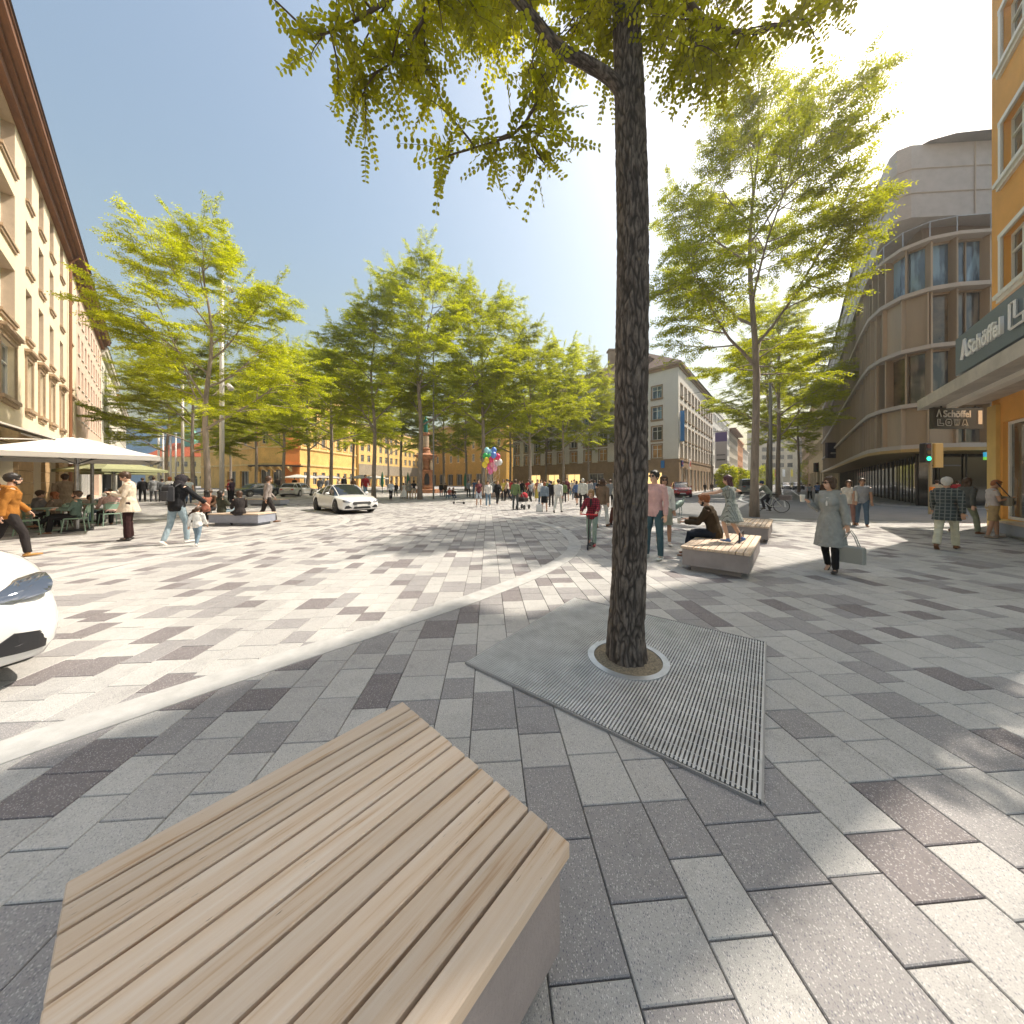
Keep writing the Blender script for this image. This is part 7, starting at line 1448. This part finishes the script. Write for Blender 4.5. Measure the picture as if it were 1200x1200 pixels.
# ---------------------------------------------------------------- lamp poles, traffic light, fountain, balloons
def spot(mb, p, d):
    p = Vector(p); d = Vector(d).normalized(); mb.tube([p, p+d*.12, p+d*.45, p+d*.6], [.07,.13,.17,.20], 12)
def lamp(x, Y, top, r, label, heads=(), m=None, name='lamp_pole'):
    t = thing(name, label, 'street lamp', (X_(x,Y),Y,.01), 0, 'tall lamp poles'); H = CH+(HY-top)/F*Y; MB().tube([(0,0,0),(0,0,H)], [r,r*.85], 16).build('pole', m or M_LPOLE, t, smooth=True); MB().lathe([(r*1.6,0),(r*1.6,.03),(r*1.05,.04)], n=16).build('base_plate', M_STEEL, t)
    for z, dx in heads: b = MB(); b.tube([(0,0,z),(dx*.45,0,z+.03)], .035, 6); spot(b, (dx*.45,0,z+.12), (dx*.7,-.35,-.75)); b.build('spotlight', M_LPOLE, t, smooth=True)
    return t
M_LPOLE = mat('pale painted pole', (.58,.56,.52), .45, .2)
lamp(260,24.5,318,.15,'tall pale lamp pole beside the big left tree, thickest of the left poles',((15.9,1),(8.9,-1),(8.7,1)))
lamp(214,34,440,.13,'lamp pole left of the two tree trunks at the left'); lamp(508,31,412,.075,'slim dark lamp pole beside the fountain',m=mat('grey painted pole',(.25,.25,.25),.5))
lamp(903,34,420,.16,'grey lamp pole between the trunks behind the cyclist',((9.0,1),),m=MATS['grey painted pole'])
for k,x in enumerate((186,191,200,206)): lamp(x, 52+k*7, 508, .16, ['leftmost','second','third','rightmost'][k]+' far pale pole in front of the red roofed building')
def traffic_light(x, Y, label, z=3.0, heads=1, green=True, rz=0):
    t = thing('traffic_light', label, 'traffic light', (X_(x,Y),Y,.02), rz, 'traffic lights'); MB().tube([(0,0,0),(0,0,z+1.0)], .07, 10).build('pole', mat('yellow grey pole', (.34,.30,.20), .6), t)
    b = MB(); b.bbox(-.42,-.16,z,-.12,.12,z+.95,.03); b.build('signal_box', M_DARKM, t)
    for k in range(3): l = MB(); l.M = Matrix.Translation((-.27,-.165,z+.18+.3*k)) @ Matrix.Rotation(R(90),4,'X'); l.lathe([(.10,0),(.10,.02)], n=16); l.build('signal_lens', mat('green signal on', (.02,.8,.35), .3, emit=2.5) if (k == 0 and green) else mat('dark lens %d' % k, ((.02,.08,.04),(.1,.06,.01),(.10,.01,.01))[k], .3), t)
    return t
tl = traffic_light(1090, 16.4, 'traffic light showing green in front of the dark store entrance', 2.55)
b = MB(); b.bbox(.12,-.1,2.3,.55,.1,3.5,.03); b.build('sign_board', mat('ochre board', (.60,.42,.15), .6), tl); b = MB(); b.bbox(-.15,-.17,1.1,.05,-.06,1.35,.02); b.build('push_button', mat('orange button box', (.8,.25,.02), .5), tl); b = MB(); b.tube([(0,0,2.4),(1.5,0,2.4)], .03, 6); b.build('arm', M_DARKM, tl)
traffic_light(959, 34, 'small traffic light at the mouth of the tram street', 2.6, green=False)
def fountain():
    Y = 50; t = thing('fountain', 'red stone fountain column crowned by a green bronze standing figure', 'fountain', (X_(499,Y),Y,.01)); m = mat('red brown fountain stone', (.42,.20,.11), .8, var=.3, vs=2); m2 = mat('pale fountain stone', (.55,.42,.30), .8, var=.2, vs=2)
    b = MB(); b.lathe([(2.6,0),(2.6,.5),(2.3,.55)], n=8); b.build('basin', m, t)
    b = MB(); b.lathe([(1.3,.5),(1.3,.9),(1.05,1.1),(.95,3.2),(1.15,3.4)], n=8); b.build('plinth', m, t)
    for k in range(4):
        a = k*math.pi/2+.4; q = MB(); q.add([(math.cos(a)*1.12-math.sin(a)*s*.36, math.sin(a)*1.12+math.cos(a)*s*.36, z) for s, z in ((-1,1.2),(1,1.2),(1,2.3),(.6,2.75),(0,2.95),(-.6,2.75),(-1,2.3))], [tuple(range(7))]); q.build('niche', M_DARKM, t)
        q = MB(); q.tube([(math.cos(a+.78)*1.05,math.sin(a+.78)*1.05,3.4),(math.cos(a+.78)*.95,math.sin(a+.78)*.95,4.0),(math.cos(a+.78)*.95,math.sin(a+.78)*.95,4.7),(math.cos(a+.78)*.95,math.sin(a+.78)*.95,4.9)], [.22,.24,.14,.12], 10); q.build('figure', m2, t)
    b = MB(); b.lathe([(.75,3.4),(.7,5.0),(1.5,5.3),(1.75,5.6),(1.2,5.75),(.75,5.9),(.6,6.4),(.7,6.6),(.42,6.8),(.42,8.6),(.62,8.75),(.62,8.95),(.45,9.0)], n=16); b.build('column', m, t)
    b = MB(); b.lathe([(.45,6.85),(.45,8.5)], n=16); b.build('shaft', m2, t)
    g = MB(); g.tube([(0,0,9),(0,.0,9.5),(0,0,10.3),(0,0,10.9),(0,0,11.1)], [(.34,.30),(.30,.26),(.24,.18),(.26,.17),(.09,.09)], 12, side=(1,0,0)); g.ell((0,0,11.3), (.14,.16,.19)); g.tube([(.25,0,10.85),(.38,-.1,10.4),(.30,-.3,10.2)], [.09,.08,.06], 8); g.tube([(-.25,0,10.85),(-.36,0,10.4),(-.34,-.1,10.0)], [.09,.08,.06], 8); me = fuse(g, .04, 2); me.materials.append(mat('green bronze', (.03,.19,.14), .5, .4)); link('bronze_figure', me, t, smooth=None) if False else link('bronze_figure', me, t)
fountain()
bc = [(.75,.05,.15),(.05,.45,.12),(.85,.35,.45),(.12,.25,.65),(.85,.65,.05),(.8,.8,.8),(.35,.7,.8),(.8,.12,.35)]
rs = random.Random(3)
for k in range(16):
    a = k*2.4; r = .14*math.sqrt(k); Y = 28 + rs.uniform(-.4,.4); x_ = X_(576,28)+ r*1.35*math.cos(a); z_ = 3.5 + r*1.8*math.sin(a)
    names = ['red','green','pink','blue','yellow','white','pale blue','crimson']; t = thing('balloon', names[k % 8] + ' foil balloon in the floating bunch, ' + ['upper left','top','right','lower right','bottom','lower left','left','middle'][int(k*5.3) % 8] + (' front' if k < 8 else ' back'), 'balloon', (x_,Y,z_), 0, 'bunch of balloons'); b = MB(); b.ell((0,0,0), (.24,.20,.29), 14, 10); b.build('balloon_skin', mat('balloon '+names[k%8], bc[k%8], .25, coat=.5), t, smooth=True); b = MB(); b.tube([(0,0,-.28),(.2*rs.uniform(-1,1),0,-1.4),(X_(572,28)-x_,27.6-Y,1.3-z_)], .006, 4); b.build('string', M_WFRAME, t)
# pram
p = px(613,597); t = thing('pram', 'dark pram with a crimson hood pushed in the crowd', 'pram', (p.x,p.y,.015), R(-30)); b = MB(); b.bbox(-.2,-.35,.45,.2,.35,.7,.06); b.build('carrycot', DK, t); b = MB(); b.ell((0,.15,.75), (.21,.24,.24)); b.build('hood', RD_, t)
for sx in (-1,1):
    for sy in (-1,1): b = MB(); b.M = Matrix.Translation((sx*.24,sy*.3,.14)) @ Matrix.Rotation(R(90),4,'Y'); b.lathe([(.14,-.015),(.14,.015)], n=16); b.build('wheel', M_TYRE, t)
b = MB(); b.tube([(-.2,.3,.15),(-.18,-.1,.5),(-.18,-.5,1.0),(.18,-.5,1.0),(.18,-.1,.5),(.2,.3,.15)], .012, 6); b.tube([(-.2,-.3,.15),(-.18,.1,.5)], .012, 6); b.tube([(.2,-.3,.15),(.18,.1,.5)], .012, 6); b.build('frame', M_STEEL, t)
pp = px(632,600); handbag((pp.x,pp.y,.52), .35,.38,.14, M_SHOEW, 'white shopping bag standing beside the woman in the denim jacket', 0, .12, 'shopping bag', 'shopping_bag')
# overhead tram wires
for nm, a, b_, lb in (('overhead_wire', (24,48,14), (44,20,15), 'thin overhead tram wire from the grey corner building to the store'), ('overhead_wire', (-19.5,26,9.5), (-14.9,24.5,9.2), 'thin cable between the cream building and the lamp pole')):
    A, B = Vector(a), Vector(b_); q = MB(); q.tube([A.lerp(B,i/10)-Vector((0,0,4*.6*(i/10)*(1-i/10))) for i in range(11)], .02, 5); tag(q.build(nm, M_DARKM), lb, 'cable')
hz = bpy.data.meshes.new('haze'); hb = MB(); hb.box(-420,-60,-1.2,420,330,75); hm = bpy.data.materials.new('thin sun glow haze'); hm.use_nodes = True; hn = hm.node_tree.nodes; hn.remove(hn['Principled BSDF']); pv = hn.new('ShaderNodeVolumePrincipled'); pv.inputs['Color'].default_value = (.95,.93,.90,1); pv.inputs['Density'].default_value = .0016; pv.inputs['Anisotropy'].default_value = .78; hm.node_tree.links.new(pv.outputs[0], hn['Material Output'].inputs['Volume'])
hb.build('haze', hm, kind='stuff')  # air volume added for a soft glow towards the sun
